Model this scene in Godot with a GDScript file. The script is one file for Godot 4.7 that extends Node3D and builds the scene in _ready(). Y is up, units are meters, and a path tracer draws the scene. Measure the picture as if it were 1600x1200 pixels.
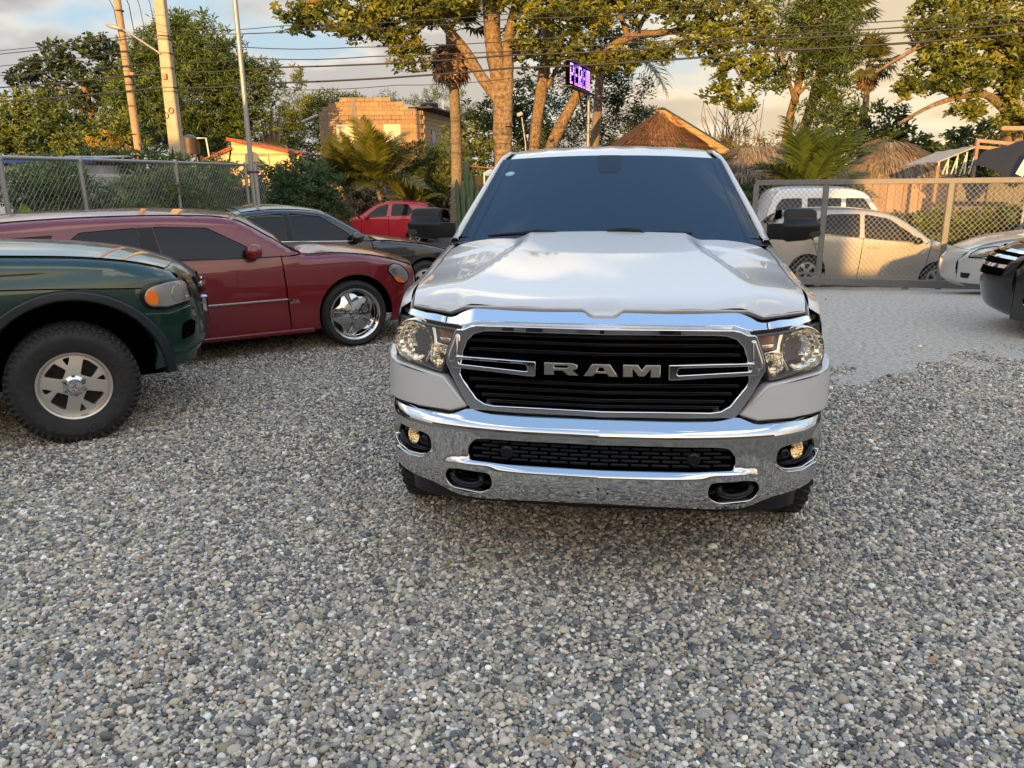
extends Node3D

# ---------------------------------------------------------------- geometry collector
class G:
	var v := PackedVector3Array()
	var n := PackedVector3Array()
	var u := PackedVector2Array()
	var c := PackedColorArray()
	var i := PackedInt32Array()
	var col := Color(1, 1, 1)

	func vert(p: Vector3, nn: Vector3, uv := Vector2.ZERO) -> int:
		v.append(p)
		n.append(nn)
		u.append(uv)
		c.append(col)
		return v.size() - 1

	func tri(a: int, b: int, d: int) -> void:
		var m := (v[d] - v[a]).cross(v[b] - v[a])
		if m.dot(n[a] + n[b] + n[d]) < 0.0:
			i.append_array(PackedInt32Array([a, d, b]))
		else:
			i.append_array(PackedInt32Array([a, b, d]))

	func quad(a: int, b: int, d: int, e: int) -> void:
		tri(a, b, d)
		tri(a, d, e)

	# a flat polygon with its own normal, turned towards «out»
	func flat(pts: Array, out: Vector3) -> void:
		var m: Vector3 = (pts[1] - pts[0]).cross(pts[2] - pts[0]).normalized()
		if m.dot(out) < 0.0:
			m = -m
		var first := v.size()
		for k in pts.size():
			vert(pts[k], m, Vector2(k & 1, k >> 1))
		for k in range(1, pts.size() - 1):
			tri(first, first + k, first + k + 1)

	func box(at: Transform3D, size: Vector3, b := 0.0) -> void:
		var h := size * 0.5
		b = minf(b, minf(h.x, minf(h.y, h.z)) * 0.8)
		for ax in 3:
			for s in [-1.0, 1.0]:
				var q := []
				var ou := Vector3.ZERO
				ou[ax] = s
				for k in [[-1, -1], [1, -1], [1, 1], [-1, 1]]:
					var p := Vector3.ZERO
					p[ax] = s * h[ax]
					p[(ax + 1) % 3] = k[0] * (h[(ax + 1) % 3] - b)
					p[(ax + 2) % 3] = k[1] * (h[(ax + 2) % 3] - b)
					q.append(at * p)
				flat(q, at.basis * ou)
		if b <= 0.0:
			return
		for ax in 3:
			var a1 := (ax + 1) % 3
			var a2 := (ax + 2) % 3
			for s1 in [-1.0, 1.0]:
				for s2 in [-1.0, 1.0]:
					var q := []
					for k in [[-1, 0], [1, 0], [1, 1], [-1, 1]]:
						var p := Vector3.ZERO
						p[ax] = k[0] * (h[ax] - b)
						p[a1] = s1 * (h[a1] - (b if k[1] == 1 else 0.0))
						p[a2] = s2 * (h[a2] - (0.0 if k[1] == 1 else b))
						q.append(at * p)
					var ou := Vector3.ZERO
					ou[a1] = s1
					ou[a2] = s2
					flat(q, at.basis * ou)
		for k in 8:
			var sg := Vector3(1 if k & 1 else -1, 1 if k & 2 else -1, 1 if k & 4 else -1)
			var q := []
			for ax in 3:
				var p := sg * (h - Vector3(b, b, b))
				p[ax] = sg[ax] * h[ax]
				q.append(at * p)
			flat(q, at.basis * sg)

	# rows of points joined to a smooth sheet; «out» turns open sheets, rings turn away from their middle
	func sheet(rows: Array, ring := false, out := Vector3.UP, uvs := Vector2.ONE, flip := false) -> void:
		var nr := rows.size()
		var nc: int = rows[0].size()
		var first := v.size()
		var sg := 0.0
		for pass_ in 2:
			for r in nr:
				var mid := Vector3.ZERO
				if ring:
					for p in rows[r]:
						mid += p
					mid /= nc
				for k in nc:
					var a: Vector3 = rows[r][(k + 1) % nc if ring else mini(k + 1, nc - 1)]
					var b: Vector3 = rows[r][(k + nc - 1) % nc if ring else maxi(k - 1, 0)]
					var d: Vector3 = rows[mini(r + 1, nr - 1)][k]
					var e: Vector3 = rows[maxi(r - 1, 0)][k]
					var m := (a - b).cross(d - e)
					if m.length_squared() < 1e-18:
						m = rows[r][k] - mid if ring else out
					m = m.normalized()
					if pass_ == 0:
						sg += m.dot(rows[r][k] - mid if ring else out)
					else:
						vert(rows[r][k], m if sg >= 0.0 else -m, Vector2(float(k) / maxi(nc - 1, 1), float(r) / maxi(nr - 1, 1)) * uvs)
			if pass_ == 0 and flip:
				sg = -sg
		for r in nr - 1:
			for k in (nc if ring else nc - 1):
				var k2 := (k + 1) % nc
				quad(first + r * nc + k, first + r * nc + k2, first + (r + 1) * nc + k2, first + (r + 1) * nc + k)

	func tube(pts: Array, rad: Array, sides := 6, cap := true) -> void:
		var rows := []
		var side := Vector3.ZERO
		for k in pts.size():
			var t: Vector3 = (pts[mini(k + 1, pts.size() - 1)] - pts[maxi(k - 1, 0)]).normalized()
			if side == Vector3.ZERO:
				side = t.cross(Vector3.RIGHT if absf(t.x) < 0.8 else Vector3.UP).normalized()
			side = (side - t * side.dot(t)).normalized()
			var w := t.cross(side)
			var ring := []
			for j in sides:
				var a := TAU * j / sides
				ring.append(pts[k] + (side * cos(a) + w * sin(a)) * rad[mini(k, rad.size() - 1)])
			rows.append(ring)
		sheet(rows, true, Vector3.UP, Vector2(1, 1))
		if cap:
			for e in [0, pts.size() - 1]:
				var ou: Vector3 = pts[e] - pts[1 if e == 0 else e - 1]
				flat(rows[e], ou)

	# a profile of (radius, height) turned round the y axis of «at»
	func lathe(at: Transform3D, prof: Array, segs := 32) -> void:
		for k in prof.size() - 1:
			var p: Vector2 = prof[k]
			var q: Vector2 = prof[k + 1]
			if p.distance_to(q) < 1e-6:
				continue
			var d := (q - p).normalized()
			var first := v.size()
			for e in 2:
				var s: Vector2 = p if e == 0 else q
				var prev: Vector2 = prof[maxi(k - 1, 0)] if e == 0 else p
				var nxt: Vector2 = q if e == 0 else prof[mini(k + 2, prof.size() - 1)]
				var d1 := (s - prev).normalized() if s.distance_to(prev) > 1e-6 else d
				var d2 := (nxt - s).normalized() if s.distance_to(nxt) > 1e-6 else d
				var dd := d
				if d1.dot(d2) > 0.75:
					dd = (d1 + d2).normalized()
				for j in segs + 1:
					var a := TAU * j / segs
					var rad := Vector3(cos(a), 0, sin(a))
					vert(at * (rad * s.x + Vector3.UP * s.y), (at.basis * (rad * dd.y - Vector3.UP * dd.x)).normalized(), Vector2(float(j) / segs, float(k + e) / prof.size()))
			for j in segs:
				quad(first + j, first + j + 1, first + segs + 2 + j, first + segs + 1 + j)

	static func ring_inset(poly: PackedVector2Array, d: float) -> PackedVector2Array:
		var out := PackedVector2Array()
		var m := poly.size()
		for k in m:
			var e1 := (poly[k] - poly[(k + m - 1) % m]).normalized()
			var e2 := (poly[(k + 1) % m] - poly[k]).normalized()
			var n1 := Vector2(-e1.y, e1.x)
			var n2 := Vector2(-e2.y, e2.x)
			var mm := (n1 + n2)
			mm = mm.normalized() if mm.length() > 1e-6 else n1
			out.append(poly[k] + mm * d / maxf(mm.dot(n1), 0.4))
		return out

	static func ccw(poly: PackedVector2Array) -> PackedVector2Array:
		var a := 0.0
		for k in poly.size():
			a += poly[k].cross(poly[(k + 1) % poly.size()])
		if a < 0.0:
			var r := poly.duplicate()
			r.reverse()
			return r
		return poly

	func at(map, p: Vector2, out: Vector3) -> Array:
		var e := 0.0015
		var o: Vector3 = map.call(p)
		var dx: Vector3 = map.call(p + Vector2(e, 0)) - map.call(p - Vector2(e, 0))
		var dy: Vector3 = map.call(p + Vector2(0, e)) - map.call(p - Vector2(0, e))
		var m := dx.cross(dy).normalized()
		if m.dot(out) < 0.0:
			m = -m
		return [o, m]

	# a panel: a flat outline laid on a curved surface «map», with rounded edge and thickness
	func patch(poly_: PackedVector2Array, holes_: Array, cell: float, map, out: Vector3, off := 0.0, thick := 0.02, bev := 0.004) -> void:
		var poly := ccw(poly_)
		var inner := ring_inset(poly, bev) if bev > 0.0 else poly
		var holes := []
		var grown := []
		for h in holes_:
			var hh := ccw(h)
			holes.append(hh)
			grown.append(ring_inset(hh, -bev) if bev > 0.0 else hh)
		var lo := inner[0]
		var hi := inner[0]
		for p in inner:
			lo = lo.min(p)
			hi = hi.max(p)
		var nx := maxi(1, ceili((hi.x - lo.x) / cell))
		var ny := maxi(1, ceili((hi.y - lo.y) / cell))
		var cs := Vector2((hi.x - lo.x) / nx, (hi.y - lo.y) / ny)
		var mark := {}
		for loop in [inner] + grown:
			for k in loop.size():
				var a: Vector2 = (loop[k] - lo) / cs
				var b: Vector2 = (loop[(k + 1) % loop.size()] - lo) / cs
				var steps := maxi(1, ceili(a.distance_to(b) * 2.0))
				for s in steps:
					var p := a.lerp(b, float(s) / steps)
					var q := a.lerp(b, float(s + 1) / steps)
					for gx in range(maxi(0, floori(minf(p.x, q.x) - 0.01)), mini(nx - 1, floori(maxf(p.x, q.x) + 0.01)) + 1):
						for gy in range(maxi(0, floori(minf(p.y, q.y) - 0.01)), mini(ny - 1, floori(maxf(p.y, q.y) + 0.01)) + 1):
							mark[Vector2i(gx, gy)] = true
		var seen := {}
		for gx in nx:
			for gy in ny:
				var p0 := lo + Vector2(gx, gy) * cs
				var rect := PackedVector2Array([p0, p0 + Vector2(cs.x, 0), p0 + cs, p0 + Vector2(0, cs.y)])
				var bits := [rect]
				if mark.has(Vector2i(gx, gy)):
					bits = Geometry2D.intersect_polygons(rect, inner)
					for h in grown:
						var left := []
						for b in bits:
							for r in Geometry2D.clip_polygons(b, h):
								left.append(r)
						bits = left
				else:
					var mid := p0 + cs * 0.5
					if not Geometry2D.is_point_in_polygon(mid, inner):
						continue
					var inside := false
					for h in grown:
						if Geometry2D.is_point_in_polygon(mid, h):
							inside = true
					if inside:
						continue
				for b in bits:
					var id := PackedInt32Array()
					for p in b:
						var key := Vector2i((p * 20000.0).round())
						if not seen.has(key):
							var pn := at(map, p, out)
							seen[key] = vert(pn[0] + pn[1] * off, pn[1], p)
						id.append(seen[key])
					if b.size() == 4 and bits.size() == 1 and not mark.has(Vector2i(gx, gy)):
						quad(id[0], id[1], id[2], id[3])
					else:
						var t := Geometry2D.triangulate_polygon(b)
						for k in range(0, t.size(), 3):
							tri(id[t[k]], id[t[k + 1]], id[t[k + 2]])
		if thick <= 0.0:
			return
		for li in holes.size() + 1:
			var o: PackedVector2Array = poly if li == 0 else holes[li - 1]
			var q: PackedVector2Array = inner if li == 0 else grown[li - 1]
			var ids := []
			for k in o.size():
				var a := at(map, q[k], out)
				var b := at(map, o[k], out)
				var top: Vector3 = a[0] + a[1] * off
				var edge: Vector3 = b[0] + b[1] * (off - bev)
				var m: Vector3 = b[0] - a[0]
				if bev <= 0.0:
					var mid := ring_inset(PackedVector2Array([o[(k + o.size() - 1) % o.size()], o[k], o[(k + 1) % o.size()]]), 0.002)
					m = b[0] - map.call(mid[1])
					if li > 0:
						m = -m
				m = (m - b[1] * m.dot(b[1])).normalized()
				var low: Vector3 = b[0] + b[1] * (off - thick)
				ids.append([vert(top, a[1], q[k]), vert(edge, m, o[k]), vert(low, m, o[k])])
			for k in o.size():
				var a: Array = ids[k]
				var b: Array = ids[(k + 1) % o.size()]
				if bev > 0.0:
					quad(a[0], b[0], b[1], a[1])
				quad(a[1], b[1], b[2], a[2])

	func mesh() -> ArrayMesh:
		var a := []
		a.resize(Mesh.ARRAY_MAX)
		a[Mesh.ARRAY_VERTEX] = v
		a[Mesh.ARRAY_NORMAL] = n
		a[Mesh.ARRAY_TEX_UV] = u
		a[Mesh.ARRAY_COLOR] = c
		a[Mesh.ARRAY_INDEX] = i
		var m := ArrayMesh.new()
		m.add_surface_from_arrays(Mesh.PRIMITIVE_TRIANGLES, a)
		return m


# smooth curve through (x, value) keys
static func key(keys: Array, x: float) -> float:
	var m := keys.size()
	if x <= keys[0].x:
		return keys[0].y
	if x >= keys[m - 1].x:
		return keys[m - 1].y
	var k := 0
	while keys[k + 1].x < x:
		k += 1
	var h: float = keys[k + 1].x - keys[k].x
	var t: float = (x - keys[k].x) / h
	var d: float = (keys[k + 1].y - keys[k].y) / h
	var m0 := d
	var m1 := d
	if k > 0:
		var dp: float = (keys[k].y - keys[k - 1].y) / (keys[k].x - keys[k - 1].x)
		m0 = 0.0 if dp * d <= 0.0 else 2.0 * dp * d / (dp + d)
	if k < m - 2:
		var dn: float = (keys[k + 2].y - keys[k + 1].y) / (keys[k + 2].x - keys[k + 1].x)
		m1 = 0.0 if dn * d <= 0.0 else 2.0 * dn * d / (dn + d)
	var t2 := t * t
	var t3 := t2 * t
	return (2 * t3 - 3 * t2 + 1) * keys[k].y + (t3 - 2 * t2 + t) * h * m0 + (3 * t2 - 2 * t3) * keys[k + 1].y + (t3 - t2) * h * m1


static func sst(a: float, b: float, x: float) -> float:
	var t := clampf((x - a) / (b - a), 0.0, 1.0)
	return t * t * (3.0 - 2.0 * t)


func V2(a: Array) -> PackedVector2Array:      # x, y, x, y ...
	var o := PackedVector2Array()
	for k in range(0, a.size(), 2):
		o.append(Vector2(a[k], a[k + 1]))
	return o


func K2(a: Array) -> Array:
	var o := []
	for k in range(0, a.size(), 2):
		o.append(Vector2(a[k], a[k + 1]))
	return o


func mirror(p: PackedVector2Array) -> PackedVector2Array:
	var o := PackedVector2Array()
	for k in range(p.size() - 1, -1, -1):
		o.append(Vector2(-p[k].x, p[k].y))
	return o


# a half outline that starts and ends on the middle line, completed with its mirror image
func whole(a: Array) -> PackedVector2Array:
	var h := V2(a)
	var o := h.duplicate()
	for k in range(h.size() - 1, -1, -1):
		if absf(h[k].x) > 1e-4:
			o.append(Vector2(-h[k].x, h[k].y))
	return o


# corners of an outline rounded with radius r
func soft(p_: PackedVector2Array, r: float, steps := 4) -> PackedVector2Array:
	var p := G.ccw(p_)
	var o := PackedVector2Array()
	var m := p.size()
	for k in m:
		var a := p[(k + m - 1) % m]
		var b := p[k]
		var d := p[(k + 1) % m]
		var l := minf(r, minf(a.distance_to(b), b.distance_to(d)) * 0.45)
		var s := b + (a - b).normalized() * l
		var e := b + (d - b).normalized() * l
		for j in steps + 1:
			var t := float(j) / steps
			o.append(s.lerp(b, t).lerp(b.lerp(e, t), t))
	return o


func disc(c: Vector2, rx: float, ry: float, nn := 24, a0 := 0.0, a1 := TAU) -> PackedVector2Array:
	var o := PackedVector2Array()
	var closed := absf(a1 - a0) > TAU - 0.01
	for k in (nn if closed else nn + 1):
		var a := a0 + (a1 - a0) * k / nn
		o.append(c + Vector2(cos(a) * rx, sin(a) * ry))
	return o


# ---------------------------------------------------------------- naming and materials
var names := {}
var rng := RandomNumberGenerator.new()
var M := {}


func numbered(called: String) -> String:
	var k: int = names.get(called, -1) + 1
	names[called] = k
	return called if k == 0 else "%s_%03d" % [called, k]


func tag(o: Node, label := "", category := "", group := "", kind := "") -> Node:
	for p in [["label", label], ["category", category], ["group", group], ["kind", kind]]:
		if p[1] != "":
			o.set_meta(p[0], p[1])
	return o


func thing(called: String, label: String, category: String, at := Vector3.ZERO, turn := 0.0, group := "") -> Node3D:
	var o := Node3D.new()
	o.name = numbered(called)
	add_child(o, true)
	o.position = at
	o.rotation.y = turn
	tag(o, label, category, group)
	return o


func obj(called: String, g, m: Material, parent: Node = null, at := Transform3D.IDENTITY) -> MeshInstance3D:
	var o := MeshInstance3D.new()
	o.name = numbered(called) if parent == null else called
	o.mesh = g.mesh() if g is G else g
	o.material_override = m
	o.transform = at
	(self if parent == null else parent).add_child(o, true)
	return o


func sub(called: String, parent: Node, at := Transform3D.IDENTITY) -> Node3D:
	var o := Node3D.new()
	o.name = called
	o.transform = at
	parent.add_child(o, true)
	return o


func many(called: String, mesh: Mesh, m: Material, places: Array, tints: Array, parent: Node = null) -> MultiMeshInstance3D:
	var mm := MultiMesh.new()
	mm.transform_format = MultiMesh.TRANSFORM_3D
	mm.use_colors = true
	mm.mesh = mesh
	mm.instance_count = places.size()
	for k in places.size():
		mm.set_instance_transform(k, places[k])
		mm.set_instance_color(k, tints[k])
	var o := MultiMeshInstance3D.new()
	o.name = numbered(called) if parent == null else called
	o.multimesh = mm
	o.material_override = m
	o.set_meta("kind", "stuff")
	(self if parent == null else parent).add_child(o, true)
	return o


func mat(called: String, r: float, gr: float, b: float, rough := 0.6, metal := 0.0) -> StandardMaterial3D:
	var m := StandardMaterial3D.new()
	m.resource_name = called
	m.albedo_color = Color(r, gr, b).linear_to_srgb()
	m.roughness = rough
	m.metallic = metal
	M[called] = m
	return m


func paint(called: String, r: float, gr: float, b: float, metal := 0.0, rough := 0.35) -> StandardMaterial3D:
	var m := mat(called, r, gr, b, rough, metal)
	m.clearcoat_enabled = true
	m.clearcoat = 1.0
	m.clearcoat_roughness = 0.03
	return m


# a colour texture from two layers of noise between colours (linear values)
func noisy(m: StandardMaterial3D, freq: float, cols: Array, size := 512, world := 1.0, bump := 0.0, tri := true) -> StandardMaterial3D:
	var f := FastNoiseLite.new()
	f.seed = names.size() + 7
	f.noise_type = FastNoiseLite.TYPE_SIMPLEX_SMOOTH
	f.frequency = freq
	f.fractal_octaves = 5
	f.fractal_gain = 0.6
	var im := f.get_seamless_image(size, size)
	var ramp := Gradient.new()
	var offs := PackedFloat32Array()
	var cc := PackedColorArray()
	for k in cols.size():
		offs.append(float(k) / (cols.size() - 1))
		cc.append(Color(cols[k][0], cols[k][1], cols[k][2]).linear_to_srgb())
	ramp.offsets = offs
	ramp.colors = cc
	var o := Image.create(size, size, false, Image.FORMAT_RGB8)
	for y in size:
		for x in size:
			o.set_pixel(x, y, ramp.sample(clampf((im.get_pixel(x, y).r - 0.5) * 1.5 + 0.5, 0, 1)))
	m.albedo_color = Color.WHITE
	m.albedo_texture = ImageTexture.create_from_image(o)
	if tri:
		m.uv1_triplanar = true
		m.uv1_world_triplanar = true
		m.uv1_scale = Vector3.ONE / world
	if bump > 0.0:
		m.heightmap_enabled = true
		m.heightmap_texture = ImageTexture.create_from_image(im)
		m.heightmap_scale = bump
	return m


func X(x: float, y: float, z: float) -> Transform3D:
	return Transform3D(Basis.IDENTITY, Vector3(x, y, z))


func rot(x: float, y: float, z: float, ax: Vector3, deg: float) -> Transform3D:
	return Transform3D(Basis(ax.normalized(), deg_to_rad(deg)), Vector3(x, y, z))


# y axis of the frame along d
func along(p: Vector3, d: Vector3) -> Transform3D:
	var y := d.normalized()
	var x := y.cross(Vector3.RIGHT if absf(y.x) < 0.8 else Vector3.FORWARD).normalized()
	return Transform3D(Basis(x, y, x.cross(y)), p)


func bar(g: G, a: Vector3, b: Vector3, w: float, h: float, bev := 0.0, up := Vector3.UP) -> void:
	var z := (b - a).normalized()
	var x := up.cross(z)
	x = x.normalized() if x.length() > 0.01 else Vector3.RIGHT
	g.box(Transform3D(Basis(x, z.cross(x), z), (a + b) * 0.5), Vector3(w, h, a.distance_to(b)), bev)


func rnd(a: float, b: float) -> float:
	return rng.randf_range(a, b)


# ---------------------------------------------------------------- camera, sky, light
func make_sky() -> Image:
	var w := 2048
	var h := 1024
	var f := FastNoiseLite.new()
	f.seed = 11
	f.noise_type = FastNoiseLite.TYPE_SIMPLEX_SMOOTH
	f.frequency = 0.55
	f.fractal_octaves = 6
	f.fractal_gain = 0.52
	var f2 := FastNoiseLite.new()
	f2.seed = 29
	f2.frequency = 1.7
	f2.fractal_octaves = 4
	var im := Image.create(w, h, false, Image.FORMAT_RGBAF)
	for y in h / 2 + 2:
		var el := PI * 0.5 - PI * (y + 0.5) / h
		var dy := sin(el)
		var ch := cos(el)
		var deg := rad_to_deg(el)
		var base := Color(0.25, 0.29, 0.31).lerp(Color(0.22, 0.31, 0.37), sst(2.0, 12.0, deg)).lerp(Color(0.42, 0.52, 0.64), sst(12.0, 30.0, deg)).lerp(Color(0.19, 0.31, 0.51), sst(30.0, 58.0, deg))
		var thr := lerpf(-0.34, 0.10, sst(7.0, 30.0, deg)) + 0.26 * sst(36.0, 60.0, deg)
		for x in w:
			var az := TAU * (x + 0.5) / w
			var d := Vector3(sin(az) * ch, dy, -cos(az) * ch)
			var q := d / (maxf(dy, 0.0) + 0.16)
			var n1 := f.get_noise_3d(q.x * 1.7, q.z * 1.7, 3.0 + dy * 5.0)
			var n2 := f2.get_noise_3d(q.x * 1.3, q.z * 1.3, 9.0 + dy * 9.0)
			var a := sst(thr - 0.08, thr + 0.24, n1)
			var warm := pow(maxf(0.0, cos(az - 0.55)), 7.0) * (1.0 - sst(4.0, 30.0, deg))
			var sun := pow(maxf(0.0, cos(az - PI)), 2.0) * (1.0 - sst(3.0, 40.0, deg))
			var dark := sst(thr + 0.02, thr + 0.46, n1 + n2 * 0.30)
			var cl := Color(0.40, 0.375, 0.34).lerp(Color(0.205, 0.196, 0.192), dark).lerp(Color(1.80, 1.52, 1.16) * lerpf(1.0, 0.66, dark), sst(11.0, 34.0, deg))
			cl = cl.lerp(Color(0.56, 0.43, 0.255) * (1.0 - 0.24 * dark), warm * 0.9)
			cl = cl.lerp(Color(2.0, 1.4, 0.85), sun * 0.8)
			var c := base.lerp(Color(0.46, 0.40, 0.28), warm * 0.6).lerp(Color(1.7, 1.3, 0.9), sun * 0.7).lerp(cl, a * 0.93)
			c.a = 1.0
			im.set_pixel(x, y, c)
	var low := Color(0.22, 0.2, 0.17)
	im.fill_rect(Rect2i(0, h / 2 + 2, w, h / 2 - 2), low)
	return im


func make_view() -> void:
	var cam := Camera3D.new()
	cam.name = "camera"
	add_child(cam)
	var p := deg_to_rad(15.0)
	var r := deg_to_rad(0.6)
	var fwd := Vector3(0, -sin(p), -cos(p))
	var up0 := Vector3(0, cos(p), -sin(p))
	var right := Vector3.RIGHT * cos(r) - up0 * sin(r)
	var up := up0 * cos(r) + Vector3.RIGHT * sin(r)
	cam.transform = Transform3D(Basis(right, up, -fwd), Vector3(0, 1.72, 0))
	cam.fov = 53.05
	cam.near = 0.05
	cam.far = 600.0
	cam.current = true
	var env := Environment.new()
	env.background_mode = Environment.BG_SKY
	var sky := Sky.new()
	var sm := PanoramaSkyMaterial.new()
	sm.panorama = ImageTexture.create_from_image(make_sky())
	sky.sky_material = sm
	env.sky = sky
	env.tonemap_mode = Environment.TONE_MAPPER_LINEAR
	env.tonemap_exposure = 2.3
	env.sdfgi_enabled = true
	env.ssao_enabled = true
	env.ssil_enabled = true
	var we := WorldEnvironment.new()
	we.name = "environment"
	we.environment = env
	add_child(we)
	var sun := DirectionalLight3D.new()
	sun.name = "sun"
	sun.light_color = Color(1.0, 0.77, 0.44)
	sun.light_energy = 1.25
	sun.light_angular_distance = 0.5
	sun.shadow_enabled = true
	add_child(sun)
	sun.transform = Transform3D(Basis.looking_at(Vector3(0.28, -0.135, -1.0)), Vector3(0, 20, 0))


# ---------------------------------------------------------------- ground
func gy(x: float, z: float) -> float:
	return -0.42 * sst(10.0, 15.5, -z) - 0.15 * sst(15.0, 27.0, -z)


func sandy(x: float, z: float) -> float:      # 1 inside the bare driveway, 0 on the gravel
	var wob := 0.22 * sin(x * 2.3 + 1.0) + 0.13 * sin(x * 5.1 + z * 3.0) + 0.1 * sin(z * 4.4)
	var near := -6.75 - 0.42 * maxf(0.0, x - 3.7) + wob
	var left := 2.4 + wob
	return sst(-0.55, 0.75, minf(near - z, x - left) + 0.35 * sin(x * 7.3 + z * 2.1) * sin(z * 6.7))


func make_ground() -> void:
	var soil := noisy(mat("soil", 1, 1, 1, 0.95), 0.02, [[0.10, 0.088, 0.07], [0.17, 0.148, 0.118], [0.24, 0.21, 0.165]], 512, 1.7, 2.0)
	var g := G.new()
	var rows := []
	var zs := [30.0, 18.0, 8.0, 4.0, 2.0, 0.0]
	for k in range(1, 60):
		zs.append(-0.5 * k)
	for k in range(0, 12):
		zs.append(-30.0 - k * k * 3.0)
	for z in zs:
		var row := []
		for k in 61:
			var x := (k - 30) * 1.0
			x = x * (1.0 + 0.004 * x * x)
			row.append(Vector3(x, gy(x, z), z))
		rows.append(row)
	g.sheet(rows, false, Vector3.UP)
	tag(obj("ground", g, soil), "", "", "", "structure")

	var sand := noisy(mat("crushed_stone", 1, 1, 1, 0.95), 0.03, [[0.32, 0.28, 0.225], [0.44, 0.395, 0.325], [0.53, 0.48, 0.40]], 512, 1.1, 1.6)
	g = G.new()
	var cell := 0.12
	for ix in 90:
		for iz in 120:
			var x0 := 1.9 + ix * cell
			var z0 := -6.0 - iz * cell
			if sandy(x0 + cell * 0.5, z0 - cell * 0.5) < 0.12:
				continue
			var id := []
			for k in [[0, 0], [1, 0], [1, 1], [0, 1]]:
				var x: float = x0 + k[0] * cell
				var z: float = z0 - k[1] * cell
				var lift := 0.001 + 0.010 * sandy(x, z) + 0.005 * sin(x * 9.0 + 2.0 * sin(z * 5.0)) * sandy(x, z)
				id.append(g.vert(Vector3(x, gy(x, z) + lift, z), Vector3.UP, Vector2(x, z)))
			g.quad(id[0], id[1], id[2], id[3])
	tag(obj("driveway", g, sand), "", "", "", "structure")
	var tar := noisy(mat("asphalt", 1, 1, 1, 0.9), 0.03, [[0.045, 0.044, 0.042], [0.07, 0.068, 0.064]], 256, 1.5, 0.6)
	g = G.new()
	rows = []
	for k in 2:
		var row := []
		for j in 40:
			var x := -30.0 + j * 2.0
			var z := -24.0 - k * 4.5 + 0.05 * x
			row.append(Vector3(x, gy(x, z) + 0.02, z))
		rows.append(row)
	g.sheet(rows, false, Vector3.UP)
	tag(obj("road", g, tar), "", "", "", "structure")


func pebble(sd: int, big := 1) -> ArrayMesh:
	var f := FastNoiseLite.new()
	f.seed = sd
	f.frequency = 0.55
	var t := (1.0 + sqrt(5.0)) / 2.0
	var p := [Vector3(-1, t, 0), Vector3(1, t, 0), Vector3(-1, -t, 0), Vector3(1, -t, 0), Vector3(0, -1, t), Vector3(0, 1, t), Vector3(0, -1, -t), Vector3(0, 1, -t), Vector3(t, 0, -1), Vector3(t, 0, 1), Vector3(-t, 0, -1), Vector3(-t, 0, 1)]
	var fc := [[0, 11, 5], [0, 5, 1], [0, 1, 7], [0, 7, 10], [0, 10, 11], [1, 5, 9], [5, 11, 4], [11, 10, 2], [10, 7, 6], [7, 1, 8], [3, 9, 4], [3, 4, 2], [3, 2, 6], [3, 6, 8], [3, 8, 9], [4, 9, 5], [2, 4, 11], [6, 2, 10], [8, 6, 7], [9, 8, 1]]
	for k in p.size():
		p[k] = p[k].normalized()
	for lev in big:
		var nf := []
		var mid := {}
		for q in fc:
			var m := []
			for e in 3:
				var a: int = mini(q[e], q[(e + 1) % 3])
				var b: int = maxi(q[e], q[(e + 1) % 3])
				var kk := a * 1000 + b
				if not mid.has(kk):
					p.append(((p[a] + p[b]) * 0.5).normalized())
					mid[kk] = p.size() - 1
				m.append(mid[kk])
			nf.append_array([[q[0], m[0], m[2]], [q[1], m[1], m[0]], [q[2], m[2], m[1]], m])
		fc = nf
	var g := G.new()
	var r := RandomNumberGenerator.new()
	r.seed = sd * 77
	var sc := Vector3(r.randf_range(0.42, 0.56), r.randf_range(0.24, 0.36), r.randf_range(0.33, 0.48))
	var cuts := []
	for k in 4:
		cuts.append([Vector3(r.randf_range(-1, 1), r.randf_range(-1, 1), r.randf_range(-1, 1)).normalized(), r.randf_range(0.55, 0.85)])
	for q in p:
		var s: Vector3 = q * (1.0 + 0.22 * f.get_noise_3dv(q * 2.0))
		for cu in cuts:
			var over: float = s.dot(cu[0]) - cu[1]
			if over > 0.0:
				s -= cu[0] * over * 0.85
		g.vert(s * sc, Vector3.ZERO)
	for q in fc:
		var m: Vector3 = (g.v[q[1]] - g.v[q[0]]).cross(g.v[q[2]] - g.v[q[0]])
		if m.dot(g.v[q[0]]) < 0.0:
			m = -m
		for e in q:
			g.n[e] += m
	for k in g.n.size():
		g.n[k] = g.n[k].normalized()
	for q in fc:
		g.tri(q[0], q[1], q[2])
	return g.mesh()


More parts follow.
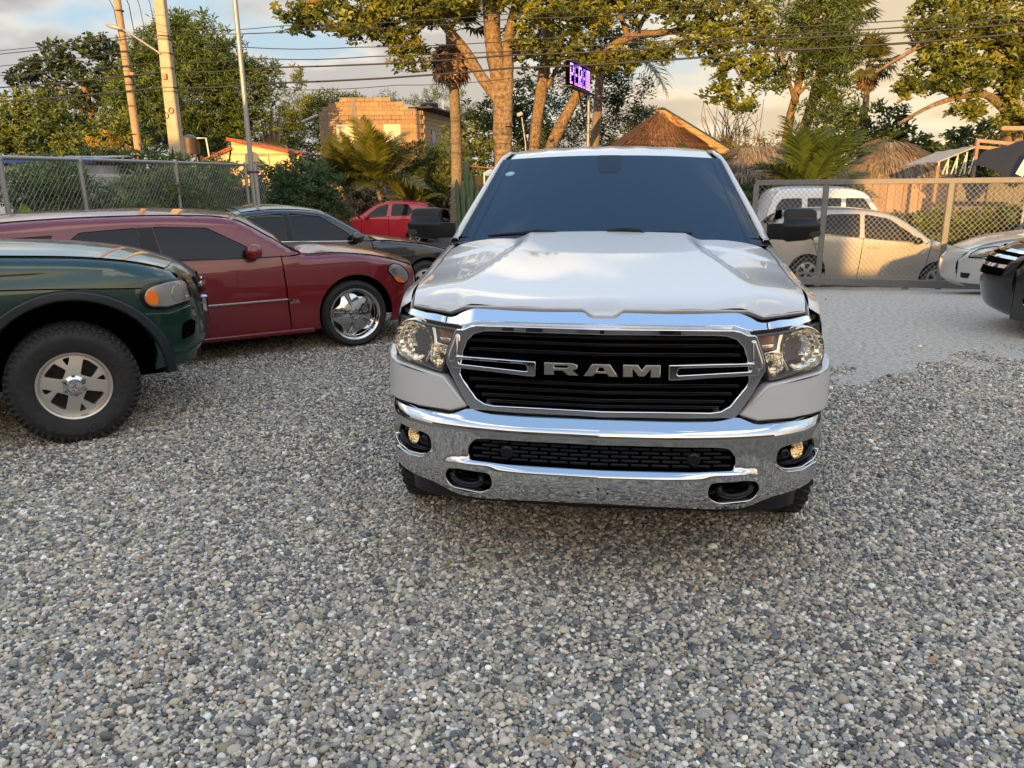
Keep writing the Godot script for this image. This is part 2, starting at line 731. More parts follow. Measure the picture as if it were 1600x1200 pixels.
func make_gravel() -> void:
	var stone := mat("stone", 1, 1, 1, 0.72)
	stone.vertex_color_use_as_albedo = true
	var kinds := 7
	var where := []
	var tint := []
	for k in kinds:
		where.append([])
		tint.append([])
	var pal := [[0.20, Color(0.115, 0.115, 0.110)], [0.44, Color(0.28, 0.26, 0.222)], [0.70, Color(0.43, 0.36, 0.26)], [0.89, Color(0.60, 0.51, 0.39)], [0.935, Color(0.76, 0.70, 0.59)], [0.985, Color(0.27, 0.235, 0.145)], [1.0, Color(0.40, 0.24, 0.14)]]
	var f := FastNoiseLite.new()
	f.seed = 5
	f.frequency = 0.5
	var z := -1.62
	while z > -12.6:
		var step := 0.0122 if z > -4.2 else (0.0145 if z > -7.0 else 0.019)
		var hw := 0.665 * (-z * 0.966 + 0.445) + 0.55
		var x := -hw
		while x < hw:
			var px := x + rnd(-0.5, 0.5) * step
			var pz := z + rnd(-0.5, 0.5) * step
			x += step
			if px > -0.55 and px < 1.35 and pz < -4.3 and pz > -8.6 and rng.randf() < 0.6:
				continue
			var sd := sandy(px, pz)
			if sd > 0.02 and rng.randf() < minf(0.97, pow(sd, 0.8) * 1.1):
				continue
			if pz < -8.5 and px < -1.0 and rng.randf() < 0.35:
				continue
			var s := 0.0125 * rnd(0.95, 2.15)
			if rng.randf() < 0.035:
				s *= rnd(1.3, 1.9)
			if sd > 0.4:
				s *= 0.75
			var b := Basis(Vector3.UP, rnd(0, TAU)) * Basis(Vector3(rnd(-1, 1), 0, rnd(-1, 1)).normalized(), absf(rng.randfn(0.0, 0.38)))
			var k := rng.randi() % kinds
			where[k].append(Transform3D(b.scaled_local(Vector3(s, s, s) * rnd(0.92, 1.1)), Vector3(px, gy(px, pz) + s * rnd(0.08, 0.42), pz)))
			var c := Color.WHITE
			var q := rng.randf() + f.get_noise_2d(px, pz) * 0.16
			for e in pal:
				if q <= e[0]:
					c = e[1]
					break
			if q > 1.0:
				c = pal[1][1]
			var m := rnd(0.72, 1.30)
			tint[k].append(Color(c.r * m * rnd(0.93, 1.07), c.g * m, c.b * m * rnd(0.93, 1.07)))
		z -= step
	var total := 0
	for k in kinds:
		total += where[k].size()
		many("gravel", pebble(k + 3), stone, where[k], tint[k])
	print("pebbles ", total)


# ---------------------------------------------------------------- unseen building added behind the camera to keep low sun off the lot
func make_sun_blocker() -> void:
	var wall := noisy(mat("render_wall", 1, 1, 1, 0.9), 0.02, [[0.17, 0.155, 0.135], [0.23, 0.21, 0.185]], 256, 2.5)
	var t := thing("added_sun_blocker", "unseen stepped building added behind the lot to block the low sun", "building", Vector3(0, 0, 13))
	var g := G.new()
	g.box(X(-18.6, 3.3, 4), Vector3(30.0, 6.6, 8))  # block heights chosen by which cars the sun should reach
	obj("wall", g, wall, t)
	g = G.new()
	g.box(X(-0.8, 1.85, 4.2), Vector3(5.59, 3.7, 7.5))
	obj("low_wall", g, wall, t)
	g = G.new()
	g.box(X(10.0, 2.4, 4.2), Vector3(16.0, 4.8, 7.4))
	obj("side_wall", g, wall, t)
	g = G.new()
	g.box(X(-18.6, 6.67, 4), Vector3(30.4, 0.14, 8.5), 0.02)
	obj("roof", g, M["render_wall"], t)
	for k in 5:
		g = G.new()
		g.box(X(-14.0 + k * 4.0, 1.6, -0.03), Vector3(1.8, 1.4, 0.05))
		obj("window", g, M["glass_dark"], t)


# ---------------------------------------------------------------- fences
func link(g: G, a: Vector3, b: Vector3, low: float, high: float, low2: float, pitch: float, th: float) -> void:
	var flat := Vector3(b.x - a.x, 0, b.z - a.z)
	var len := flat.length()
	var d := flat / len
	var across := d.cross(Vector3.UP)
	var hgt := high - low
	for s in [-1, 1]:
		var k0 := -hgt / pitch
		for k in range(floori(k0) if s > 0 else 0, ceili(len / pitch) + (0 if s > 0 else ceili(hgt / pitch))):
			var x0 := k * pitch
			var t0 := 0.0
			var t1 := hgt
			# the wire runs x = x0 + s * t * 0.94, cut to the panel
			var sl: float = s * 0.94
			var ta := (0.0 - x0) / sl
			var tb := (len - x0) / sl
			t0 = maxf(t0, minf(ta, tb))
			t1 = minf(t1, maxf(ta, tb))
			if t1 - t0 < 0.01:
				continue
			var steps := maxi(1, roundi((t1 - t0) / 0.45))
			var pts := []
			for j in steps + 1:
				var tt := lerpf(t0, t1, float(j) / steps)
				var xx := x0 + sl * tt
				var yy := lerpf(lerpf(low, low2, xx / len), high, tt / hgt)
				pts.append(a + d * xx + Vector3.UP * (yy - a.y) + across * (th * 0.5 * s + 0.012 * sin(xx * 3.0 + tt * 2.0)))
			g.tube(pts, [th * 0.5], 4, false)


func make_fences() -> void:
	var galv: Material = M["galvanised"]
	var wire := mat("wire", 0.40, 0.40, 0.39, 0.5, 0.55)
	var t := thing("chain_link_fence", "galvanised chain link fence overgrown with green vines, left of the red wagon", "fence")
	var a := Vector3(-7.05, 0, -5.6)
	var b := Vector3(-5.1, 0, -16.6)
	var d := b - a
	for f in [0.03, 0.39, 0.515, 0.72, 0.93]:
		var p: Vector3 = a + d * f
		var g := G.new()
		g.tube([p + Vector3(0, gy(p.x, p.z) - 0.1, 0), p + Vector3(0, 2.04, 0)], [0.033], 10)
		g.lathe(X(p.x, 2.04, p.z), [Vector2(0.04, -0.05), Vector2(0.043, 0.0), Vector2(0.03, 0.03), Vector2(0.0, 0.04)], 10)
		obj("post", g, galv, t)
	var g := G.new()
	g.tube([a + Vector3.UP * 2.02, a + d * 0.5 + Vector3.UP * 2.03, b + Vector3.UP * 2.02], [0.026], 10)
	obj("top_rail", g, galv, t)
	g = G.new()
	g.tube([a + Vector3(0.05, 0.06, 0), b + Vector3(0.05, -0.35, 0)], [0.004], 5)
	obj("tension_wire", g, wire, t)
	g = G.new()
	link(g, a, b, 0.05, 2.01, -0.35, 0.085, 0.0038)
	tag(obj("chain_link", g, wire, t), "", "", "", "stuff")

	var grey := noisy(mat("gate_paint", 1, 1, 1, 0.55), 0.03, [[0.13, 0.125, 0.115], [0.17, 0.165, 0.155]], 256, 0.9)
	t = thing("sliding_gate", "grey steel sliding gate with chain link panels in front of the silver hatchback", "gate")
	a = Vector3(4.55, 0, -14.72)
	b = Vector3(9.9, 0, -13.42)
	d = b - a
	var dn := d.normalized()
	for f in [0.004, 0.225, 0.60, 0.985]:
		var p: Vector3 = a + d * f
		g = G.new()
		bar(g, p + Vector3(0, -0.30 - 0.02 * f, 0), p + Vector3(0, 1.56, 0), 0.10, 0.06, 0.008, dn.cross(Vector3.UP))
		obj("upright", g, grey, t)
	g = G.new()
	bar(g, a + Vector3(0, 1.585, 0.002), b + Vector3(0, 1.60, 0.002), 0.065, 0.095, 0.008)
	obj("top_rail", g, grey, t)
	g = G.new()
	bar(g, a + Vector3(0, -0.20, 0.002), b + Vector3(0, -0.24, 0.002), 0.07, 0.14, 0.008)
	obj("bottom_rail", g, grey, t)
	g = G.new()
	bar(g, a + d * 0.61 + Vector3(0, -0.1, -0.04), a + d * 0.98 + Vector3(0, 1.5, -0.04), 0.03, 0.03, 0.004)
	obj("brace", g, grey, t)
	g = G.new()
	link(g, a + Vector3(0, 0, -0.02), b + Vector3(0, 0, -0.02), -0.2, 1.55, -0.22, 0.092, 0.0062)
	var gw := mat("gate_wire", 0.34, 0.33, 0.31, 0.55, 0.4)
	tag(obj("chain_link", g, gw, t), "", "", "", "stuff")
	for f in [0.12, 0.5, 0.9]:
		var p: Vector3 = a + d * f
		g = G.new()
		g.lathe(Transform3D(Basis(dn, dn.cross(Vector3.UP), Vector3.UP), p + Vector3(0, -0.32, 0)), [Vector2(0.0, -0.025), Vector2(0.055, -0.02), Vector2(0.045, 0.0), Vector2(0.055, 0.02), Vector2(0.0, 0.025)], 16)
		obj("wheel", g, galv, t)
	g = G.new()
	bar(g, a + Vector3(-0.5, -0.40, 0), b + Vector3(0.6, -0.40, 0), 0.06, 0.05, 0.004)
	tag(obj("gate_track", g, M["rust"]), "rusty steel ground track under the sliding gate", "track")


# ---------------------------------------------------------------- wheels
# frame: y axis points out of the wheel face
func tyre_mesh(r: float, rim: float, w: float, lugs := 0) -> G:
	var g := G.new()
	var h := w * 0.5
	var prof := [Vector2(rim - 0.012, -h * 0.8), Vector2(rim + 0.01, -h * 0.95), Vector2(lerpf(rim, r, 0.5), -h * 1.04), Vector2(r - 0.03, -h * 0.93), Vector2(r - 0.008, -h * 0.78), Vector2(r, -h * 0.5), Vector2(r, h * 0.5), Vector2(r - 0.008, h * 0.78), Vector2(r - 0.03, h * 0.93), Vector2(lerpf(rim, r, 0.62), h * 1.03), Vector2(lerpf(rim, r, 0.58), h * 1.045), Vector2(lerpf(rim, r, 0.5), h * 1.04), Vector2(rim + 0.012, h * 0.97), Vector2(rim - 0.004, h * 0.86), Vector2(rim - 0.012, h * 0.6)]
	prof.reverse()
	g.lathe(Transform3D.IDENTITY, prof, 56)
	if lugs > 0:
		for k in lugs:
			var a := TAU * k / lugs
			var ra := Vector3(cos(a), 0, sin(a))
			var tn := Vector3(-sin(a), 0, cos(a))
			for s in [-1, 1]:
				g.box(Transform3D(Basis(tn, Vector3.UP, -ra) , ra * (r - 0.005) + Vector3.UP * h * (0.60 * s) + tn * (0.008 * s)).rotated_local(Vector3(0, 0, 1), 0.5 * s), Vector3(TAU * r / lugs * 0.62, h * 0.62, 0.018), 0.003)
				g.box(Transform3D(Basis(tn, Vector3.UP, -ra), ra * (r - 0.030) + Vector3.UP * h * (0.925 * s)), Vector3(TAU * r / lugs * (0.5 if k % 2 == 0 else 0.3), 0.014, 0.05 if k % 2 == 0 else 0.035), 0.003)
			g.box(Transform3D(Basis(tn, Vector3.UP, -ra), ra * (r - 0.004) + tn * 0.01).rotated_local(Vector3(0, 0, 1), 0.35), Vector3(TAU * r / lugs * 0.6, h * 0.42, 0.016), 0.003)
	return g


# «style»: which openings the rim has
func make_wheel(t: Node, at: Vector3, side: float, r: float, rim: float, w: float, style: String, steer := 0.0, spin := 0.0) -> void:
	var b := Basis(Vector3.UP, deg_to_rad(steer)) * Basis(Vector3.FORWARD, side * PI / 2)
	var wl := sub("wheel", t, Transform3D(b, at) * Transform3D(Basis(Vector3.UP, spin), Vector3.ZERO))
	obj("tyre", tyre_mesh(r, rim, w, 58 if style == "offroad" else (40 if style == "truck" else 0)), M["rubber"], wl)
	var h := w * 0.5
	var dish := h * (0.62 if style == "offroad" else 0.78)
	var g := G.new()
	# barrel and lip
	g.lathe(Transform3D.IDENTITY, [Vector2(rim - 0.03, -h * 0.8), Vector2(rim - 0.035, dish - 0.03), Vector2(rim - 0.022, dish + 0.004), Vector2(rim - 0.012, h * 0.9), Vector2(rim, h * 0.93), Vector2(rim + 0.004, h * 0.86)], 48)
	var dome := 0.085 if style == "blade" else 0.02
	var face = func(p: Vector2): return Vector3(p.x, dish + 0.012 - dome * p.length_squared() / (rim * rim), p.y)
	var holes := []
	var rr := rim - 0.03
	var m: Material = M["alloy"]
	if style == "offroad":
		m = M["alloy_gold"]
		for k in 4:
			var a := TAU * k / 4.0 + 0.45
			var q := Vector2(cos(a), sin(a))
			var n := Vector2(-q.y, q.x)
			holes.append(soft(PackedVector2Array([q * rr * 0.40 + n * rr * 0.06, q * rr * 0.40 + n * rr * 0.40, q * rr * 0.80 + n * rr * 0.50, q * rr * 0.93 + n * rr * 0.10, q * rr * 0.93 - n * rr * 0.03]), 0.012))
			holes.append(soft(PackedVector2Array([q * rr * 0.55 - n * rr * 0.40, q * rr * 0.86 - n * rr * 0.44, q * rr * 0.72 - n * rr * 0.62]), 0.012))
	elif style == "blade":
		m = M["wheel_chrome"]
		for k in 5:
			var a := TAU * k / 5.0
			for e in [-0.13, 0.0, 0.13]:
				var q := Vector2(cos(a + e * 0.6), sin(a + e * 0.6))
				var n := Vector2(-q.y, q.x)
				holes.append(PackedVector2Array([q * rr * 0.36 - n * 0.004, q * rr * 0.36 + n * 0.004, q * rr * 0.90 + n * 0.008, q * rr * 0.90 - n * 0.008]))
			var cr := PackedVector2Array()
			for j in 9:
				var aa := a + 0.26 + (TAU / 5.0 - 0.52) * j / 8.0
				cr.append(Vector2(cos(aa), sin(aa)) * rr * 0.955)
			for j in range(8, -1, -1):
				var aa := a + 0.26 + (TAU / 5.0 - 0.52) * j / 8.0
				cr.append(Vector2(cos(aa), sin(aa)) * rr * (0.945 - 0.17 * sin(PI * j / 8.0)))
			holes.append(cr)
	else:
		var ns := 5 if style == "five" else 7
		for k in ns:
			var a := TAU * k / ns
			var half := PI / ns
			var q := PackedVector2Array()
			for j in 5:
				var aa := a + half * 0.64 * (j / 2.0 - 1.0)
				q.append(Vector2(cos(aa), sin(aa)) * rr * 0.92)
			for j in range(4, -1, -1):
				var aa := a + half * 0.42 * (j / 2.0 - 1.0)
				q.append(Vector2(cos(aa), sin(aa)) * rr * 0.36)
			holes.append(soft(q, 0.012, 2))
	g.patch(disc(Vector2.ZERO, rim - 0.024, rim - 0.024, 40), holes, 0.035, face, Vector3.UP, 0.0, 0.03, 0.003)
	obj("rim", g, m, wl)
	g = G.new()
	g.lathe(X(0, 0, 0), [Vector2(rim - 0.032, -h * 0.3), Vector2(0.0, -h * 0.3)], 24)
	obj("brake_disc", g, M["dark_metal"], wl)
	g = G.new()
	if style == "offroad":
		g.lathe(X(0, dish + 0.004, 0), [Vector2(0.070, 0.0), Vector2(0.068, 0.022), Vector2(0.048, 0.03), Vector2(0.046, 0.045), Vector2(0.04, 0.053), Vector2(0.0, 0.056)], 24)
		obj("hub_cap", g, M["chrome"], wl)
		for k in 6:
			var a := TAU * k / 6.0
			g = G.new()
			g.lathe(X(cos(a) * 0.066, dish + 0.005, sin(a) * 0.066), [Vector2(0.015, 0.0), Vector2(0.015, 0.02), Vector2(0.009, 0.026), Vector2(0.0, 0.026)], 6)
			obj("wheel_nut", g, M["dark_chrome"], wl)
		for k in 3:
			var a := TAU * k / 3.0 + 0.5
			g = G.new()
			var q := Vector3(cos(a), 0, sin(a))
			var n := Vector3(-q.z, 0, q.x)
			var c := Vector3(0, dish + 0.0615, 0)
			g.flat([c, c + q * 0.010 + n * 0.006, c + q * 0.021, c + q * 0.010 - n * 0.006], Vector3.UP)
			obj("emblem", g, M["red_emblem"], wl)
	elif style == "blade":
		g.lathe(X(0, dish + 0.004, 0), [Vector2(0.062, 0.0), Vector2(0.06, 0.016), Vector2(0.045, 0.02), Vector2(0.035, 0.0), Vector2(0.0, 0.0)], 24)
		obj("hub_cap", g, M["dark_chrome"], wl)
		for k in 8:
			var a := TAU * k / 8.0
			g = G.new()
			g.lathe(X(cos(a) * 0.052, dish + 0.015, sin(a) * 0.052), [Vector2(0.008, 0.0), Vector2(0.008, 0.012), Vector2(0.0, 0.014)], 6)
			obj("wheel_nut", g, M["chrome"], wl)
	else:
		g.lathe(X(0, dish + 0.006, 0), [Vector2(0.036, 0.0), Vector2(0.034, 0.012), Vector2(0.0, 0.016)], 20)
		obj("hub_cap", g, M["alloy"], wl)


# ---------------------------------------------------------------- the white pickup truck
# its own frame: x to the side, y up, z forward, 0 at the bumper
var ax_k := K2([0, 0, 0.5, 0.5, 0.85, 0.847, 0.93, 0.913, 1.0, 0.952, 1.1, 0.975, 1.4, 0.985])
var az_k := K2([0, 0, 0.3, 0.012, 0.5, 0.04, 0.7, 0.095, 0.85, 0.175, 0.93, 0.243, 1.0, 0.318, 1.1, 0.42, 1.4, 0.72])
var bump_k := K2([0.2, -0.10, 0.36, -0.05, 0.42, -0.014, 0.50, -0.002, 0.68, 0.0, 0.703, -0.004, 0.757, -0.062, 0.78, -0.09])
var lip_k := K2([0, 0.540, 0.4, 0.546, 0.577, 0.555, 0.632, 0.546, 0.70, 0.525])
var lip_h := K2([0, 0.021, 0.466, 0.025, 0.56, 0.030, 0.60, 0.043, 0.655, 0.073, 0.72, 0.069, 0.86, 0.048, 0.96, 0.035])
var hoodx_k := K2([0.36, 0.856, 0.5, 0.880, 0.7, 0.897, 1.0, 0.905, 1.6, 0.902])


func plan(a: float, y: float, z: float) -> Vector3:
	var s := signf(a)
	a = absf(a)
	return Vector3(s * key(ax_k, a) * (1.0 - 0.03 * sst(0.95, 1.15, y)), y, z - key(az_k, a))


func t_bumper(p: Vector2) -> Vector3:
	var z := key(bump_k, p.y)
	var ly := key(lip_k, absf(p.x))
	z += 0.026 * sst(ly + 0.014, ly - 0.014, p.y) * (1.0 - sst(0.56, 0.70, absf(p.x)))
	return plan(p.x, p.y, z)


func t_fascia(p: Vector2) -> Vector3:
	return plan(p.x, p.y, lerpf(-0.078, -0.118, (p.y - 0.76) / 0.34))


func t_bar(p: Vector2) -> Vector3:
	return plan(p.x, p.y, lerpf(-0.122, -0.20, (p.y - 1.108) / 0.075))


func hood_y(x: float, z: float) -> float:
	var ax := absf(x)
	var d := -z - 0.19
	var yd := 1.206 + 0.199 * pow(clampf(d / 1.36, 0.0, 1.2), 0.9)
	var t := clampf(d / 1.36, 0.0, 1.0)
	var edge := lerpf(0.60, 0.455, sst(0.25, 1.0, t))
	var drop := 0.042 * sst(0.12, 0.62, t) * sst(edge - 0.02, edge + 0.085, ax)
	var roll := 0.0 if ax < 0.6 else 0.044 * pow((ax - 0.6) / 0.3, 2.0)
	var front := -0.19 - key(az_k, ax)
	var lip := key(lip_h, ax) * exp(-maxf(0.0, front - z) / 0.055)
	# the shallow fold that runs from the pillar foot to the raised middle
	var fold := 0.006 * sst(0.0, 0.10, (-z - 1.18) - 0.62 * maxf(0.0, 0.80 - ax)) * sst(edge, edge + 0.1, ax)
	return yd - drop - roll - lip - 0.018 * sst(0.088, 0.042, ax) * exp(-maxf(0.0, front - z) / 0.03) - 0.006 * (ax / 0.5) * (ax / 0.5) * (1.0 - sst(0.4, 0.6, ax)) + fold


func t_hood(p: Vector2) -> Vector3:
	return Vector3(p.x, hood_y(p.x, p.y), p.y)


func fender_top(z: float) -> float:
	var x := key(hoodx_k, -z) + 0.048
	return hood_y(x, z)


func t_fender(p: Vector2) -> Vector3:       # p.x: distance down from the hood gap, p.y: z
	var hx := key(hoodx_k, -p.y)
	if p.x < 0.04:
		return Vector3(hx + 0.004 + p.x, hood_y(hx + 0.004 + p.x, p.y), p.y)
	var t := p.x - 0.04
	var e := 1.0 - exp(-t / 0.03)
	return Vector3(hx + 0.048 + 0.022 * e + 0.028 * sst(0.0, 0.4, t), fender_top(p.y) - t + 0.012 * e, p.y)


func t_side(p: Vector2) -> Vector3:         # p.x: z, p.y: height
	return Vector3(key(K2([0.3, 0.955, 0.5, 0.985, 0.9, 0.99, 1.2, 0.972, 1.34, 0.950, 1.60, 0.845, 1.82, 0.755, 1.90, 0.70]), p.y), p.y, p.x)


func roof_y(x: float, z: float) -> float:
	var f := 1.934 - 0.028 * (x / 0.66) * (x / 0.66)
	if z > -2.95:
		f -= 0.086 * pow((z + 2.95) / 0.5, 2.0)
	else:
		f -= 0.02 * pow((z + 2.95) / 1.2, 2.0)
	return f + 0.0045 * (0.5 + 0.5 * cos(x * TAU / 0.21)) * sst(-2.62, -2.85, z) * (1.0 - sst(0.5, 0.6, absf(x)))


func t_roof(p: Vector2) -> Vector3:
	return Vector3(p.x, roof_y(p.x, p.y), p.y)


func t_glass(p: Vector2) -> Vector3:
	var e := 1.0 - p.x * p.x
	return Vector3(p.x * lerpf(0.897, 0.730, p.y), lerpf(1.335, 1.835, p.y) + 0.024 * e * p.y, lerpf(-1.655, -2.475, p.y) + 0.075 * e)


func t_mirror(p: Vector2) -> Vector3:
	var x := absf(p.x)
	return Vector3(p.x, p.y, -1.80 + 0.035 * (1.0 - pow((x - 1.10) / 0.16, 2.0)) + 0.03 * sst(1.475, 1.45, p.y) - 0.25 * pow(p.y - 1.44, 2.0) * 6.0)


func both(t: Node, called: String, poly: PackedVector2Array, holes: Array, map, m: Material, off := 0.0, thick := 0.02, bev := 0.004, cell := 0.03, out := Vector3.BACK) -> Array:
	var o := []
	for s in [1, -1]:
		var g := G.new()
		var hs := []
		for h in holes:
			hs.append(h if s > 0 else mirror(h))
		g.patch(poly if s > 0 else mirror(poly), hs, cell, map, Vector3(out.x * s, out.y, out.z), off, thick, bev)
		o.append(obj(called, g, m, t))
	return o


func one(t: Node, called: String, poly: PackedVector2Array, holes: Array, map, m: Material, off := 0.0, thick := 0.02, bev := 0.004, cell := 0.03, out := Vector3.BACK) -> MeshInstance3D:
	var g := G.new()
	g.patch(poly, holes, cell, map, out, off, thick, bev)
	return obj(called, g, m, t)


func bowl(g: G, at: Transform3D, r: float, depth: float, facets := 12) -> void:
	var rows := []
	for k in 17:
		var t := 1.0 - k / 16.0
		var ring := []
		for j in 72:
			var a := TAU * j / 72.0
			ring.append(at * Vector3(cos(a) * r * t, -depth * (1.0 - t * t) + r * 0.10 * cos(a * facets) * t * (1.0 - t) * 2.0 + r * 0.045 * sin(t * 26.0) * t + r * 0.022 * sin(cos(a) * t * r * 240.0), sin(a) * r * t))
		rows.append(ring)
	g.sheet(rows, true, Vector3.UP, Vector2.ONE, true)


func make_truck() -> void:
	var t := thing("pickup_truck", "large white pickup truck with chrome grille and bumper facing the camera", "pickup truck")
	t.transform = Transform3D(Basis(Vector3.UP, deg_to_rad(-7.35)) * Basis(Vector3.BACK, deg_to_rad(-0.39)), Vector3(0.35, 0, -2.978))
	var white: Material = M["white_paint"]
	var chrome: Material = M["chrome"]
	var black: Material = M["black_plastic"]
	var gloss: Material = M["gloss_black"]

	# hood with its notched front edge
	var half := [0.0, -0.178, 0.040, -0.178, 0.085, -0.198, 0.25, -0.202, 0.466, -0.228, 0.60, -0.256, 0.635, -0.270, 0.667, -0.275, 0.75, -0.310, 0.856, -0.372, 0.877, -0.50, 0.894, -0.70, 0.902, -1.0, 0.900, -1.45, 0.87, -1.545, 0.80, -1.565, 0.555, -1.57, 0.50, -1.585, 0.45, -1.595, 0.0, -1.615]
	one(t, "hood", whole(half), [], t_hood, white, 0.0, 0.02, 0.005, 0.022, Vector3.UP)
	var under := [0.0, -0.17, 0.60, -0.24, 0.667, -0.262, 0.86, -0.36, 0.95, -0.5, 0.955, -1.0, 0.95, -1.75, 0.0, -1.75]
	one(t, "inner_structure", whole(under), [], t_hood, black, -0.03, 0.0, 0.0, 0.06, Vector3.UP)
	# fenders with wheel arches
	var fp := PackedVector2Array()
	fp.append(Vector2(0.0, -1.66))
	fp.append(Vector2(0.0, -1.0))
	fp.append(Vector2(0.0, -0.7))
	fp.append(Vector2(0.0, -0.40))
	fp.append(Vector2(0.55, -0.40))
	fp.append(Vector2(0.66, -0.55))
	for k in 13:
		var a := deg_to_rad(12.0 + 156.0 * k / 12.0)
		var z := -1.03 + cos(a) * 0.47
		fp.append(Vector2(0.04 + fender_top(z) - (0.41 + sin(a) * 0.47), z))
	fp.append(Vector2(0.86, -1.71))
	fp.append(Vector2(0.3, -1.72))
	for s in [1, -1]:
		var g := G.new()
		g.patch(fp, [], 0.045, func(p): return t_fender(p) * Vector3(s, 1, 1), Vector3(s, 0.6, 0), 0.0, 0.02, 0.004)
		obj("fender", g, white, t)
		g = G.new()
		g.patch(V2([-1.725, 0.50, -1.725, 1.33, -4.15, 1.35, -4.15, 0.50]), [], 0.12, func(p): return t_side(p) * Vector3(s, 1, 1), Vector3(s, 0, 0), 0.0, 0.02, 0.004)
		obj("door_panel", g, white, t)
		g = G.new()
		var bed := V2([-4.17, 0.52, -4.17, 1.36, -5.78, 1.36, -5.78, 0.60, -5.33, 0.60])
		var arch := PackedVector2Array()
		for k in 11:
			var a := deg_to_rad(160.0 - 140.0 * k / 10.0)
			arch.append(Vector2(-4.70 - cos(a) * -0.48, 0.41 + sin(a) * 0.48))
		bed = Geometry2D.clip_polygons(bed, disc(Vector2(-4.70, 0.41), 0.48, 0.48, 28))[0]
		g.patch(bed, [], 0.12, func(p): return t_side(p) * Vector3(s, 1, 1), Vector3(s, 0, 0), 0.0, 0.02, 0.004)
		obj("bed_side", g, white, t)
		g = G.new()
		g.patch(soft(V2([-1.98, 1.37, -2.62, 1.80, -4.0, 1.80, -4.08, 1.40]), 0.05), [], 0.1, func(p): return t_side(p) * Vector3(s, 1, 1), Vector3(s, 0, 0), -0.012, 0.01, 0.002)
		obj("side_window", g, M["tint"], t)
		# pillar and roof rail
		var st := [[0.905, 1.362, -1.685, 0.957, 1.345, -1.73], [0.864, 1.480, -1.885, 0.915, 1.466, -1.93], [0.802, 1.650, -2.175, 0.846, 1.640, -2.22], [0.738, 1.822, -2.478, 0.774, 1.818, -2.515], [0.708, 1.872, -2.60, 0.732, 1.868, -2.65], [0.690, 1.896, -2.85, 0.716, 1.889, -2.90], [0.682, 1.890, -4.0, 0.71, 1.882, -4.05], [0.69, 1.80, -4.25, 0.71, 1.79, -4.25]]
		var rows := []
		for q in st:
			var i0 := Vector3(q[0] * s, q[1], q[2])
			var o0 := Vector3(q[3] * s, q[4], q[5])
			rows.append([i0 + Vector3(0, -0.015, -0.005), i0, i0.lerp(o0, 0.5) + Vector3(0.003 * s, 0.009, 0.006), o0, o0 + Vector3(0.014 * s, -0.03, -0.02), o0 + Vector3(0.02 * s, -0.08, -0.05)])
		var dense := []
		for k in rows.size() - 1:
			for j in 5:
				var r := []
				for e in 6:
					var p0: Vector3 = rows[maxi(k - 1, 0)][e]
					var p3: Vector3 = rows[mini(k + 2, rows.size() - 1)][e]
					r.append(rows[k][e].cubic_interpolate(rows[k + 1][e], p0, p3, j / 5.0))
				dense.append(r)
		dense.append(rows[-1])
		g = G.new()
		g.sheet(dense, false, Vector3(s * 0.7, 0.7, 0.3))
		obj("pillar", g, white, t)
	# roof, cowl, windscreen
	one(t, "roof_underside", whole([0.0, -2.46, 0.735, -2.50, 0.715, -2.7, 0.70, -4.05, 0.0, -4.1]), [], t_roof, black, -0.014, 0.02, 0.0, 0.07, Vector3.UP)
	one(t, "roof", whole([0.0, -2.447, 0.35, -2.455, 0.60, -2.476, 0.690, -2.497, 0.668, -2.62, 0.660, -2.9, 0.655, -4.1, 0.0, -4.12]), [], t_roof, white, 0.0, 0.02, 0.005, 0.03, Vector3.UP)
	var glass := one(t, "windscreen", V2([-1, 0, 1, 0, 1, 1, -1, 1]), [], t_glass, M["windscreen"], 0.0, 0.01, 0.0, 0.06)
	one(glass, "sensor_cover", soft(V2([-0.115, 1.0, 0.115, 1.0, 0.10, 0.84, 0.07, 0.78, -0.07, 0.78, -0.10, 0.84]), 0.03), [], t_glass, M["frit"], 0.0012, 0.001, 0.0, 0.05)
	one(glass, "inspection_sticker", disc(Vector2(-0.862, 0.80), 0.042, 0.030, 20), [], t_glass, M["sticker"], 0.002, 0.001, 0.0, 0.05)
	one(glass, "sticker_print", V2([-0.890, 0.79, -0.858, 0.792, -0.833, 0.81, -0.862, 0.812]), [], t_glass, M["sticker_print"], 0.0035, 0.001, 0.0, 0.05)
	for e in [0.905, 0.97]:
		one(glass, "frit_band", V2([e, 0.02, e + 0.018 if e < 0.95 else 1.0, 0.02, e + 0.018 if e < 0.95 else 1.0, 0.97, e, 0.97]), [], t_glass, M["frit"], 0.0012, 0.001, 0.0, 0.1)
		one(glass, "frit_band", V2([-e, 0.02, -e - 0.018 if e < 0.95 else -1.0, 0.02, -e - 0.018 if e < 0.95 else -1.0, 0.97, -e, 0.97]), [], t_glass, M["frit"], 0.0012, 0.001, 0.0, 0.1)
	var g := G.new()
	g.sheet([[Vector3(-0.93, 1.335, -1.60), Vector3(-0.4, 1.352, -1.57), Vector3(0, 1.36, -1.56), Vector3(0.4, 1.352, -1.57), Vector3(0.93, 1.335, -1.60)], [Vector3(-0.93, 1.345, -1.72), Vector3(-0.4, 1.362, -1.68), Vector3(0, 1.37, -1.66), Vector3(0.4, 1.362, -1.68), Vector3(0.93, 1.345, -1.72)]])
	obj("cowl", g, black, t)
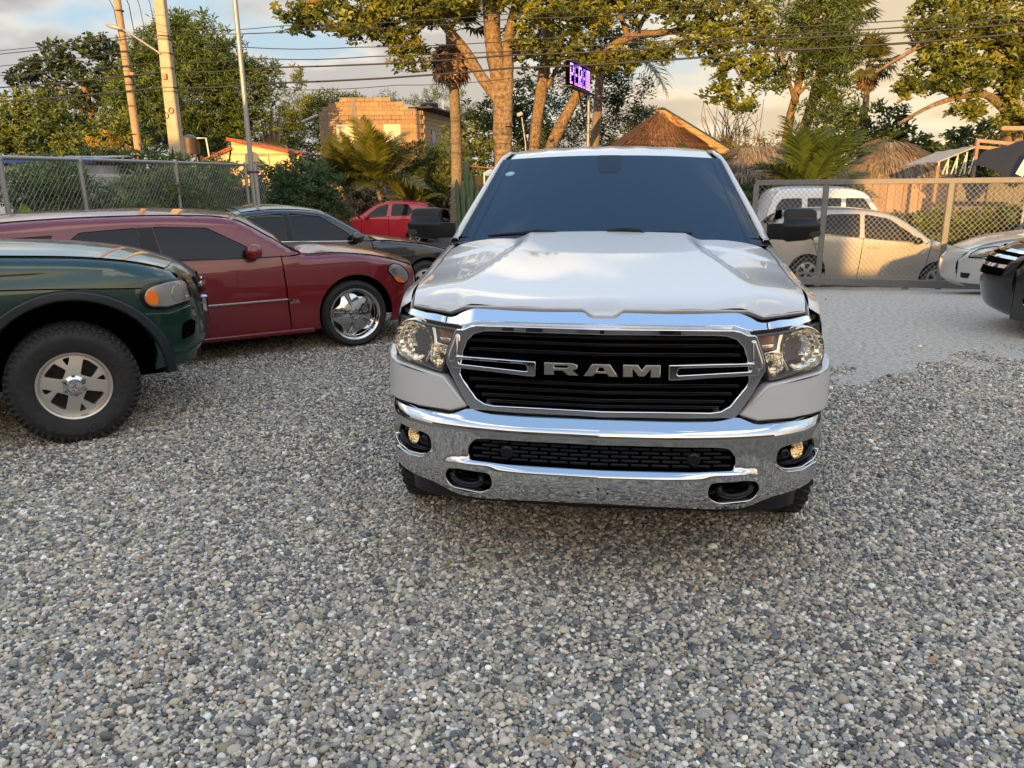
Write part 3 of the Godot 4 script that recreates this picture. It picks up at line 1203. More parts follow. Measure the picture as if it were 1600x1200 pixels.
	for w in [[-0.80, 0.055, -0.30, 0.095], [-0.02, 0.075, 0.56, 0.095]]:
		g = G.new()
		var pts := []
		for k in 9:
			var q := Vector2(lerpf(w[0], w[2], k / 8.0), lerpf(w[1], w[3], k / 8.0))
			pts.append(t_glass(q) + Vector3(0, 0.016 + 0.006 * sin(PI * k / 8.0), 0.012))
		g.tube(pts, [0.008, 0.011, 0.012, 0.012, 0.012, 0.012, 0.012, 0.011, 0.008], 6)
		var e0 := t_glass(Vector2(w[2] - 0.16 if w[0] < -0.5 else w[0] + 0.12, w[1])) + Vector3(0, 0.035, 0.03)
		g.tube([e0 + Vector3(-0.09, 0.0, 0.0), e0 + Vector3(0.0, 0.012, 0.0), e0 + Vector3(0.10, 0.006, 0.01), e0 + Vector3(0.17, -0.04, 0.05)], [0.014, 0.016, 0.014, 0.012], 6)
		obj("wiper", g, black, t)

	# chrome strip under the hood edge: centre piece and two ends
	var edge_z := []
	for k in range(2, 22, 2):
		edge_z.append(Vector2(half[k], half[k + 1]))
	var seam := func(x: float) -> float: return hood_y(x, key(edge_z, maxf(x, 0.0401))) - 0.011
	var low_edge := [0.0, 1.131, 0.457, 1.129, 0.555, 1.127, 0.585, 1.117, 0.618, 1.110, 0.690, 1.1125]
	for x in [0.690, 0.67, 0.65, 0.63, 0.61, 0.59, 0.57, 0.55, 0.50, 0.40, 0.25, 0.12, 0.088, 0.075, 0.062, 0.05, 0.040, 0.0]:
		low_edge.append_array([x, seam.call(x)])
	var cp := whole(low_edge)
	one(t, "chrome_strip", cp, [], t_bar, chrome, 0.0, 0.03, 0.003, 0.02)
	both(t, "chrome_strip", V2([0.694, 1.113, 0.85, 1.1185, 0.985, 1.126, 1.0, 1.132, 0.975, 1.145, 0.88, seam.call(0.856), 0.80, seam.call(0.80), 0.75, seam.call(0.75), 0.694, seam.call(0.694)]), [], t_bar, chrome, 0.0, 0.03, 0.003, 0.02)
	# everything behind the joints
	one(t, "front_frame", whole([0.0, 0.50, 0.9, 0.50, 1.0, 0.75, 1.0, 1.10, 0.93, 1.14, 0.667, 1.13, 0.59, 1.165, 0.0, 1.165]), [whole([0.0, 0.77, 0.52, 0.77, 0.6, 0.88, 0.6, 1.06, 0.52, 1.098, 0.0, 1.098])], func(p): return plan(p.x, p.y, lerpf(-0.085, -0.155, (p.y - 0.76) / 0.34)), black, -0.022, 0.0, 0.0, 0.05)
	# grille surround
	var open := whole([0.0, 0.784, 0.45, 0.784, 0.49, 0.789, 0.525, 0.808, 0.585, 0.885, 0.597, 0.907, 0.588, 1.0, 0.577, 1.045, 0.55, 1.076, 0.51, 1.089, 0.473, 1.0915, 0.0, 1.0925])
	var surround := whole([0.0, 0.752, 0.545, 0.752, 0.566, 0.770, 0.60, 0.825, 0.668, 0.945, 0.664, 0.99, 0.640, 1.085, 0.630, 1.096, 0.600, 1.097, 0.570, 1.112, 0.54, 1.119, 0.457, 1.121, 0.0, 1.123])
	one(t, "grille_surround", surround, [open], t_fascia, chrome, 0.012, 0.05, 0.007, 0.025)
	both(t, "surround_fin", soft(V2([0.612, 1.07, 0.626, 1.075, 0.648, 0.99, 0.650, 0.955, 0.612, 0.950, 0.606, 0.99]), 0.01), [], t_fascia, chrome, 0.026, 0.03, 0.010, 0.02)
	var u_out := soft(V2([0.628, 0.984, 0.292, 0.981, 0.269, 0.981, 0.269, 0.914, 0.292, 0.914, 0.640, 0.930]), 0.02)
	var u_in := soft(V2([0.600, 0.966, 0.312, 0.963, 0.306, 0.939, 0.600, 0.951]), 0.006)
	both(t, "grille_bracket", u_out, [u_in], t_fascia, chrome, 0.022, 0.05, 0.006, 0.02)
	one(t, "grille_mesh", open, [], t_fascia, M["void"], -0.075, 0.0, 0.0, 0.05)
	for y in [1.082, 1.052, 1.014, 0.886, 0.854, 0.822, 0.797]:
		var w := 0.575 if y > 0.9 else lerpf(0.49, 0.57, clampf((y - 0.797) / 0.09, 0, 1))
		one(t, "grille_bar", whole([0.0, y - 0.009, w, y - 0.009, w + 0.004, y, w, y + 0.006, 0.0, y + 0.006]), [], t_fascia, gloss, -0.020, 0.04, 0.003, 0.06)
	one(t, "grille_panel", whole([0.0, 0.908, 0.250, 0.908, 0.250, 0.990, 0.0, 0.990]), [], t_fascia, M["void"], -0.050, 0.02, 0.003, 0.06)
	# raised letters
	var let := [
		[-0.237, 0.144, [0, 0, 0, 1, 0.82, 1, 0.97, 0.88, 0.97, 0.55, 0.84, 0.42, 1.02, 0, 0.70, 0, 0.54, 0.34, 0.30, 0.34, 0.30, 0], [0.30, 0.62, 0.30, 0.76, 0.64, 0.76, 0.69, 0.72, 0.69, 0.66, 0.64, 0.62]],
		[-0.075, 0.146, [0, 0, 0.25, 1, 0.75, 1, 1, 0, 0.72, 0, 0.66, 0.22, 0.34, 0.22, 0.28, 0], [0.40, 0.44, 0.45, 0.70, 0.55, 0.70, 0.60, 0.44]],
		[0.087, 0.153, [0, 0, 0, 1, 0.40, 1, 0.50, 0.60, 0.60, 1, 1, 1, 1, 0, 0.73, 0, 0.73, 0.60, 0.58, 0.06, 0.42, 0.06, 0.27, 0.60, 0.27, 0], []]]
	for e in let:
		var polys := []
		for q in [e[2], e[3]]:
			var p := PackedVector2Array()
			for k in range(0, q.size(), 2):
				p.append(Vector2(e[0] + q[k] * e[1], 0.9245 + q[k + 1] * 0.052))
			polys.append(p)
		one(t, "letter", polys[0], [polys[1]] if polys[1].size() > 2 else [], t_fascia, M["letter_metal"], 0.012, 0.03, 0.0035, 0.03)

	# headlamps
	var lamp := V2([0.985, 1.1115, 0.90, 1.1105, 0.76, 1.102, 0.634, 1.094, 0.642, 1.06, 0.653, 1.015, 0.684, 0.902, 0.735, 0.909, 0.92, 0.929, 0.965, 0.938, 1.0, 0.962, 1.01, 1.03])
	for s in [1, -1]:
		var lp: PackedVector2Array = lamp if s > 0 else mirror(lamp)
		var inn := G.ring_inset(G.ccw(lp), 0.010)
		var hl := sub("headlight", t)
		one(hl, "bezel", lp, [inn], t_fascia, M["dark_plastic"], 0.008, 0.075, 0.004, 0.03)
		one(hl, "housing", inn, [disc(Vector2(0.832 * s, 1.018), 0.084, 0.086, 32), disc(Vector2(0.703 * s, 0.966), 0.034, 0.038, 20)], t_fascia, M["lamp_grey"], -0.050, 0.0, 0.0, 0.03)
		one(hl, "lamp_back", inn, [], t_fascia, M["lamp_grey"], -0.12, 0.0, 0.0, 0.06)
		g = G.new()
		var c := t_fascia(Vector2(0.846 * s, 1.018))
		var fw := Vector3(0.30 * s, 0.06, 1).normalized()
		bowl(g, along(c + Vector3(0, 0, -0.006), fw), 0.090, 0.075, 14)
		g.lathe(along(c + Vector3(0, 0, -0.006), fw), [Vector2(0.089, -0.004), Vector2(0.094, 0.004), Vector2(0.099, -0.004), Vector2(0.102, -0.05)], 40)
		obj("main_reflector", g, M["reflector"], hl)
		g = G.new()
		g.box(along(c + fw * -0.012 + Vector3(0, 0.012, 0), fw), Vector3(0.058, 0.02, 0.016), 0.005)
		g.box(along(c + fw * -0.022 + Vector3(0, -0.012, 0), fw), Vector3(0.022, 0.03, 0.03), 0.004)
		obj("bulb_shield", g, M["chrome"], hl)
		g = G.new()
		c = t_fascia(Vector2(0.705 * s, 0.968))
		bowl(g, along(c + Vector3(0, 0, -0.012), Vector3(0.15 * s, 0.1, 1)), 0.042, 0.04, 5)
		obj("side_reflector", g, M["reflector"], hl)
		for q in [[-0.03, 0.03], [0.02, 0.034], [0.0, -0.034]]:
			g = G.new()
			bowl(g, along(t_fascia(Vector2((0.705 + q[0]) * s, 0.968 + q[1])) + Vector3(0, 0, -0.016), Vector3(0.1 * s, 0.2, 1)), 0.02, 0.015, 3)
			obj("side_reflector", g, M["reflector"], hl)
		var am := V2([0.650, 1.086, 0.742, 1.092, 0.728, 1.055, 0.715, 1.028, 0.668, 1.022])
		one(hl, "turn_lamp", am if s > 0 else mirror(am), [], t_fascia, M["amber_dim"], -0.03, 0.02, 0.004, 0.02)
		am = V2([0.668, 1.050, 0.730, 1.054, 0.726, 1.046, 0.715, 1.036, 0.672, 1.033])
		one(hl, "chrome_trim", am if s > 0 else mirror(am), [], t_fascia, M["reflector"], -0.024, 0.02, 0.004, 0.02)
		am = V2([0.748, 1.092, 0.775, 1.093, 0.752, 1.045, 0.747, 1.02, 0.775, 0.965, 0.792, 0.935, 0.775, 0.93, 0.735, 1.01, 0.700, 1.013, 0.66, 1.008, 0.656, 1.016, 0.70, 1.024, 0.728, 1.030])
		one(hl, "chrome_trim", am if s > 0 else mirror(am), [], t_fascia, M["reflector"], -0.015, 0.03, 0.006, 0.02)
		am = V2([0.80, 0.922, 0.93, 0.938, 0.985, 0.968, 0.985, 1.0, 0.955, 0.975, 0.93, 0.955, 0.815, 0.932])
		one(hl, "chrome_trim", am if s > 0 else mirror(am), [], t_fascia, M["reflector"], -0.02, 0.02, 0.006, 0.02)
		one(hl, "lens", inn, [], t_fascia, M["clear_lens"], 0.006, 0.0, 0.0, 0.04)
		# painted corner panel under the lamp
		var pn := V2([1.08, 0.955, 1.03, 0.935, 0.985, 0.920, 0.93, 0.915, 0.735, 0.901, 0.684, 0.894, 0.670, 0.887, 0.566, 0.772, 0.580, 0.760, 0.640, 0.736, 0.80, 0.733, 1.0, 0.731, 1.08, 0.735])
		one(t, "corner_panel", pn if s > 0 else mirror(pn), [], func(p): return t_fascia(p) + Vector3(signf(p.x) * 0.018 * sst(0.85, 1.05, absf(p.x)), 0, 0), white, 0.018, 0.05, 0.012, 0.03)
		pn = V2([0.69, 0.8885, 0.93, 0.903, 1.06, 0.922, 1.07, 0.90, 0.93, 0.880, 0.69, 0.868, 0.586, 0.765, 0.575, 0.772])

	# chrome bumper with its openings
	var fog := soft(V2([1.0, 0.648, 0.96, 0.647, 0.778, 0.642, 0.742, 0.634, 0.730, 0.61, 0.730, 0.575, 0.755, 0.55, 0.785, 0.541, 0.85, 0.536, 0.94, 0.548, 1.0, 0.565]), 0.012)
	var hook := soft(V2([0.462, 0.507, 0.600, 0.511, 0.655, 0.495, 0.668, 0.455, 0.640, 0.414, 0.50, 0.411, 0.455, 0.440, 0.450, 0.480]), 0.03)
	var low := soft(whole([0.0, 0.553, 0.40, 0.556, 0.545, 0.561, 0.556, 0.58, 0.552, 0.612, 0.525, 0.645, 0.48, 0.651, 0.0, 0.655]), 0.012)
	var bo := whole([0.0, 0.395, 0.30, 0.386, 0.485, 0.372, 0.60, 0.370, 0.65, 0.379, 0.725, 0.412, 0.80, 0.420, 0.92, 0.436, 1.02, 0.470, 1.20, 0.50, 1.30, 0.52, 1.32, 0.722, 1.20, 0.735, 1.0, 0.739, 0.80, 0.740, 0.650, 0.740, 0.625, 0.744, 0.575, 0.763, 0.555, 0.765, 0.50, 0.757, 0.46, 0.754, 0.0, 0.755])
	var bm := one(t, "front_bumper", bo, [low, hook, mirror(hook), fog, mirror(fog)], t_bumper, M["bumper_chrome"], 0.0, 0.04, 0.006, 0.016)
	one(bm, "intake_grille", low, [], t_bumper, M["void"], -0.045, 0.0, 0.0, 0.06)
	for r in 5:
		for k in 13:
			var x := -0.50 + k * 0.0835 + (0.042 if r % 2 else 0.0)
			if absf(x) > 0.52:
				continue
			g = G.new()
			var c := t_bumper(Vector2(x, 0.567 + r * 0.018))
			g.box(Transform3D(Basis(Vector3.UP, x * 0.15), c + Vector3(0, 0, -0.022)), Vector3(0.074, 0.011, 0.012), 0.003)
			obj("grille_cell", g, black, bm)
	for x in [-0.385, 0.385]:
		g = G.new()
		g.lathe(along(t_bumper(Vector2(x, 0.603)) + Vector3(0, 0, -0.012), Vector3.BACK), [Vector2(0.027, -0.01), Vector2(0.027, 0.006), Vector2(0.018, 0.010), Vector2(0.016, 0.004), Vector2(0.0, 0.004)], 20)
		obj("parking_sensor", g, black, bm)
	for x in [-0.765, 0.765]:
		g = G.new()
		g.lathe(along(t_bumper(Vector2(x, 0.604)) + Vector3(0, 0, -0.022), Vector3(signf(x) * 0.3, 0, 1)), [Vector2(0.020, -0.01), Vector2(0.020, 0.006), Vector2(0.013, 0.010), Vector2(0.011, 0.004), Vector2(0.0, 0.004)], 16)
		obj("parking_sensor", g, black, bm)
	for x in [-0.06, 0.06, 0.02]:
		g = G.new()
		g.lathe(along(t_bumper(Vector2(x - 0.02, 0.455 if absf(x) > 0.03 else 0.475)) + Vector3(0, 0, 0.0005), Vector3.BACK), [Vector2(0.005, 0.0), Vector2(0.0, 0.0005)], 8)
		obj("bolt_hole", g, M["void"], bm)
	for s in [1, -1]:
		var fg: PackedVector2Array = fog if s > 0 else mirror(fog)
		one(bm, "fog_pocket", fg, [], t_bumper, black, -0.045, 0.0, 0.0, 0.04)
		var wing := V2([0.99, 0.585, 0.935, 0.600, 0.90, 0.572, 0.80, 0.565, 0.75, 0.562, 0.785, 0.545, 0.85, 0.540, 0.94, 0.552, 0.985, 0.568])
		one(bm, "fog_pocket", wing if s > 0 else mirror(wing), [], t_bumper, black, -0.02, 0.03, 0.008, 0.03)
		g = G.new()
		var c := t_bumper(Vector2(0.825 * s, 0.612)) + Vector3(0, 0, -0.022)
		var fr := along(c, Vector3(0.25 * s, 0.0, 1))
		bowl(g, fr * Transform3D(Basis.from_scale(Vector3(1.0, 1, 0.62)), Vector3.ZERO), 0.043, 0.03, 6)
		obj("fog_lamp", g, M["reflector_warm"], bm)
		g = G.new()
		g.lathe(fr * Transform3D(Basis.from_scale(Vector3(1.0, 1, 0.62)), Vector3.ZERO), [Vector2(0.042, 0.002), Vector2(0.03, 0.012), Vector2(0.0, 0.017)], 24)
		obj("fog_lens", g, M["clear_lens"], bm)
		var tr := V2([0.727, 0.566, 0.755, 0.542, 0.785, 0.531, 0.85, 0.526, 0.93, 0.536, 0.955, 0.540, 0.955, 0.530, 0.93, 0.521, 0.85, 0.511, 0.785, 0.517, 0.748, 0.533, 0.722, 0.562])
		one(bm, "fog_trim", tr if s > 0 else mirror(tr), [], t_bumper, M["bumper_chrome"], 0.010, 0.02, 0.005, 0.02)
		var hk: PackedVector2Array = hook if s > 0 else mirror(hook)
		one(bm, "hook_pocket", hk, [], t_bumper, M["void"], -0.10, 0.07, 0.0, 0.05)
		g = G.new()
		var pts := []
		for k in 15:
			var a := PI * 0.9 + PI * 1.2 * k / 14.0
			pts.append(t_bumper(Vector2((0.565 + 0.066 * cos(a)) * s, 0.462 + 0.030 * sin(a))) + Vector3(0, 0, -0.035 - 0.05 * maxf(0.0, sin(a))))
		g.tube(pts, [0.014], 8)
		obj("tow_hook", g, black, bm)
	# lower plastics, underbody
	one(t, "air_dam", whole([0.0, 0.315, 0.40, 0.312, 0.64, 0.296, 0.78, 0.275, 0.95, 0.27, 0.99, 0.46, 0.65, 0.42, 0.0, 0.43]), [], t_bumper, black, -0.055, 0.03, 0.01, 0.06)
	g = G.new()
	g.box(X(0, 0.52, -3.1), Vector3(1.5, 0.36, 5.0))
	g.box(X(0, 0.85, -1.9), Vector3(1.86, 0.7, 0.06))
	g.box(X(0, 0.62, -0.75), Vector3(1.20, 0.5, 0.9))
	obj("chassis", g, M["void"], t)
	g = G.new()
	g.box(X(0, 0.98, -5.77), Vector3(1.80, 0.72, 0.05), 0.012)
	obj("tailgate", g, white, t)
	g = G.new()
	g.box(X(0, 0.80, -4.95), Vector3(1.80, 0.06, 1.6))
	g.box(X(0, 1.08, -4.17), Vector3(1.86, 0.62, 0.05))
	obj("bed_floor", g, black, t)
	g = G.new()
	g.box(X(0, 1.58, -4.17), Vector3(1.36, 0.42, 0.03), 0.01)
	obj("rear_window", g, M["tint"], t)
	g = G.new()
	g.box(X(0, 1.12, -2.9), Vector3(1.84, 0.5, 2.4))
	obj("interior", g, M["void"], t)
	g = G.new()
	g.box(X(0, 0.56, -5.88), Vector3(1.9, 0.2, 0.14), 0.03)
	obj("rear_bumper", g, M["bumper_chrome"], t)
	for s in [1.0, -1.0]:
		for z in [-1.01, -4.70]:
			make_wheel(t, Vector3(0.885 * s, 0.412, z), s, 0.412, 0.245, 0.295, "truck")
	# wing mirrors
	var mo := V2([0.935, 1.355, 0.925, 1.455, 0.95, 1.466, 1.028, 1.468, 1.026, 1.530, 1.040, 1.546, 1.195, 1.545, 1.222, 1.528, 1.230, 1.470, 1.246, 1.450, 1.248, 1.405, 1.235, 1.372, 1.16, 1.350, 1.05, 1.340, 1.03, 1.352])
	for s in [1, -1]:
		var wm := one(t, "wing_mirror", soft(mo if s > 0 else mirror(mo), 0.012), [], t_mirror, black, 0.0, 0.13, 0.018, 0.02)
		var ind := V2([1.165, 1.380, 1.180, 1.405, 1.240, 1.412, 1.238, 1.388, 1.225, 1.376])
		one(wm, "turn_lamp", ind if s > 0 else mirror(ind), [], t_mirror, M["smoke_lens"], 0.003, 0.01, 0.002, 0.02)
		var in2 := V2([1.028, 1.478, 1.028, 1.53, 0.996, 1.522, 0.985, 1.475])
		one(wm, "folded_glass", in2 if s > 0 else mirror(in2), [], func(p): return t_mirror(p) + Vector3(0, 0, -0.07), M["void"], 0.0, 0.03, 0.002, 0.03)


# ---------------------------------------------------------------- the other cars
# frame: x to the side, y up, z forward, 0 at the front axle
class Body:
	var top := []          # side outline over the car, front to rear: Vector2(s, y)
	var bow := []
	var crown := []
	var wide := []
	var sec := []
	var r := 0.06
	var tall := PackedFloat32Array()
	var s0 := 0.0

	func at(k: float) -> Vector2:
		var n := top.size()
		k = clampf(k, 0.0, n - 1.001)
		var j := int(k)
		return top[j].cubic_interpolate(top[j + 1], top[maxi(j - 1, 0)], top[mini(j + 2, n - 1)], k - j)

	func along(a: Array, k: float) -> float:
		k = clampf(k, 0.0, a.size() - 1.001)
		return lerpf(a[int(k)], a[int(k) + 1], sst(0, 1, k - int(k)))

	static func sst(a: float, b: float, x: float) -> float:
		var t := clampf((x - a) / (b - a), 0.0, 1.0)
		return t * t * (3.0 - 2.0 * t)

	func setup() -> void:
		var lo := 1e9
		var hi := -1e9
		for p in top:
			lo = minf(lo, p.x)
			hi = maxf(hi, p.x)
		s0 = lo - 0.1
		tall.resize(int((hi - lo + 0.2) / 0.02) + 2)
		tall.fill(0.0)
		for k in top.size() * 60:
			var p := at(k / 60.0)
			var j := int((p.x - s0) / 0.02)
			if j >= 0 and j < tall.size():
				tall[j] = maxf(tall[j], p.y)
		for j in range(1, tall.size()):
			if tall[j] == 0.0:
				tall[j] = tall[j - 1]

	func ytop(s: float) -> float:
		var f := clampf((s - s0) / 0.02 - 0.5, 0.0, tall.size() - 2)
		return lerpf(tall[int(f)], tall[int(f) + 1], f - int(f))

	func full(s: float, y: float, key) -> float:
		return key.call(wide, s) + key.call(sec, y)

	func half(s: float, y: float, key) -> float:
		var w := full(s, y, key)
		var d := ytop(s) - y
		if d < r:
			d = maxf(d, 0.0)
			w -= r - sqrt(maxf(0.0, r * r - (r - d) * (r - d)))
		return w


func make_car(sp: Dictionary) -> Node3D:
	var t := thing(sp.called, sp.label, sp.get("category", "car"), sp.at, atan2(sp.dir.x, sp.dir.z))
	if sp.has("pitch"):
		t.rotation.x = deg_to_rad(sp.pitch)
	var b := Body.new()
	var a: Array = sp.top
	for k in range(0, a.size(), 4):
		b.top.append(Vector2(a[k], a[k + 1]))
		b.bow.append(a[k + 2])
		b.crown.append(a[k + 3])
	b.wide = K2(sp.wide)
	b.sec = K2(sp.sec)
	b.r = sp.get("r", 0.07)
	b.setup()
	var kf = func(ks, x): return key(ks, x)
	var body: Material = sp.paint
	var dark: Material = M["void"]
	var belt := K2(sp.belt)
	var cowl: float = sp.cowl
	var front: float = sp.front
	var rear: float = sp.rear
	var sill: float = sp.sill
	var edge = func(s: float) -> float: return minf(b.ytop(s) - 0.004, key(belt, s)) if s < cowl else b.ytop(s) - 0.004
	var strip = func(p: Vector2) -> Vector3:
		var q := b.at(p.x)
		var e := 1.0 - p.y * p.y
		var hw := b.full(q.x, q.y, kf) - b.r
		return Vector3(p.y * hw, q.y + b.along(b.crown, p.x) * e, q.x + b.along(b.bow, p.x) * e)
	var nk := b.top.size() - 1
	# the whole skin over the top, then panels laid on it
	var g := G.new()
	g.patch(V2([0.02, -1, nk - 0.02, -1, nk - 0.02, 1, 0.02, 1]), [], 0.11, strip, Vector3(0, 1, 0.01), -0.004, 0.0, 0.0)
	# turn normals of the ends outward
	for k in g.v.size():
		if (g.v[k] - Vector3(0, 0.6, (front + rear) * 0.5)).dot(g.n[k]) < 0.0:
			g.n[k] = -g.n[k]
	for k in range(0, g.i.size(), 3):
		var fa := g.i[k]
		var fb := g.i[k + 1]
		var fc := g.i[k + 2]
		if (g.v[fc] - g.v[fa]).cross(g.v[fb] - g.v[fa]).dot(g.n[fa] + g.n[fb] + g.n[fc]) < 0.0:
			g.i[k + 1] = fc
			g.i[k + 2] = fb
	obj("body_shell", g, body, t)
	for e in sp.get("tops", []):
		g = G.new()
		g.patch(V2([e[1], -e[3], e[2], -e[4], e[2], e[4], e[1], e[3]]), [], 0.2, strip, e[6] if e.size() > 6 else Vector3(0, 1, 0.01), e[7] if e.size() > 7 else 0.004, 0.012, 0.0)
		obj(e[0], g, e[5], t)
	for e in sp.get("nose", []):
		for s in ([1, -1] if e[3] else [1]):
			g = G.new()
			var poly := soft(V2(e[1]), e[5] if e.size() > 5 else 0.03)
			if s < 0:
				for k in poly.size():
					poly[k].y = -poly[k].y
			g.patch(poly, [], 0.06, strip, Vector3(0, 0.2, 1), e[4] + 0.008, 0.03, 0.008)
			obj(e[0], g, e[2], t)
	var arch := []
	for e in sp.arches:
		arch.append(disc(Vector2(e[0], e[1]), e[2], e[2], 40))
	for s in [1, -1]:
		var map = func(p: Vector2) -> Vector3: return Vector3(s * b.half(p.x, p.y, kf), p.y, p.x)
		var out := Vector3(s, 0.25, 0)
		# dark layer that shows in the joints
		var sil := PackedVector2Array()
		var steps := 40
		for k in steps + 1:
			var x := lerpf(front - 0.14, rear + 0.10, float(k) / steps)
			sil.append(Vector2(x, b.ytop(x) - 0.02))
		sil.append(Vector2(rear + 0.10, sill + 0.06))
		sil.append(Vector2(front - 0.14, sill + 0.06))
		var left_over := [G.ccw(sil)]
		for ar in arch:
			var nxt := []
			for q in left_over:
				for r in Geometry2D.clip_polygons(q, ar):
					if not Geometry2D.is_polygon_clockwise(r):
						nxt.append(r)
			left_over = nxt
		g = G.new()
		for q in left_over:
			g.patch(q, [], 0.12, map, out, -0.02, 0.0, 0.0)
		obj("inner_body", g, dark, t)
		# lower panels between the door joints
		var cuts: Array = [[front, front]] + sp.cuts + [[rear, rear]]
		for k in cuts.size() - 1:
			var gap0 := 0.0 if k == 0 else 0.003
			var gap1 := 0.0 if k == cuts.size() - 2 else 0.003
			var b0: float = cuts[k][0] - gap0
			var b1: float = cuts[k + 1][0] + gap1
			var t0: float = cuts[k][1] - gap0
			var t1: float = cuts[k + 1][1] + gap1
			var poly := PackedVector2Array([Vector2(b1, sill), Vector2(b0, sill)])
			var m := 14
			for j in m + 1:
				var x := lerpf(t0, t1, float(j) / m)
				poly.append(Vector2(x, edge.call(x)))
			var bits := [G.ccw(poly)]
			for ar in arch:
				var left := []
				for q in bits:
					for r in Geometry2D.clip_polygons(q, ar):
						if not Geometry2D.is_polygon_clockwise(r):
							left.append(r)
				bits = left
			for q in bits:
				g = G.new()
				g.patch(q, [], 0.055, map, out, 0.0, 0.02, 0.004)
				obj(sp.parts[k], g, body, t)
		# frame round the side windows
		var gh := PackedVector2Array()
		var m2 := 26
		for j in m2 + 1:
			var x := lerpf(cowl + 0.02, rear, float(j) / m2)
			gh.append(Vector2(x, edge.call(x) + 0.004))
		for j in m2 + 1:
			var x := lerpf(rear, cowl + 0.02, float(j) / m2)
			gh.append(Vector2(x, maxf(b.ytop(x) - 0.001, edge.call(x) + 0.006)))
		var holes := []
		for wi in sp.windows:
			holes.append(soft(V2(wi), sp.get("corner", 0.03)))
		g = G.new()
		g.patch(gh, holes, 0.06, map, out, 0.0, 0.015, 0.004)
		obj("window_frame", g, body, t)
		for hh in holes:
			g = G.new()
			g.patch(G.ring_inset(G.ccw(hh), -0.01), [], 0.08, map, out, -0.010, 0.004, 0.0)
			obj("side_window", g, M["tint"], t)
		for e in sp.get("sides", []):
			if e[0] == "headlight":
				g = G.new()
				g.patch(G.ring_inset(G.ccw(soft(V2(e[1]), 0.02)), -0.007), [], 0.05, map, out, 0.002, 0.02, 0.002)
				obj("lamp_seal", g, M["gloss_black"], t)
			g = G.new()
			g.patch(soft(V2(e[1]), e[4] if e.size() > 4 else 0.01), [], 0.05, map, out, e[3], e[5] if e.size() > 5 else 0.02, e[6] if e.size() > 6 else 0.004)
			obj(e[0], g, e[2], t)
		for e in sp.get("flares", []):
			g = G.new()
			var ring := PackedVector2Array()
			for k in 25:
				var an := deg_to_rad(lerpf(e[3], e[4], k / 24.0))
				ring.append(Vector2(e[0] + cos(an) * (e[2] + e[5]), e[1] + sin(an) * (e[2] + e[5])))
			for k in range(24, -1, -1):
				var an := deg_to_rad(lerpf(e[3], e[4], k / 24.0))
				ring.append(Vector2(e[0] + cos(an) * e[2], e[1] + sin(an) * e[2]))
			g.patch(ring, [], 0.05, map, out, e[6], 0.10, e[7])
			obj("wheel_arch_trim", g, e[8], t)
		for ar in sp.arches:
			g = G.new()
			var rows := []
			for j in 2:
				var row := []
				for k in 21:
					var an := deg_to_rad(2.0 + 176.0 * k / 20.0)
					var x: float = ar[0] + cos(an) * ar[2]
					var y: float = ar[1] + sin(an) * ar[2]
					row.append(Vector3(s * (b.half(x, minf(y, b.ytop(x)), kf) - 0.012 - 0.30 * j), y, x))
				rows.append(row)
			g.sheet(rows, false, Vector3.DOWN)
			var mid := Vector3(s * (b.full(ar[0], ar[1], kf) - 0.31), ar[1], ar[0])
			var fan_pts := []
			for k in 21:
				var an := deg_to_rad(-8.0 + 196.0 * k / 20.0)
				fan_pts.append(mid + Vector3(0, sin(an), cos(an)) * (ar[2] + 0.02))
			g.flat(fan_pts, Vector3(s, 0, 0))
			obj("wheel_well", g, dark, t)
		if sp.has("mirror"):
			var c: Array = sp.mirror
			var mw := b.half(c[0], c[1], kf)
			g = G.new()
			var pr := []
			for k in 13:
				var an := PI * k / 12.0
				pr.append(Vector2(pow(sin(an), 0.75), -cos(an)))
			g.lathe(Transform3D(Basis.from_scale(Vector3(c[2], c[3], c[4])), Vector3(s * (mw + c[2] * 0.9 + 0.02), c[1], c[0])), pr, 20)
			obj("wing_mirror", g, c[5], t)
			g = G.new()
			g.box(X(s * (mw + 0.02), c[1] - c[3] * 0.7, c[0]), Vector3(0.10, 0.03, 0.06), 0.01)
			obj("mirror_arm", g, M["black_plastic"], t)
		for wz in sp.wheels:
			var rr: float = sp.wheel[0]
			make_wheel(t, Vector3(s * (sp.wheel[3]), rr, wz), s, rr, sp.wheel[1], sp.wheel[2], sp.wheel[4], sp.get("steer", 0.0) if wz == 0.0 else 0.0, sp.get("spin", 0.0))
		for e in sp.get("handles", []):
			g = G.new()
			var hw := b.half(e[0], e[1], kf)
			g.box(Transform3D(Basis(Vector3.UP, 0), Vector3(s * (hw + 0.022), e[1], e[0])), Vector3(0.02, 0.028, 0.20), 0.009)
			for q in [-0.085, 0.085]:
				g.box(X(s * (hw + 0.008), e[1], e[0] + q), Vector3(0.03, 0.022, 0.025), 0.006)
			obj("handle", g, e[2], t)
	g = G.new()
	g.box(X(0, sill + 0.22, (front + rear) * 0.5), Vector3(sp.wheel[3] * 2.0 - 0.45, 0.36, front - rear - 0.5))
	obj("chassis", g, dark, t)
	return t


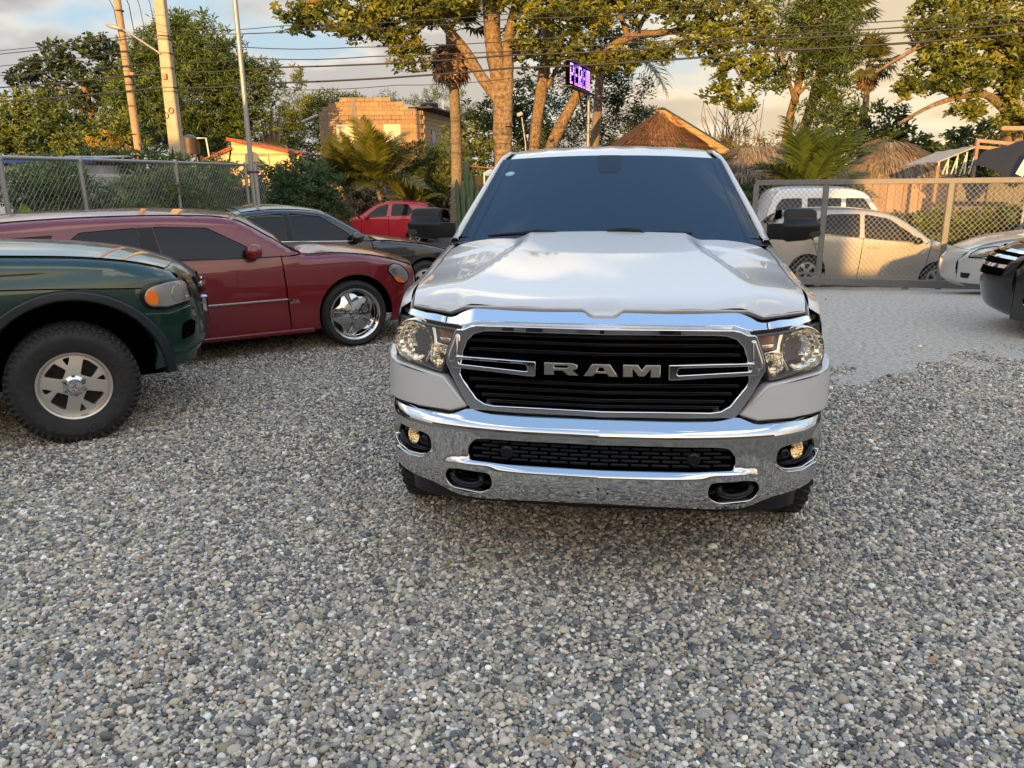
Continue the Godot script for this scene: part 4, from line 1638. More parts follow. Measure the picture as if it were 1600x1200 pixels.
func make_cars() -> void:
	var tint: Material = M["tint"]
	var black: Material = M["black_plastic"]
	var chrome: Material = M["chrome"]
	var a := deg_to_rad(30.0)
	var fr := Vector3(cos(a), 0, -sin(a))
	# red wagon
	var red: Material = M["red_paint"]
	var t := make_car({
		"called": "red_wagon", "label": "dark red station wagon with tinted windows and chrome bladed wheels", "at": Vector3(-2.096, 0, -8.806), "dir": fr, "paint": red,
		"top": [0.74, 0.20, 0.16, 0, 0.80, 0.40, 0.20, 0, 0.80, 0.62, 0.20, 0, 0.74, 0.79, 0.19, 0.0, 0.55, 0.865, 0.16, 0.02, 0.28, 0.935, 0.06, 0.045, -0.10, 0.985, 0, 0.05, -0.50, 1.005, -0.02, 0.045, -0.80, 1.18, 0.16, 0.02, -1.13, 1.362, 0.14, 0.03, -1.55, 1.405, 0, 0.05, -2.2, 1.415, 0, 0.05, -2.9, 1.395, 0, 0.05, -3.5, 1.34, 0, 0.04, -3.85, 1.25, -0.06, 0.03, -4.05, 0.95, -0.08, 0, -4.08, 0.5, -0.08, 0, -4.0, 0.25, -0.06, 0],
		"wide": [-4.1, 0.78, -3.9, 0.86, -3.3, 0.92, -2.0, 0.935, 0.0, 0.935, 0.40, 0.905, 0.60, 0.845, 0.74, 0.745, 0.82, 0.63],
		"sec": [0.15, -0.05, 0.30, -0.012, 0.55, 0.0, 0.85, -0.008, 0.97, -0.03, 1.42, -0.16], "r": 0.075,
		"belt": [-4.1, 1.07, -3.0, 1.05, -1.9, 1.02, -0.9, 0.992, -0.5, 0.99], "cowl": -0.52, "front": 0.79, "rear": -4.02, "sill": 0.235,
		"cuts": [[-0.675, -0.715], [-1.845, -1.86], [-2.70, -2.75]], "parts": ["fender", "front_door", "rear_door", "quarter_panel"],
		"arches": [[0.02, 0.36, 0.405], [-3.05, 0.36, 0.405]],
		"windows": [[-0.90, 0.998, -1.06, 1.12, -1.37, 1.292, -1.835, 1.318, -1.775, 1.018], [-1.925, 1.03, -1.972, 1.315, -2.43, 1.29, -2.57, 1.18, -2.63, 1.055], [-2.76, 1.065, -2.73, 1.17, -2.63, 1.275, -2.97, 1.262, -3.25, 1.15, -3.27, 1.08]],
		"corner": 0.02,
		"sides": [["pillar_cover", [-1.78, 1.012, -1.838, 1.318, -1.969, 1.316, -1.922, 1.02], black, 0.001, 0.004, 0.01, 0.002],
			["headlight", [0.385, 0.775, 0.40, 0.83, 0.47, 0.853, 0.56, 0.825, 0.64, 0.76, 0.665, 0.70, 0.64, 0.635, 0.575, 0.625, 0.49, 0.65], M["lamp_lens"], 0.004, 0.05, 0.02, 0.012],
			["reflector", [0.42, 0.79, 0.47, 0.832, 0.55, 0.80, 0.60, 0.74, 0.55, 0.72, 0.46, 0.74], M["reflector_dim"], 0.0075, 0.006, 0.02, 0.003],
			["indicator", [0.455, 0.70, 0.50, 0.705, 0.575, 0.66, 0.60, 0.635, 0.57, 0.63, 0.495, 0.652], M["amber"], 0.0075, 0.015, 0.01, 0.004],
			["chrome_trim", [-0.69, 0.562, -1.835, 0.562, -1.835, 0.580, -0.69, 0.580], M["bright_trim"], 0.012, 0.008, 0.02, 0.004],
			["chrome_trim", [-1.858, 0.562, -2.62, 0.562, -2.62, 0.580, -1.858, 0.580], M["bright_trim"], 0.012, 0.008, 0.02, 0.004],
			["sill_panel", [-0.43, 0.215, -2.6, 0.215, -2.6, 0.262, -0.45, 0.262], red, 0.022, 0.012, 0.04, 0.014],
			["window_seal", [-0.80, 0.985, -1.86, 1.005, -2.70, 1.04, -2.70, 1.052, -1.86, 1.018, -0.80, 0.998], black, 0.003, 0.002, 0.01, 0.002]],
		"tops": [["hood", 3.0, 6.95, 0.93, 0.94, red], ["windscreen", 7.05, 8.95, 0.93, 0.915, M["screen_light"], Vector3(0, 0.6, 0.6)], ["roof", 9.05, 12.9, 0.95, 0.95, red], ["rear_window", 13.1, 14.3, 0.85, 0.85, tint]],
		"nose": [["grille", [1.5, 0.02, 2.8, 0.02, 2.8, 0.55, 1.5, 0.50], M["void"], true, 0.004]],
		"wheels": [0.0, -3.05], "wheel": [0.352, 0.272, 0.235, 0.815, "blade"], "spin": 0.32, "steer": 0.0,
		"mirror": [-0.99, 1.06, 0.10, 0.072, 0.075, red], "handles": [[-1.61, 0.875, red], [-2.52, 0.89, red]]})
	letters(t, "3.5L", 0.026, Vector3(-0.938, 0.553, -0.615), -PI / 2, M["bright_trim"])
	letters(t, "MAGNUM", 0.015, Vector3(-0.938, 0.533, -0.628), -PI / 2, M["bright_trim"])

	# green off-roader
	var green: Material = M["green_paint"]
	var flare: Material = M["green_dark"]
	t = make_car({
		"called": "green_suv", "label": "dark green off-road suv with gold alloy wheels at the left edge", "category": "suv", "at": Vector3(-3.375, 0, -5.755), "dir": fr, "paint": green,
		"top": [0.62, 0.42, 0.16, 0, 0.74, 0.46, 0.18, 0, 0.82, 0.62, 0.20, 0, 0.82, 0.80, 0.20, 0, 0.80, 0.90, 0.20, 0.0, 0.78, 1.02, 0.17, 0.0, 0.70, 1.105, 0.13, 0.02, 0.45, 1.185, 0.06, 0.05, 0.12, 1.235, 0.0, 0.06, -0.30, 1.265, 0, 0.06, -0.52, 1.285, 0, 0.05, -0.85, 1.50, 0.08, 0.02, -1.15, 1.68, 0.06, 0.03, -1.6, 1.72, 0, 0.04, -2.8, 1.74, 0, 0.04, -3.45, 1.70, 0, 0.04, -3.62, 1.2, -0.05, 0, -3.66, 0.6, -0.05, 0, -3.6, 0.42, -0.04, 0],
		"wide": [-3.7, 0.80, -3.4, 0.86, -2.0, 0.87, 0.3, 0.87, 0.55, 0.845, 0.70, 0.79, 0.80, 0.69, 0.86, 0.58],
		"sec": [0.40, -0.03, 0.60, 0.0, 0.95, 0.0, 1.06, -0.012, 1.12, -0.035, 1.30, -0.05, 1.75, -0.17], "r": 0.10,
		"belt": [-3.7, 1.13, -0.5, 1.13], "cowl": -0.48, "front": 0.80, "rear": -3.6, "sill": 0.47,
		"cuts": [[-0.62, -0.62], [-1.62, -1.62], [-2.5, -2.5]], "parts": ["fender", "front_door", "rear_door", "quarter_panel"],
		"arches": [[0.03, 0.42, 0.545], [-2.72, 0.42, 0.54]],
		"windows": [[-0.86, 1.17, -1.16, 1.60, -1.56, 1.62, -1.56, 1.17], [-1.68, 1.17, -1.68, 1.62, -2.44, 1.62, -2.46, 1.17], [-2.6, 1.17, -2.58, 1.62, -3.25, 1.60, -3.4, 1.2]],
		"sides": [["bonnet_gap", [-0.50, 1.075, -0.1, 1.058, 0.30, 1.032, 0.50, 1.018, 0.50, 1.010, 0.30, 1.024, -0.1, 1.050, -0.50, 1.067], M["void"], 0.0015, 0.002, 0.01, 0.0],
			["lamp_surround", [0.455, 0.94, 0.475, 1.015, 0.52, 1.045, 0.66, 1.062, 0.79, 1.06, 0.83, 1.0, 0.85, 0.90, 0.82, 0.865, 0.64, 0.842, 0.50, 0.862], M["gloss_black"], 0.003, 0.03, 0.02, 0.008],
			["headlight", [0.485, 0.94, 0.515, 1.005, 0.56, 1.025, 0.66, 1.042, 0.77, 1.042, 0.81, 0.99, 0.832, 0.905, 0.80, 0.885, 0.64, 0.868, 0.52, 0.884], M["lamp_lens"], 0.010, 0.03, 0.02, 0.010],
			["reflector", [0.665, 0.955, 0.69, 1.01, 0.74, 1.02, 0.78, 0.98, 0.795, 0.915, 0.76, 0.90, 0.69, 0.905], M["reflector_dim"], 0.0145, 0.006, 0.02, 0.003],
			["indicator", [0.495, 0.94, 0.520, 0.995, 0.552, 1.006, 0.575, 0.985, 0.585, 0.93, 0.575, 0.893, 0.525, 0.895], M["amber"], 0.0145, 0.015, 0.01, 0.005],
			["bumper", [0.50, 0.44, 0.80, 0.46, 0.84, 0.60, 0.845, 0.80, 0.80, 0.858, 0.64, 0.832, 0.46, 0.848, 0.52, 0.66, 0.53, 0.55], green, 0.016, 0.02, 0.04, 0.010],
			["bumper_lip", [0.53, 0.545, 0.72, 0.545, 0.86, 0.575, 0.86, 0.56, 0.72, 0.528, 0.53, 0.53], flare, 0.022, 0.004, 0.02, 0.005],
			["fog_recess", [0.70, 0.62, 0.80, 0.64, 0.82, 0.73, 0.78, 0.76, 0.72, 0.74, 0.70, 0.68], M["void"], 0.017, 0.015, 0.01, 0.003]],
		"flares": [[0.03, 0.42, 0.545, -2.0, 178.0, 0.075, 0.035, 0.02, flare], [-2.72, 0.42, 0.54, 0.0, 180.0, 0.07, 0.035, 0.02, flare]],
		"tops": [["hood", 6.2, 9.7, 0.97, 0.97, green], ["windscreen", 10.1, 12.0, 0.94, 0.94, M["screen_light"], Vector3(0, 0.6, 0.6)], ["roof", 12.2, 15.0, 0.96, 0.96, green]],
		"nose": [["grille", [3.9, 0.0, 5.0, 0.0, 5.0, 0.62, 3.9, 0.58], M["gloss_black"], true, 0.006], ["grille_bar", [4.3, 0.0, 4.5, 0.0, 4.5, 0.6, 4.3, 0.6], chrome, true, 0.022]],
		"wheels": [0.0, -2.72], "wheel": [0.402, 0.228, 0.285, 0.765, "offroad"], "spin": 0.0, "steer": 0.0,
		"mirror": [-0.85, 1.22, 0.12, 0.09, 0.08, black], "handles": [[-1.45, 1.04, black], [-2.35, 1.04, black]]})
	var g := G.new()
	g.tube([Vector3(-0.62, 1.30, -0.42), Vector3(-0.30, 1.325, -0.40), Vector3(0.1, 1.33, -0.38)], [0.008, 0.012, 0.01], 6)
	g.tube([Vector3(-0.66, 1.285, -0.36), Vector3(-0.60, 1.31, -0.42), Vector3(-0.56, 1.31, -0.45)], [0.02, 0.022, 0.012], 6)
	obj("wiper", g, black, t)
	for k in 4:
		g = G.new()
		bar(g, Vector3(-0.35 + k * 0.24, 1.290, -0.36), Vector3(-0.22 + k * 0.24, 1.290, -0.36), 0.012, 0.05, 0.004)
		obj("cowl_grille", g, black, t)
	letters(t, "O", 0.030, Vector3(-0.874, 0.925, -0.285), -PI / 2, M["bright_trim"])
	letters(t, "T", 0.030, Vector3(-0.874, 0.885, -0.282), -PI / 2, M["bright_trim"])
	g = G.new()
	g.box(X(-0.70, 0.86, 0.90), Vector3(0.03, 0.12, 0.05), 0.012)
	obj("bull_bar_end", g, chrome, t)
	# raised maker's lettering on the tyre wall
	var word := "COOPER"
	for k in word.length():
		var an := deg_to_rad(-66.0 - k * 12.0)
		var r := 0.312
		var o := letters(t, word[k], 0.042, Vector3.ZERO, 0, M["rubber_grey"], 0.005)
		var up := Vector3(0, sin(an), cos(an))
		var right := Vector3(0, -cos(an), sin(an))
		o.transform = Transform3D(Basis(right, up, right.cross(up)), Vector3(-0.765 - 0.1475, 0.402 + up.y * r, up.z * r))

	# black coupe behind the wagon
	t = make_car({
		"called": "black_sedan", "label": "black sedan with tinted windows parked behind the red wagon", "at": Vector3(-3.396, -0.08, -11.058) + fr * 1.98, "dir": fr, "paint": M["black_paint"],
		"top": [0.72, 0.20, 0.16, 0, 0.78, 0.40, 0.18, 0, 0.76, 0.60, 0.18, 0, 0.66, 0.70, 0.16, 0, 0.36, 0.79, 0.10, 0.02, 0.0, 0.88, 0.0, 0.04, -0.50, 0.955, 0, 0.04, -0.74, 0.985, 0, 0.04, -1.05, 1.17, 0.12, 0.02, -1.40, 1.36, 0.10, 0.03, -1.85, 1.42, 0, 0.05, -2.3, 1.415, 0, 0.05, -2.75, 1.34, 0, 0.04, -3.25, 1.12, -0.06, 0.03, -3.45, 1.05, 0, 0.02, -3.85, 1.02, 0, 0.02, -3.95, 0.7, -0.08, 0, -3.9, 0.25, -0.06, 0],
		"wide": [-4.0, 0.72, -3.7, 0.84, -2.8, 0.90, 0.0, 0.90, 0.4, 0.87, 0.6, 0.80, 0.8, 0.62],
		"sec": [0.15, -0.05, 0.30, -0.01, 0.6, 0.0, 0.85, -0.01, 0.97, -0.03, 1.43, -0.17], "r": 0.07,
		"belt": [-4.0, 1.05, -1.9, 1.0, -0.7, 0.965], "cowl": -0.74, "front": 0.77, "rear": -3.9, "sill": 0.22,
		"cuts": [[-0.70, -0.80], [-1.85, -1.93], [-2.75, -2.8]], "parts": ["fender", "front_door", "rear_door", "quarter_panel"],
		"arches": [[0.02, 0.33, 0.37], [-2.72, 0.33, 0.37]],
		"windows": [[-1.02, 0.985, -1.14, 1.10, -1.48, 1.325, -1.89, 1.372, -1.86, 1.0], [-1.97, 1.01, -1.975, 1.375, -2.38, 1.35, -2.55, 1.28, -2.8, 1.06]], "corner": 0.02,
		"sides": [["pillar_cover", [-1.865, 1.0, -1.895, 1.372, -1.972, 1.373, -1.965, 1.0], black, 0.002, 0.004, 0.01, 0.002],
			["headlight", [0.36, 0.62, 0.40, 0.72, 0.58, 0.68, 0.70, 0.58, 0.60, 0.52], M["lamp_lens"], 0.004, 0.03, 0.02, 0.008],
			["chrome_trim", [-1.0, 0.972, -2.8, 1.035, -2.8, 1.05, -1.0, 0.985], M["bright_trim"], 0.006, 0.004, 0.01, 0.003]],
		"tops": [["hood", 3.2, 6.9, 0.94, 0.95, M["black_paint"]], ["windscreen", 7.1, 8.95, 0.93, 0.915, M["screen_light"], Vector3(0, 0.6, 0.6)], ["roof", 9.05, 11.4, 0.95, 0.95, M["black_paint"]], ["rear_window", 11.6, 13.0, 0.88, 0.9, tint]],
		"wheels": [0.0, -2.72], "wheel": [0.325, 0.215, 0.21, 0.79, "five"], "mirror": [-1.03, 1.03, 0.10, 0.068, 0.085, M["black_paint"]], "handles": [[-1.7, 0.88, M["black_paint"]]]})

	# small red hatchback far back
	a = deg_to_rad(5.0)
	var fl := Vector3(-cos(a), 0, -sin(a))
	t = make_car({
		"called": "red_hatchback", "label": "small bright red hatchback parked far back under the palms", "at": Vector3(-3.41, -0.6, -29.3) + fl * 2.37, "dir": fl, "paint": M["bright_red"],
		"top": [0.66, 0.20, 0.14, 0, 0.72, 0.45, 0.16, 0, 0.68, 0.64, 0.16, 0, 0.50, 0.78, 0.10, 0.02, 0.18, 0.90, 0, 0.04, -0.10, 0.99, 0, 0.04, -0.34, 1.06, 0, 0.04, -0.70, 1.29, 0.10, 0.02, -0.98, 1.43, 0.08, 0.03, -1.4, 1.515, 0, 0.04, -2.0, 1.525, 0, 0.04, -2.6, 1.47, 0, 0.04, -2.85, 1.36, -0.06, 0.02, -3.05, 1.0, -0.06, 0, -3.08, 0.5, -0.08, 0, -3.0, 0.25, -0.06, 0],
		"wide": [-3.1, 0.66, -2.8, 0.78, -2.3, 0.83, 0.0, 0.83, 0.35, 0.79, 0.55, 0.70, 0.72, 0.55],
		"sec": [0.15, -0.05, 0.30, -0.01, 0.6, 0.0, 0.9, -0.01, 1.0, -0.03, 1.52, -0.16], "r": 0.07,
		"belt": [-3.1, 1.06, -1.4, 1.01, -0.4, 0.94], "cowl": -0.32, "front": 0.70, "rear": -3.02, "sill": 0.20,
		"cuts": [[-0.38, -0.42], [-1.42, -1.42], [-2.05, -2.25]], "parts": ["fender", "front_door", "rear_door", "quarter_panel"],
		"arches": [[0.0, 0.285, 0.335], [-2.37, 0.285, 0.335]],
		"windows": [[-0.52, 0.965, -1.02, 1.34, -1.43, 1.45, -1.35, 1.025], [-1.50, 1.03, -1.57, 1.452, -2.12, 1.44, -2.32, 1.23, -2.21, 1.05]], "corner": 0.06,
		"sides": [["headlight", [0.25, 0.70, 0.30, 0.84, 0.50, 0.74, 0.62, 0.64, 0.5, 0.60], M["lamp_lens"], 0.004, 0.03, 0.02, 0.008], ["tail_light", [-2.70, 0.80, -2.62, 1.1, -2.85, 1.2, -2.95, 0.85], M["red_lens"], 0.004, 0.03, 0.02, 0.008]],
		"tops": [["windscreen", 6.05, 8.0, 0.92, 0.92, M["screen_light"], Vector3(0, 0.6, 0.6)], ["rear_window", 11.6, 12.7, 0.85, 0.8, tint]],
		"wheels": [0.0, -2.37], "wheel": [0.285, 0.20, 0.18, 0.725, "seven"], "mirror": [-0.62, 1.0, 0.09, 0.065, 0.08, M["bright_red"]], "handles": [[-1.3, 0.9, M["bright_red"]], [-2.0, 0.92, M["bright_red"]]]})

	# silver hatchback and white van on the road beyond the gate
	a = deg_to_rad(-6.0)
	fr = Vector3(cos(a), 0, -sin(a))
	t = make_car({
		"called": "silver_hatchback", "label": "silver hatchback on the road behind the sliding gate", "at": Vector3(5.79, -0.40, -15.76) + fr * 2.42 + Vector3(0, -0.13, 0), "dir": fr, "pitch": 3.2, "paint": M["silver_gold"],
		"top": [0.68, 0.20, 0.14, 0, 0.76, 0.45, 0.16, 0, 0.72, 0.64, 0.16, 0, 0.54, 0.80, 0.10, 0.02, 0.20, 0.94, 0, 0.04, -0.06, 1.00, 0, 0.04, -0.24, 1.04, 0, 0.04, -0.60, 1.27, 0.10, 0.02, -0.96, 1.445, 0.08, 0.03, -1.46, 1.50, 0, 0.04, -2.0, 1.49, 0, 0.04, -2.6, 1.42, 0, 0.04, -2.95, 1.28, -0.06, 0.02, -3.15, 1.0, -0.06, 0, -3.2, 0.5, -0.08, 0, -3.1, 0.25, -0.06, 0],
		"wide": [-3.2, 0.68, -2.9, 0.79, -2.3, 0.85, 0.0, 0.85, 0.35, 0.81, 0.58, 0.72, 0.76, 0.55],
		"sec": [0.15, -0.05, 0.30, -0.01, 0.6, 0.0, 0.88, -0.012, 1.0, -0.03, 1.5, -0.17], "r": 0.07,
		"belt": [-3.2, 1.06, -2.1, 1.015, -0.2, 0.94], "cowl": -0.22, "front": 0.74, "rear": -3.14, "sill": 0.21,
		"cuts": [[-0.30, -0.20], [-1.48, -1.46], [-2.12, -2.42]], "parts": ["fender", "front_door", "rear_door", "quarter_panel"],
		"arches": [[0.0, 0.30, 0.345], [-2.42, 0.30, 0.345]],
		"windows": [[-0.33, 0.965, -1.02, 1.375, -1.47, 1.435, -1.44, 0.995], [-1.53, 1.0, -1.55, 1.435, -2.10, 1.40, -2.45, 1.25, -2.5, 1.06]], "corner": 0.03,
		"sides": [["indicator", [-0.16, 0.835, -0.06, 0.84, -0.06, 0.862, -0.16, 0.857], M["amber"], 0.006, 0.006, 0.01, 0.003], ["headlight", [0.28, 0.74, 0.34, 0.87, 0.52, 0.77, 0.66, 0.66, 0.5, 0.62], M["lamp_lens"], 0.004, 0.03, 0.02, 0.008]],
		"tops": [["windscreen", 6.1, 8.0, 0.92, 0.92, M["screen_light"], Vector3(0, 0.6, 0.6)], ["rear_window", 11.3, 12.6, 0.85, 0.8, tint]],
		"wheels": [0.0, -2.42], "wheel": [0.295, 0.20, 0.185, 0.745, "five"], "mirror": [-0.50, 1.0, 0.09, 0.065, 0.08, black], "handles": [[-1.28, 0.83, M["silver_gold"]], [-2.28, 0.86, M["silver_gold"]]]})
	t = make_car({
		"called": "white_van", "label": "white van behind the silver hatchback with three side windows", "category": "van", "at": Vector3(5.95, -0.43, -18.3) + fr * 2.2, "dir": fr, "paint": M["van_white"],
		"top": [0.62, 0.24, 0.12, 0, 0.68, 0.5, 0.14, 0, 0.64, 0.80, 0.14, 0, 0.55, 0.98, 0.12, 0.0, 0.35, 1.12, 0.06, 0.02, 0.16, 1.24, 0.08, 0.02, -0.04, 1.50, 0.08, 0.02, -0.22, 1.73, 0.06, 0.03, -0.52, 1.83, 0, 0.05, -1.2, 1.865, 0, 0.05, -1.95, 1.85, 0, 0.05, -2.18, 1.72, -0.05, 0.02, -2.36, 1.20, -0.06, 0, -2.45, 0.6, -0.06, 0, -2.4, 0.3, -0.06, 0],
		"wide": [-2.5, 0.72, -2.2, 0.80, -1.5, 0.82, 0.0, 0.82, 0.35, 0.79, 0.55, 0.70, 0.7, 0.55],
		"sec": [0.2, -0.05, 0.40, 0.0, 1.1, 0.0, 1.85, -0.14], "r": 0.10,
		"belt": [-2.5, 1.17, 0.2, 1.17], "cowl": 0.14, "front": 0.66, "rear": -2.40, "sill": 0.28,
		"cuts": [[0.0, 0.05], [-0.70, -0.70], [-1.52, -1.52]], "parts": ["fender", "front_door", "side_door", "quarter_panel"],
		"arches": [[0.0, 0.29, 0.335], [-1.85, 0.29, 0.335]],
		"windows": [[0.02, 1.21, -0.22, 1.56, -0.30, 1.645, -0.66, 1.645, -0.66, 1.21], [-0.76, 1.21, -0.76, 1.645, -1.48, 1.65, -1.48, 1.21], [-1.60, 1.21, -1.60, 1.65, -2.02, 1.64, -2.14, 1.50, -2.20, 1.22]], "corner": 0.04,
		"tops": [["windscreen", 5.0, 7.1, 0.9, 0.9, tint, Vector3(0, 0.6, 0.6)]],
		"wheels": [0.0, -1.85], "wheel": [0.285, 0.19, 0.18, 0.72, "five"]})

	# silver sedan nose and black minivan nose at the right
	a = deg_to_rad(22.0)
	fl = Vector3(-cos(a), 0, -sin(a))
	t = make_car({
		"called": "silver_sedan", "label": "silver sedan with amber cornered headlight parked before the gate at right", "at": Vector3(7.95, -0.12, -12.2), "dir": fl, "paint": M["silver_paint"],
		"top": [0.72, 0.14, 0.16, 0, 0.84, 0.25, 0.18, 0, 0.87, 0.48, 0.18, 0, 0.82, 0.60, 0.17, 0.0, 0.72, 0.70, 0.15, 0.01, 0.40, 0.83, 0.06, 0.04, 0.0, 0.905, 0, 0.05, -0.35, 0.955, 0, 0.05, -0.60, 0.985, 0, 0.04, -1.0, 1.21, 0.12, 0.02, -1.42, 1.40, 0.08, 0.03, -2.0, 1.45, 0, 0.04, -2.6, 1.42, 0, 0.04, -3.2, 1.15, -0.06, 0.02, -3.5, 1.08, 0, 0.02, -3.85, 1.05, 0, 0, -3.95, 0.6, -0.08, 0, -3.85, 0.25, -0.06, 0],
		"wide": [-3.9, 0.74, -3.5, 0.86, -2.5, 0.90, 0.0, 0.90, 0.35, 0.875, 0.60, 0.80, 0.76, 0.70, 0.88, 0.55],
		"sec": [0.1, -0.06, 0.30, -0.01, 0.55, 0.0, 0.80, -0.015, 0.95, -0.04, 1.45, -0.20], "r": 0.09,
		"belt": [-3.9, 1.06, -1.8, 0.99, -0.6, 0.94], "cowl": -0.6, "front": 0.86, "rear": -3.9, "sill": 0.20,
		"cuts": [[-0.55, -0.62], [-1.65, -1.65], [-2.5, -2.6]], "parts": ["fender", "front_door", "rear_door", "quarter_panel"],
		"arches": [[0.0, 0.32, 0.36], [-2.72, 0.32, 0.36]],
		"windows": [[-0.85, 0.965, -1.30, 1.26, -1.70, 1.36, -1.68, 0.99], [-1.76, 1.0, -1.78, 1.37, -2.35, 1.34, -2.85, 1.06]],
		"sides": [["headlight", [0.24, 0.775, 0.46, 0.778, 0.62, 0.735, 0.72, 0.665, 0.755, 0.60, 0.60, 0.605, 0.42, 0.67], M["lamp_lens"], 0.004, 0.02, 0.02, 0.010],
			["reflector", [0.47, 0.745, 0.56, 0.735, 0.65, 0.68, 0.70, 0.625, 0.60, 0.625, 0.48, 0.68], M["reflector_dim"], 0.0075, 0.006, 0.02, 0.003],
			["indicator", [0.25, 0.772, 0.38, 0.772, 0.46, 0.735, 0.40, 0.70, 0.32, 0.745], M["amber"], 0.009, 0.008, 0.01, 0.004],
			["bumper_gap", [0.36, 0.575, 0.56, 0.598, 0.76, 0.592, 0.76, 0.586, 0.56, 0.590, 0.36, 0.566], M["void"], 0.002, 0.002, 0.01, 0.0],
			["bumper_line", [0.55, 0.44, 0.82, 0.44, 0.82, 0.425, 0.55, 0.425], M["silver_paint"], 0.012, 0.004, 0.02, 0.006],
			["fog_recess", [0.70, 0.36, 0.82, 0.36, 0.81, 0.28, 0.72, 0.28], M["black_plastic"], 0.002, 0.01, 0.01, 0.0]],
		"tops": [["hood", 4.0, 7.4, 0.93, 0.95, M["silver_paint"]], ["windscreen", 8.05, 9.95, 0.92, 0.92, M["screen_light"], Vector3(0, 0.6, 0.6)], ["rear_window", 12.1, 13.0, 0.88, 0.9, tint]],
		"wheels": [0.0, -2.72], "wheel": [0.315, 0.205, 0.2, 0.79, "five"], "mirror": [-0.95, 1.02, 0.1, 0.07, 0.09, M["silver_paint"]]})
	a = deg_to_rad(22.0)
	fl = Vector3(-cos(a), 0, -sin(a))
	t = make_car({
		"called": "black_minivan", "label": "glossy black minivan nose with chrome grille bars at the right edge", "category": "minivan", "at": Vector3(6.42, 0, -8.3), "dir": fl, "paint": M["black_paint"],
		"top": [0.62, 0.16, 0.20, 0, 0.86, 0.28, 0.22, 0, 0.93, 0.45, 0.22, 0, 0.95, 0.62, 0.22, 0, 0.92, 0.78, 0.20, 0.0, 0.84, 0.88, 0.17, 0.0, 0.72, 0.945, 0.12, 0.02, 0.40, 1.02, 0.04, 0.05, 0.0, 1.08, 0, 0.06, -0.30, 1.13, 0, 0.06, -0.9, 1.50, 0.12, 0.03, -1.3, 1.68, 0.08, 0.03, -2.2, 1.74, 0, 0.05, -3.6, 1.70, 0, 0.05, -4.0, 1.3, -0.06, 0, -4.1, 0.6, -0.06, 0, -4.0, 0.25, -0.06, 0],
		"wide": [-4.1, 0.85, -3.0, 0.98, 0.0, 0.98, 0.40, 0.95, 0.65, 0.87, 0.82, 0.75, 0.96, 0.58],
		"sec": [0.1, -0.06, 0.32, -0.01, 0.6, 0.0, 0.85, -0.015, 1.05, -0.05, 1.75, -0.24], "r": 0.11,
		"belt": [-4.1, 1.12, -0.3, 1.06], "cowl": -0.32, "front": 0.945, "rear": -4.0, "sill": 0.2,
		"cuts": [[-0.6, -0.65], [-1.8, -1.8], [-2.8, -2.8]], "parts": ["fender", "front_door", "sliding_door", "quarter_panel"],
		"arches": [[0.0, 0.34, 0.375], [-3.0, 0.34, 0.375]],
		"windows": [[-0.75, 1.12, -1.3, 1.58, -1.75, 1.60, -1.75, 1.12], [-1.85, 1.12, -1.85, 1.6, -2.75, 1.6, -2.75, 1.12]],
		"sides": [["headlight", [0.28, 0.70, 0.28, 0.83, 0.55, 0.845, 0.72, 0.83, 0.80, 0.79, 0.90, 0.69, 0.80, 0.685, 0.5, 0.70], M["lamp_lens"], 0.004, 0.02, 0.02, 0.010],
			["reflector", [0.48, 0.72, 0.50, 0.81, 0.66, 0.81, 0.76, 0.77, 0.80, 0.71], M["reflector_dim"], 0.0075, 0.006, 0.02, 0.003],
			["indicator", [0.285, 0.71, 0.285, 0.80, 0.40, 0.81, 0.45, 0.76, 0.42, 0.712], M["amber"], 0.009, 0.01, 0.01, 0.004],
			["fog_recess", [0.56, 0.30, 0.86, 0.38, 0.88, 0.44, 0.84, 0.47, 0.60, 0.42], M["void"], 0.002, 0.02, 0.01, 0.0],
			["chrome_trim", [0.56, 0.315, 0.86, 0.395, 0.865, 0.38, 0.56, 0.297], chrome, 0.012, 0.005, 0.02, 0.005]],
		"tops": [["hood", 6.1, 9.0, 0.94, 0.95, M["black_paint"]], ["windscreen", 9.1, 10.9, 0.92, 0.92, tint, Vector3(0, 0.6, 0.6)]],
		"nose": [["grille", [3.1, 0.0, 5.3, 0.0, 5.3, 0.80, 3.1, 0.74], M["void"], true, 0.004], ["chrome_trim", [5.0, 0.0, 5.35, 0.0, 5.35, 0.93, 5.0, 0.93], chrome, true, 0.012], ["chrome_trim", [4.3, 0.0, 4.6, 0.0, 4.6, 0.86, 4.3, 0.86], chrome, true, 0.012], ["chrome_trim", [3.6, 0.0, 3.85, 0.0, 3.85, 0.80, 3.6, 0.80], chrome, true, 0.012]],
		"wheels": [0.0, -3.0], "wheel": [0.34, 0.22, 0.22, 0.86, "five"], "mirror": [-0.9, 1.15, 0.11, 0.08, 0.1, M["black_paint"]]})


func letters(t: Node, s: String, h: float, at: Vector3, turn: float, m: Material, deep := 0.003) -> MeshInstance3D:
	var tm := TextMesh.new()
	var f := SystemFont.new()
	f.font_names = PackedStringArray(["Droid Sans"])
	f.font_weight = 700
	tm.font = f
	tm.text = s
	tm.font_size = 32
	tm.pixel_size = h / 23.0
	tm.depth = deep
	tm.curve_step = 1.0
	return obj("letter" if s.length() == 1 else "badge", tm, m, t, Transform3D(Basis(Vector3.UP, turn), at))


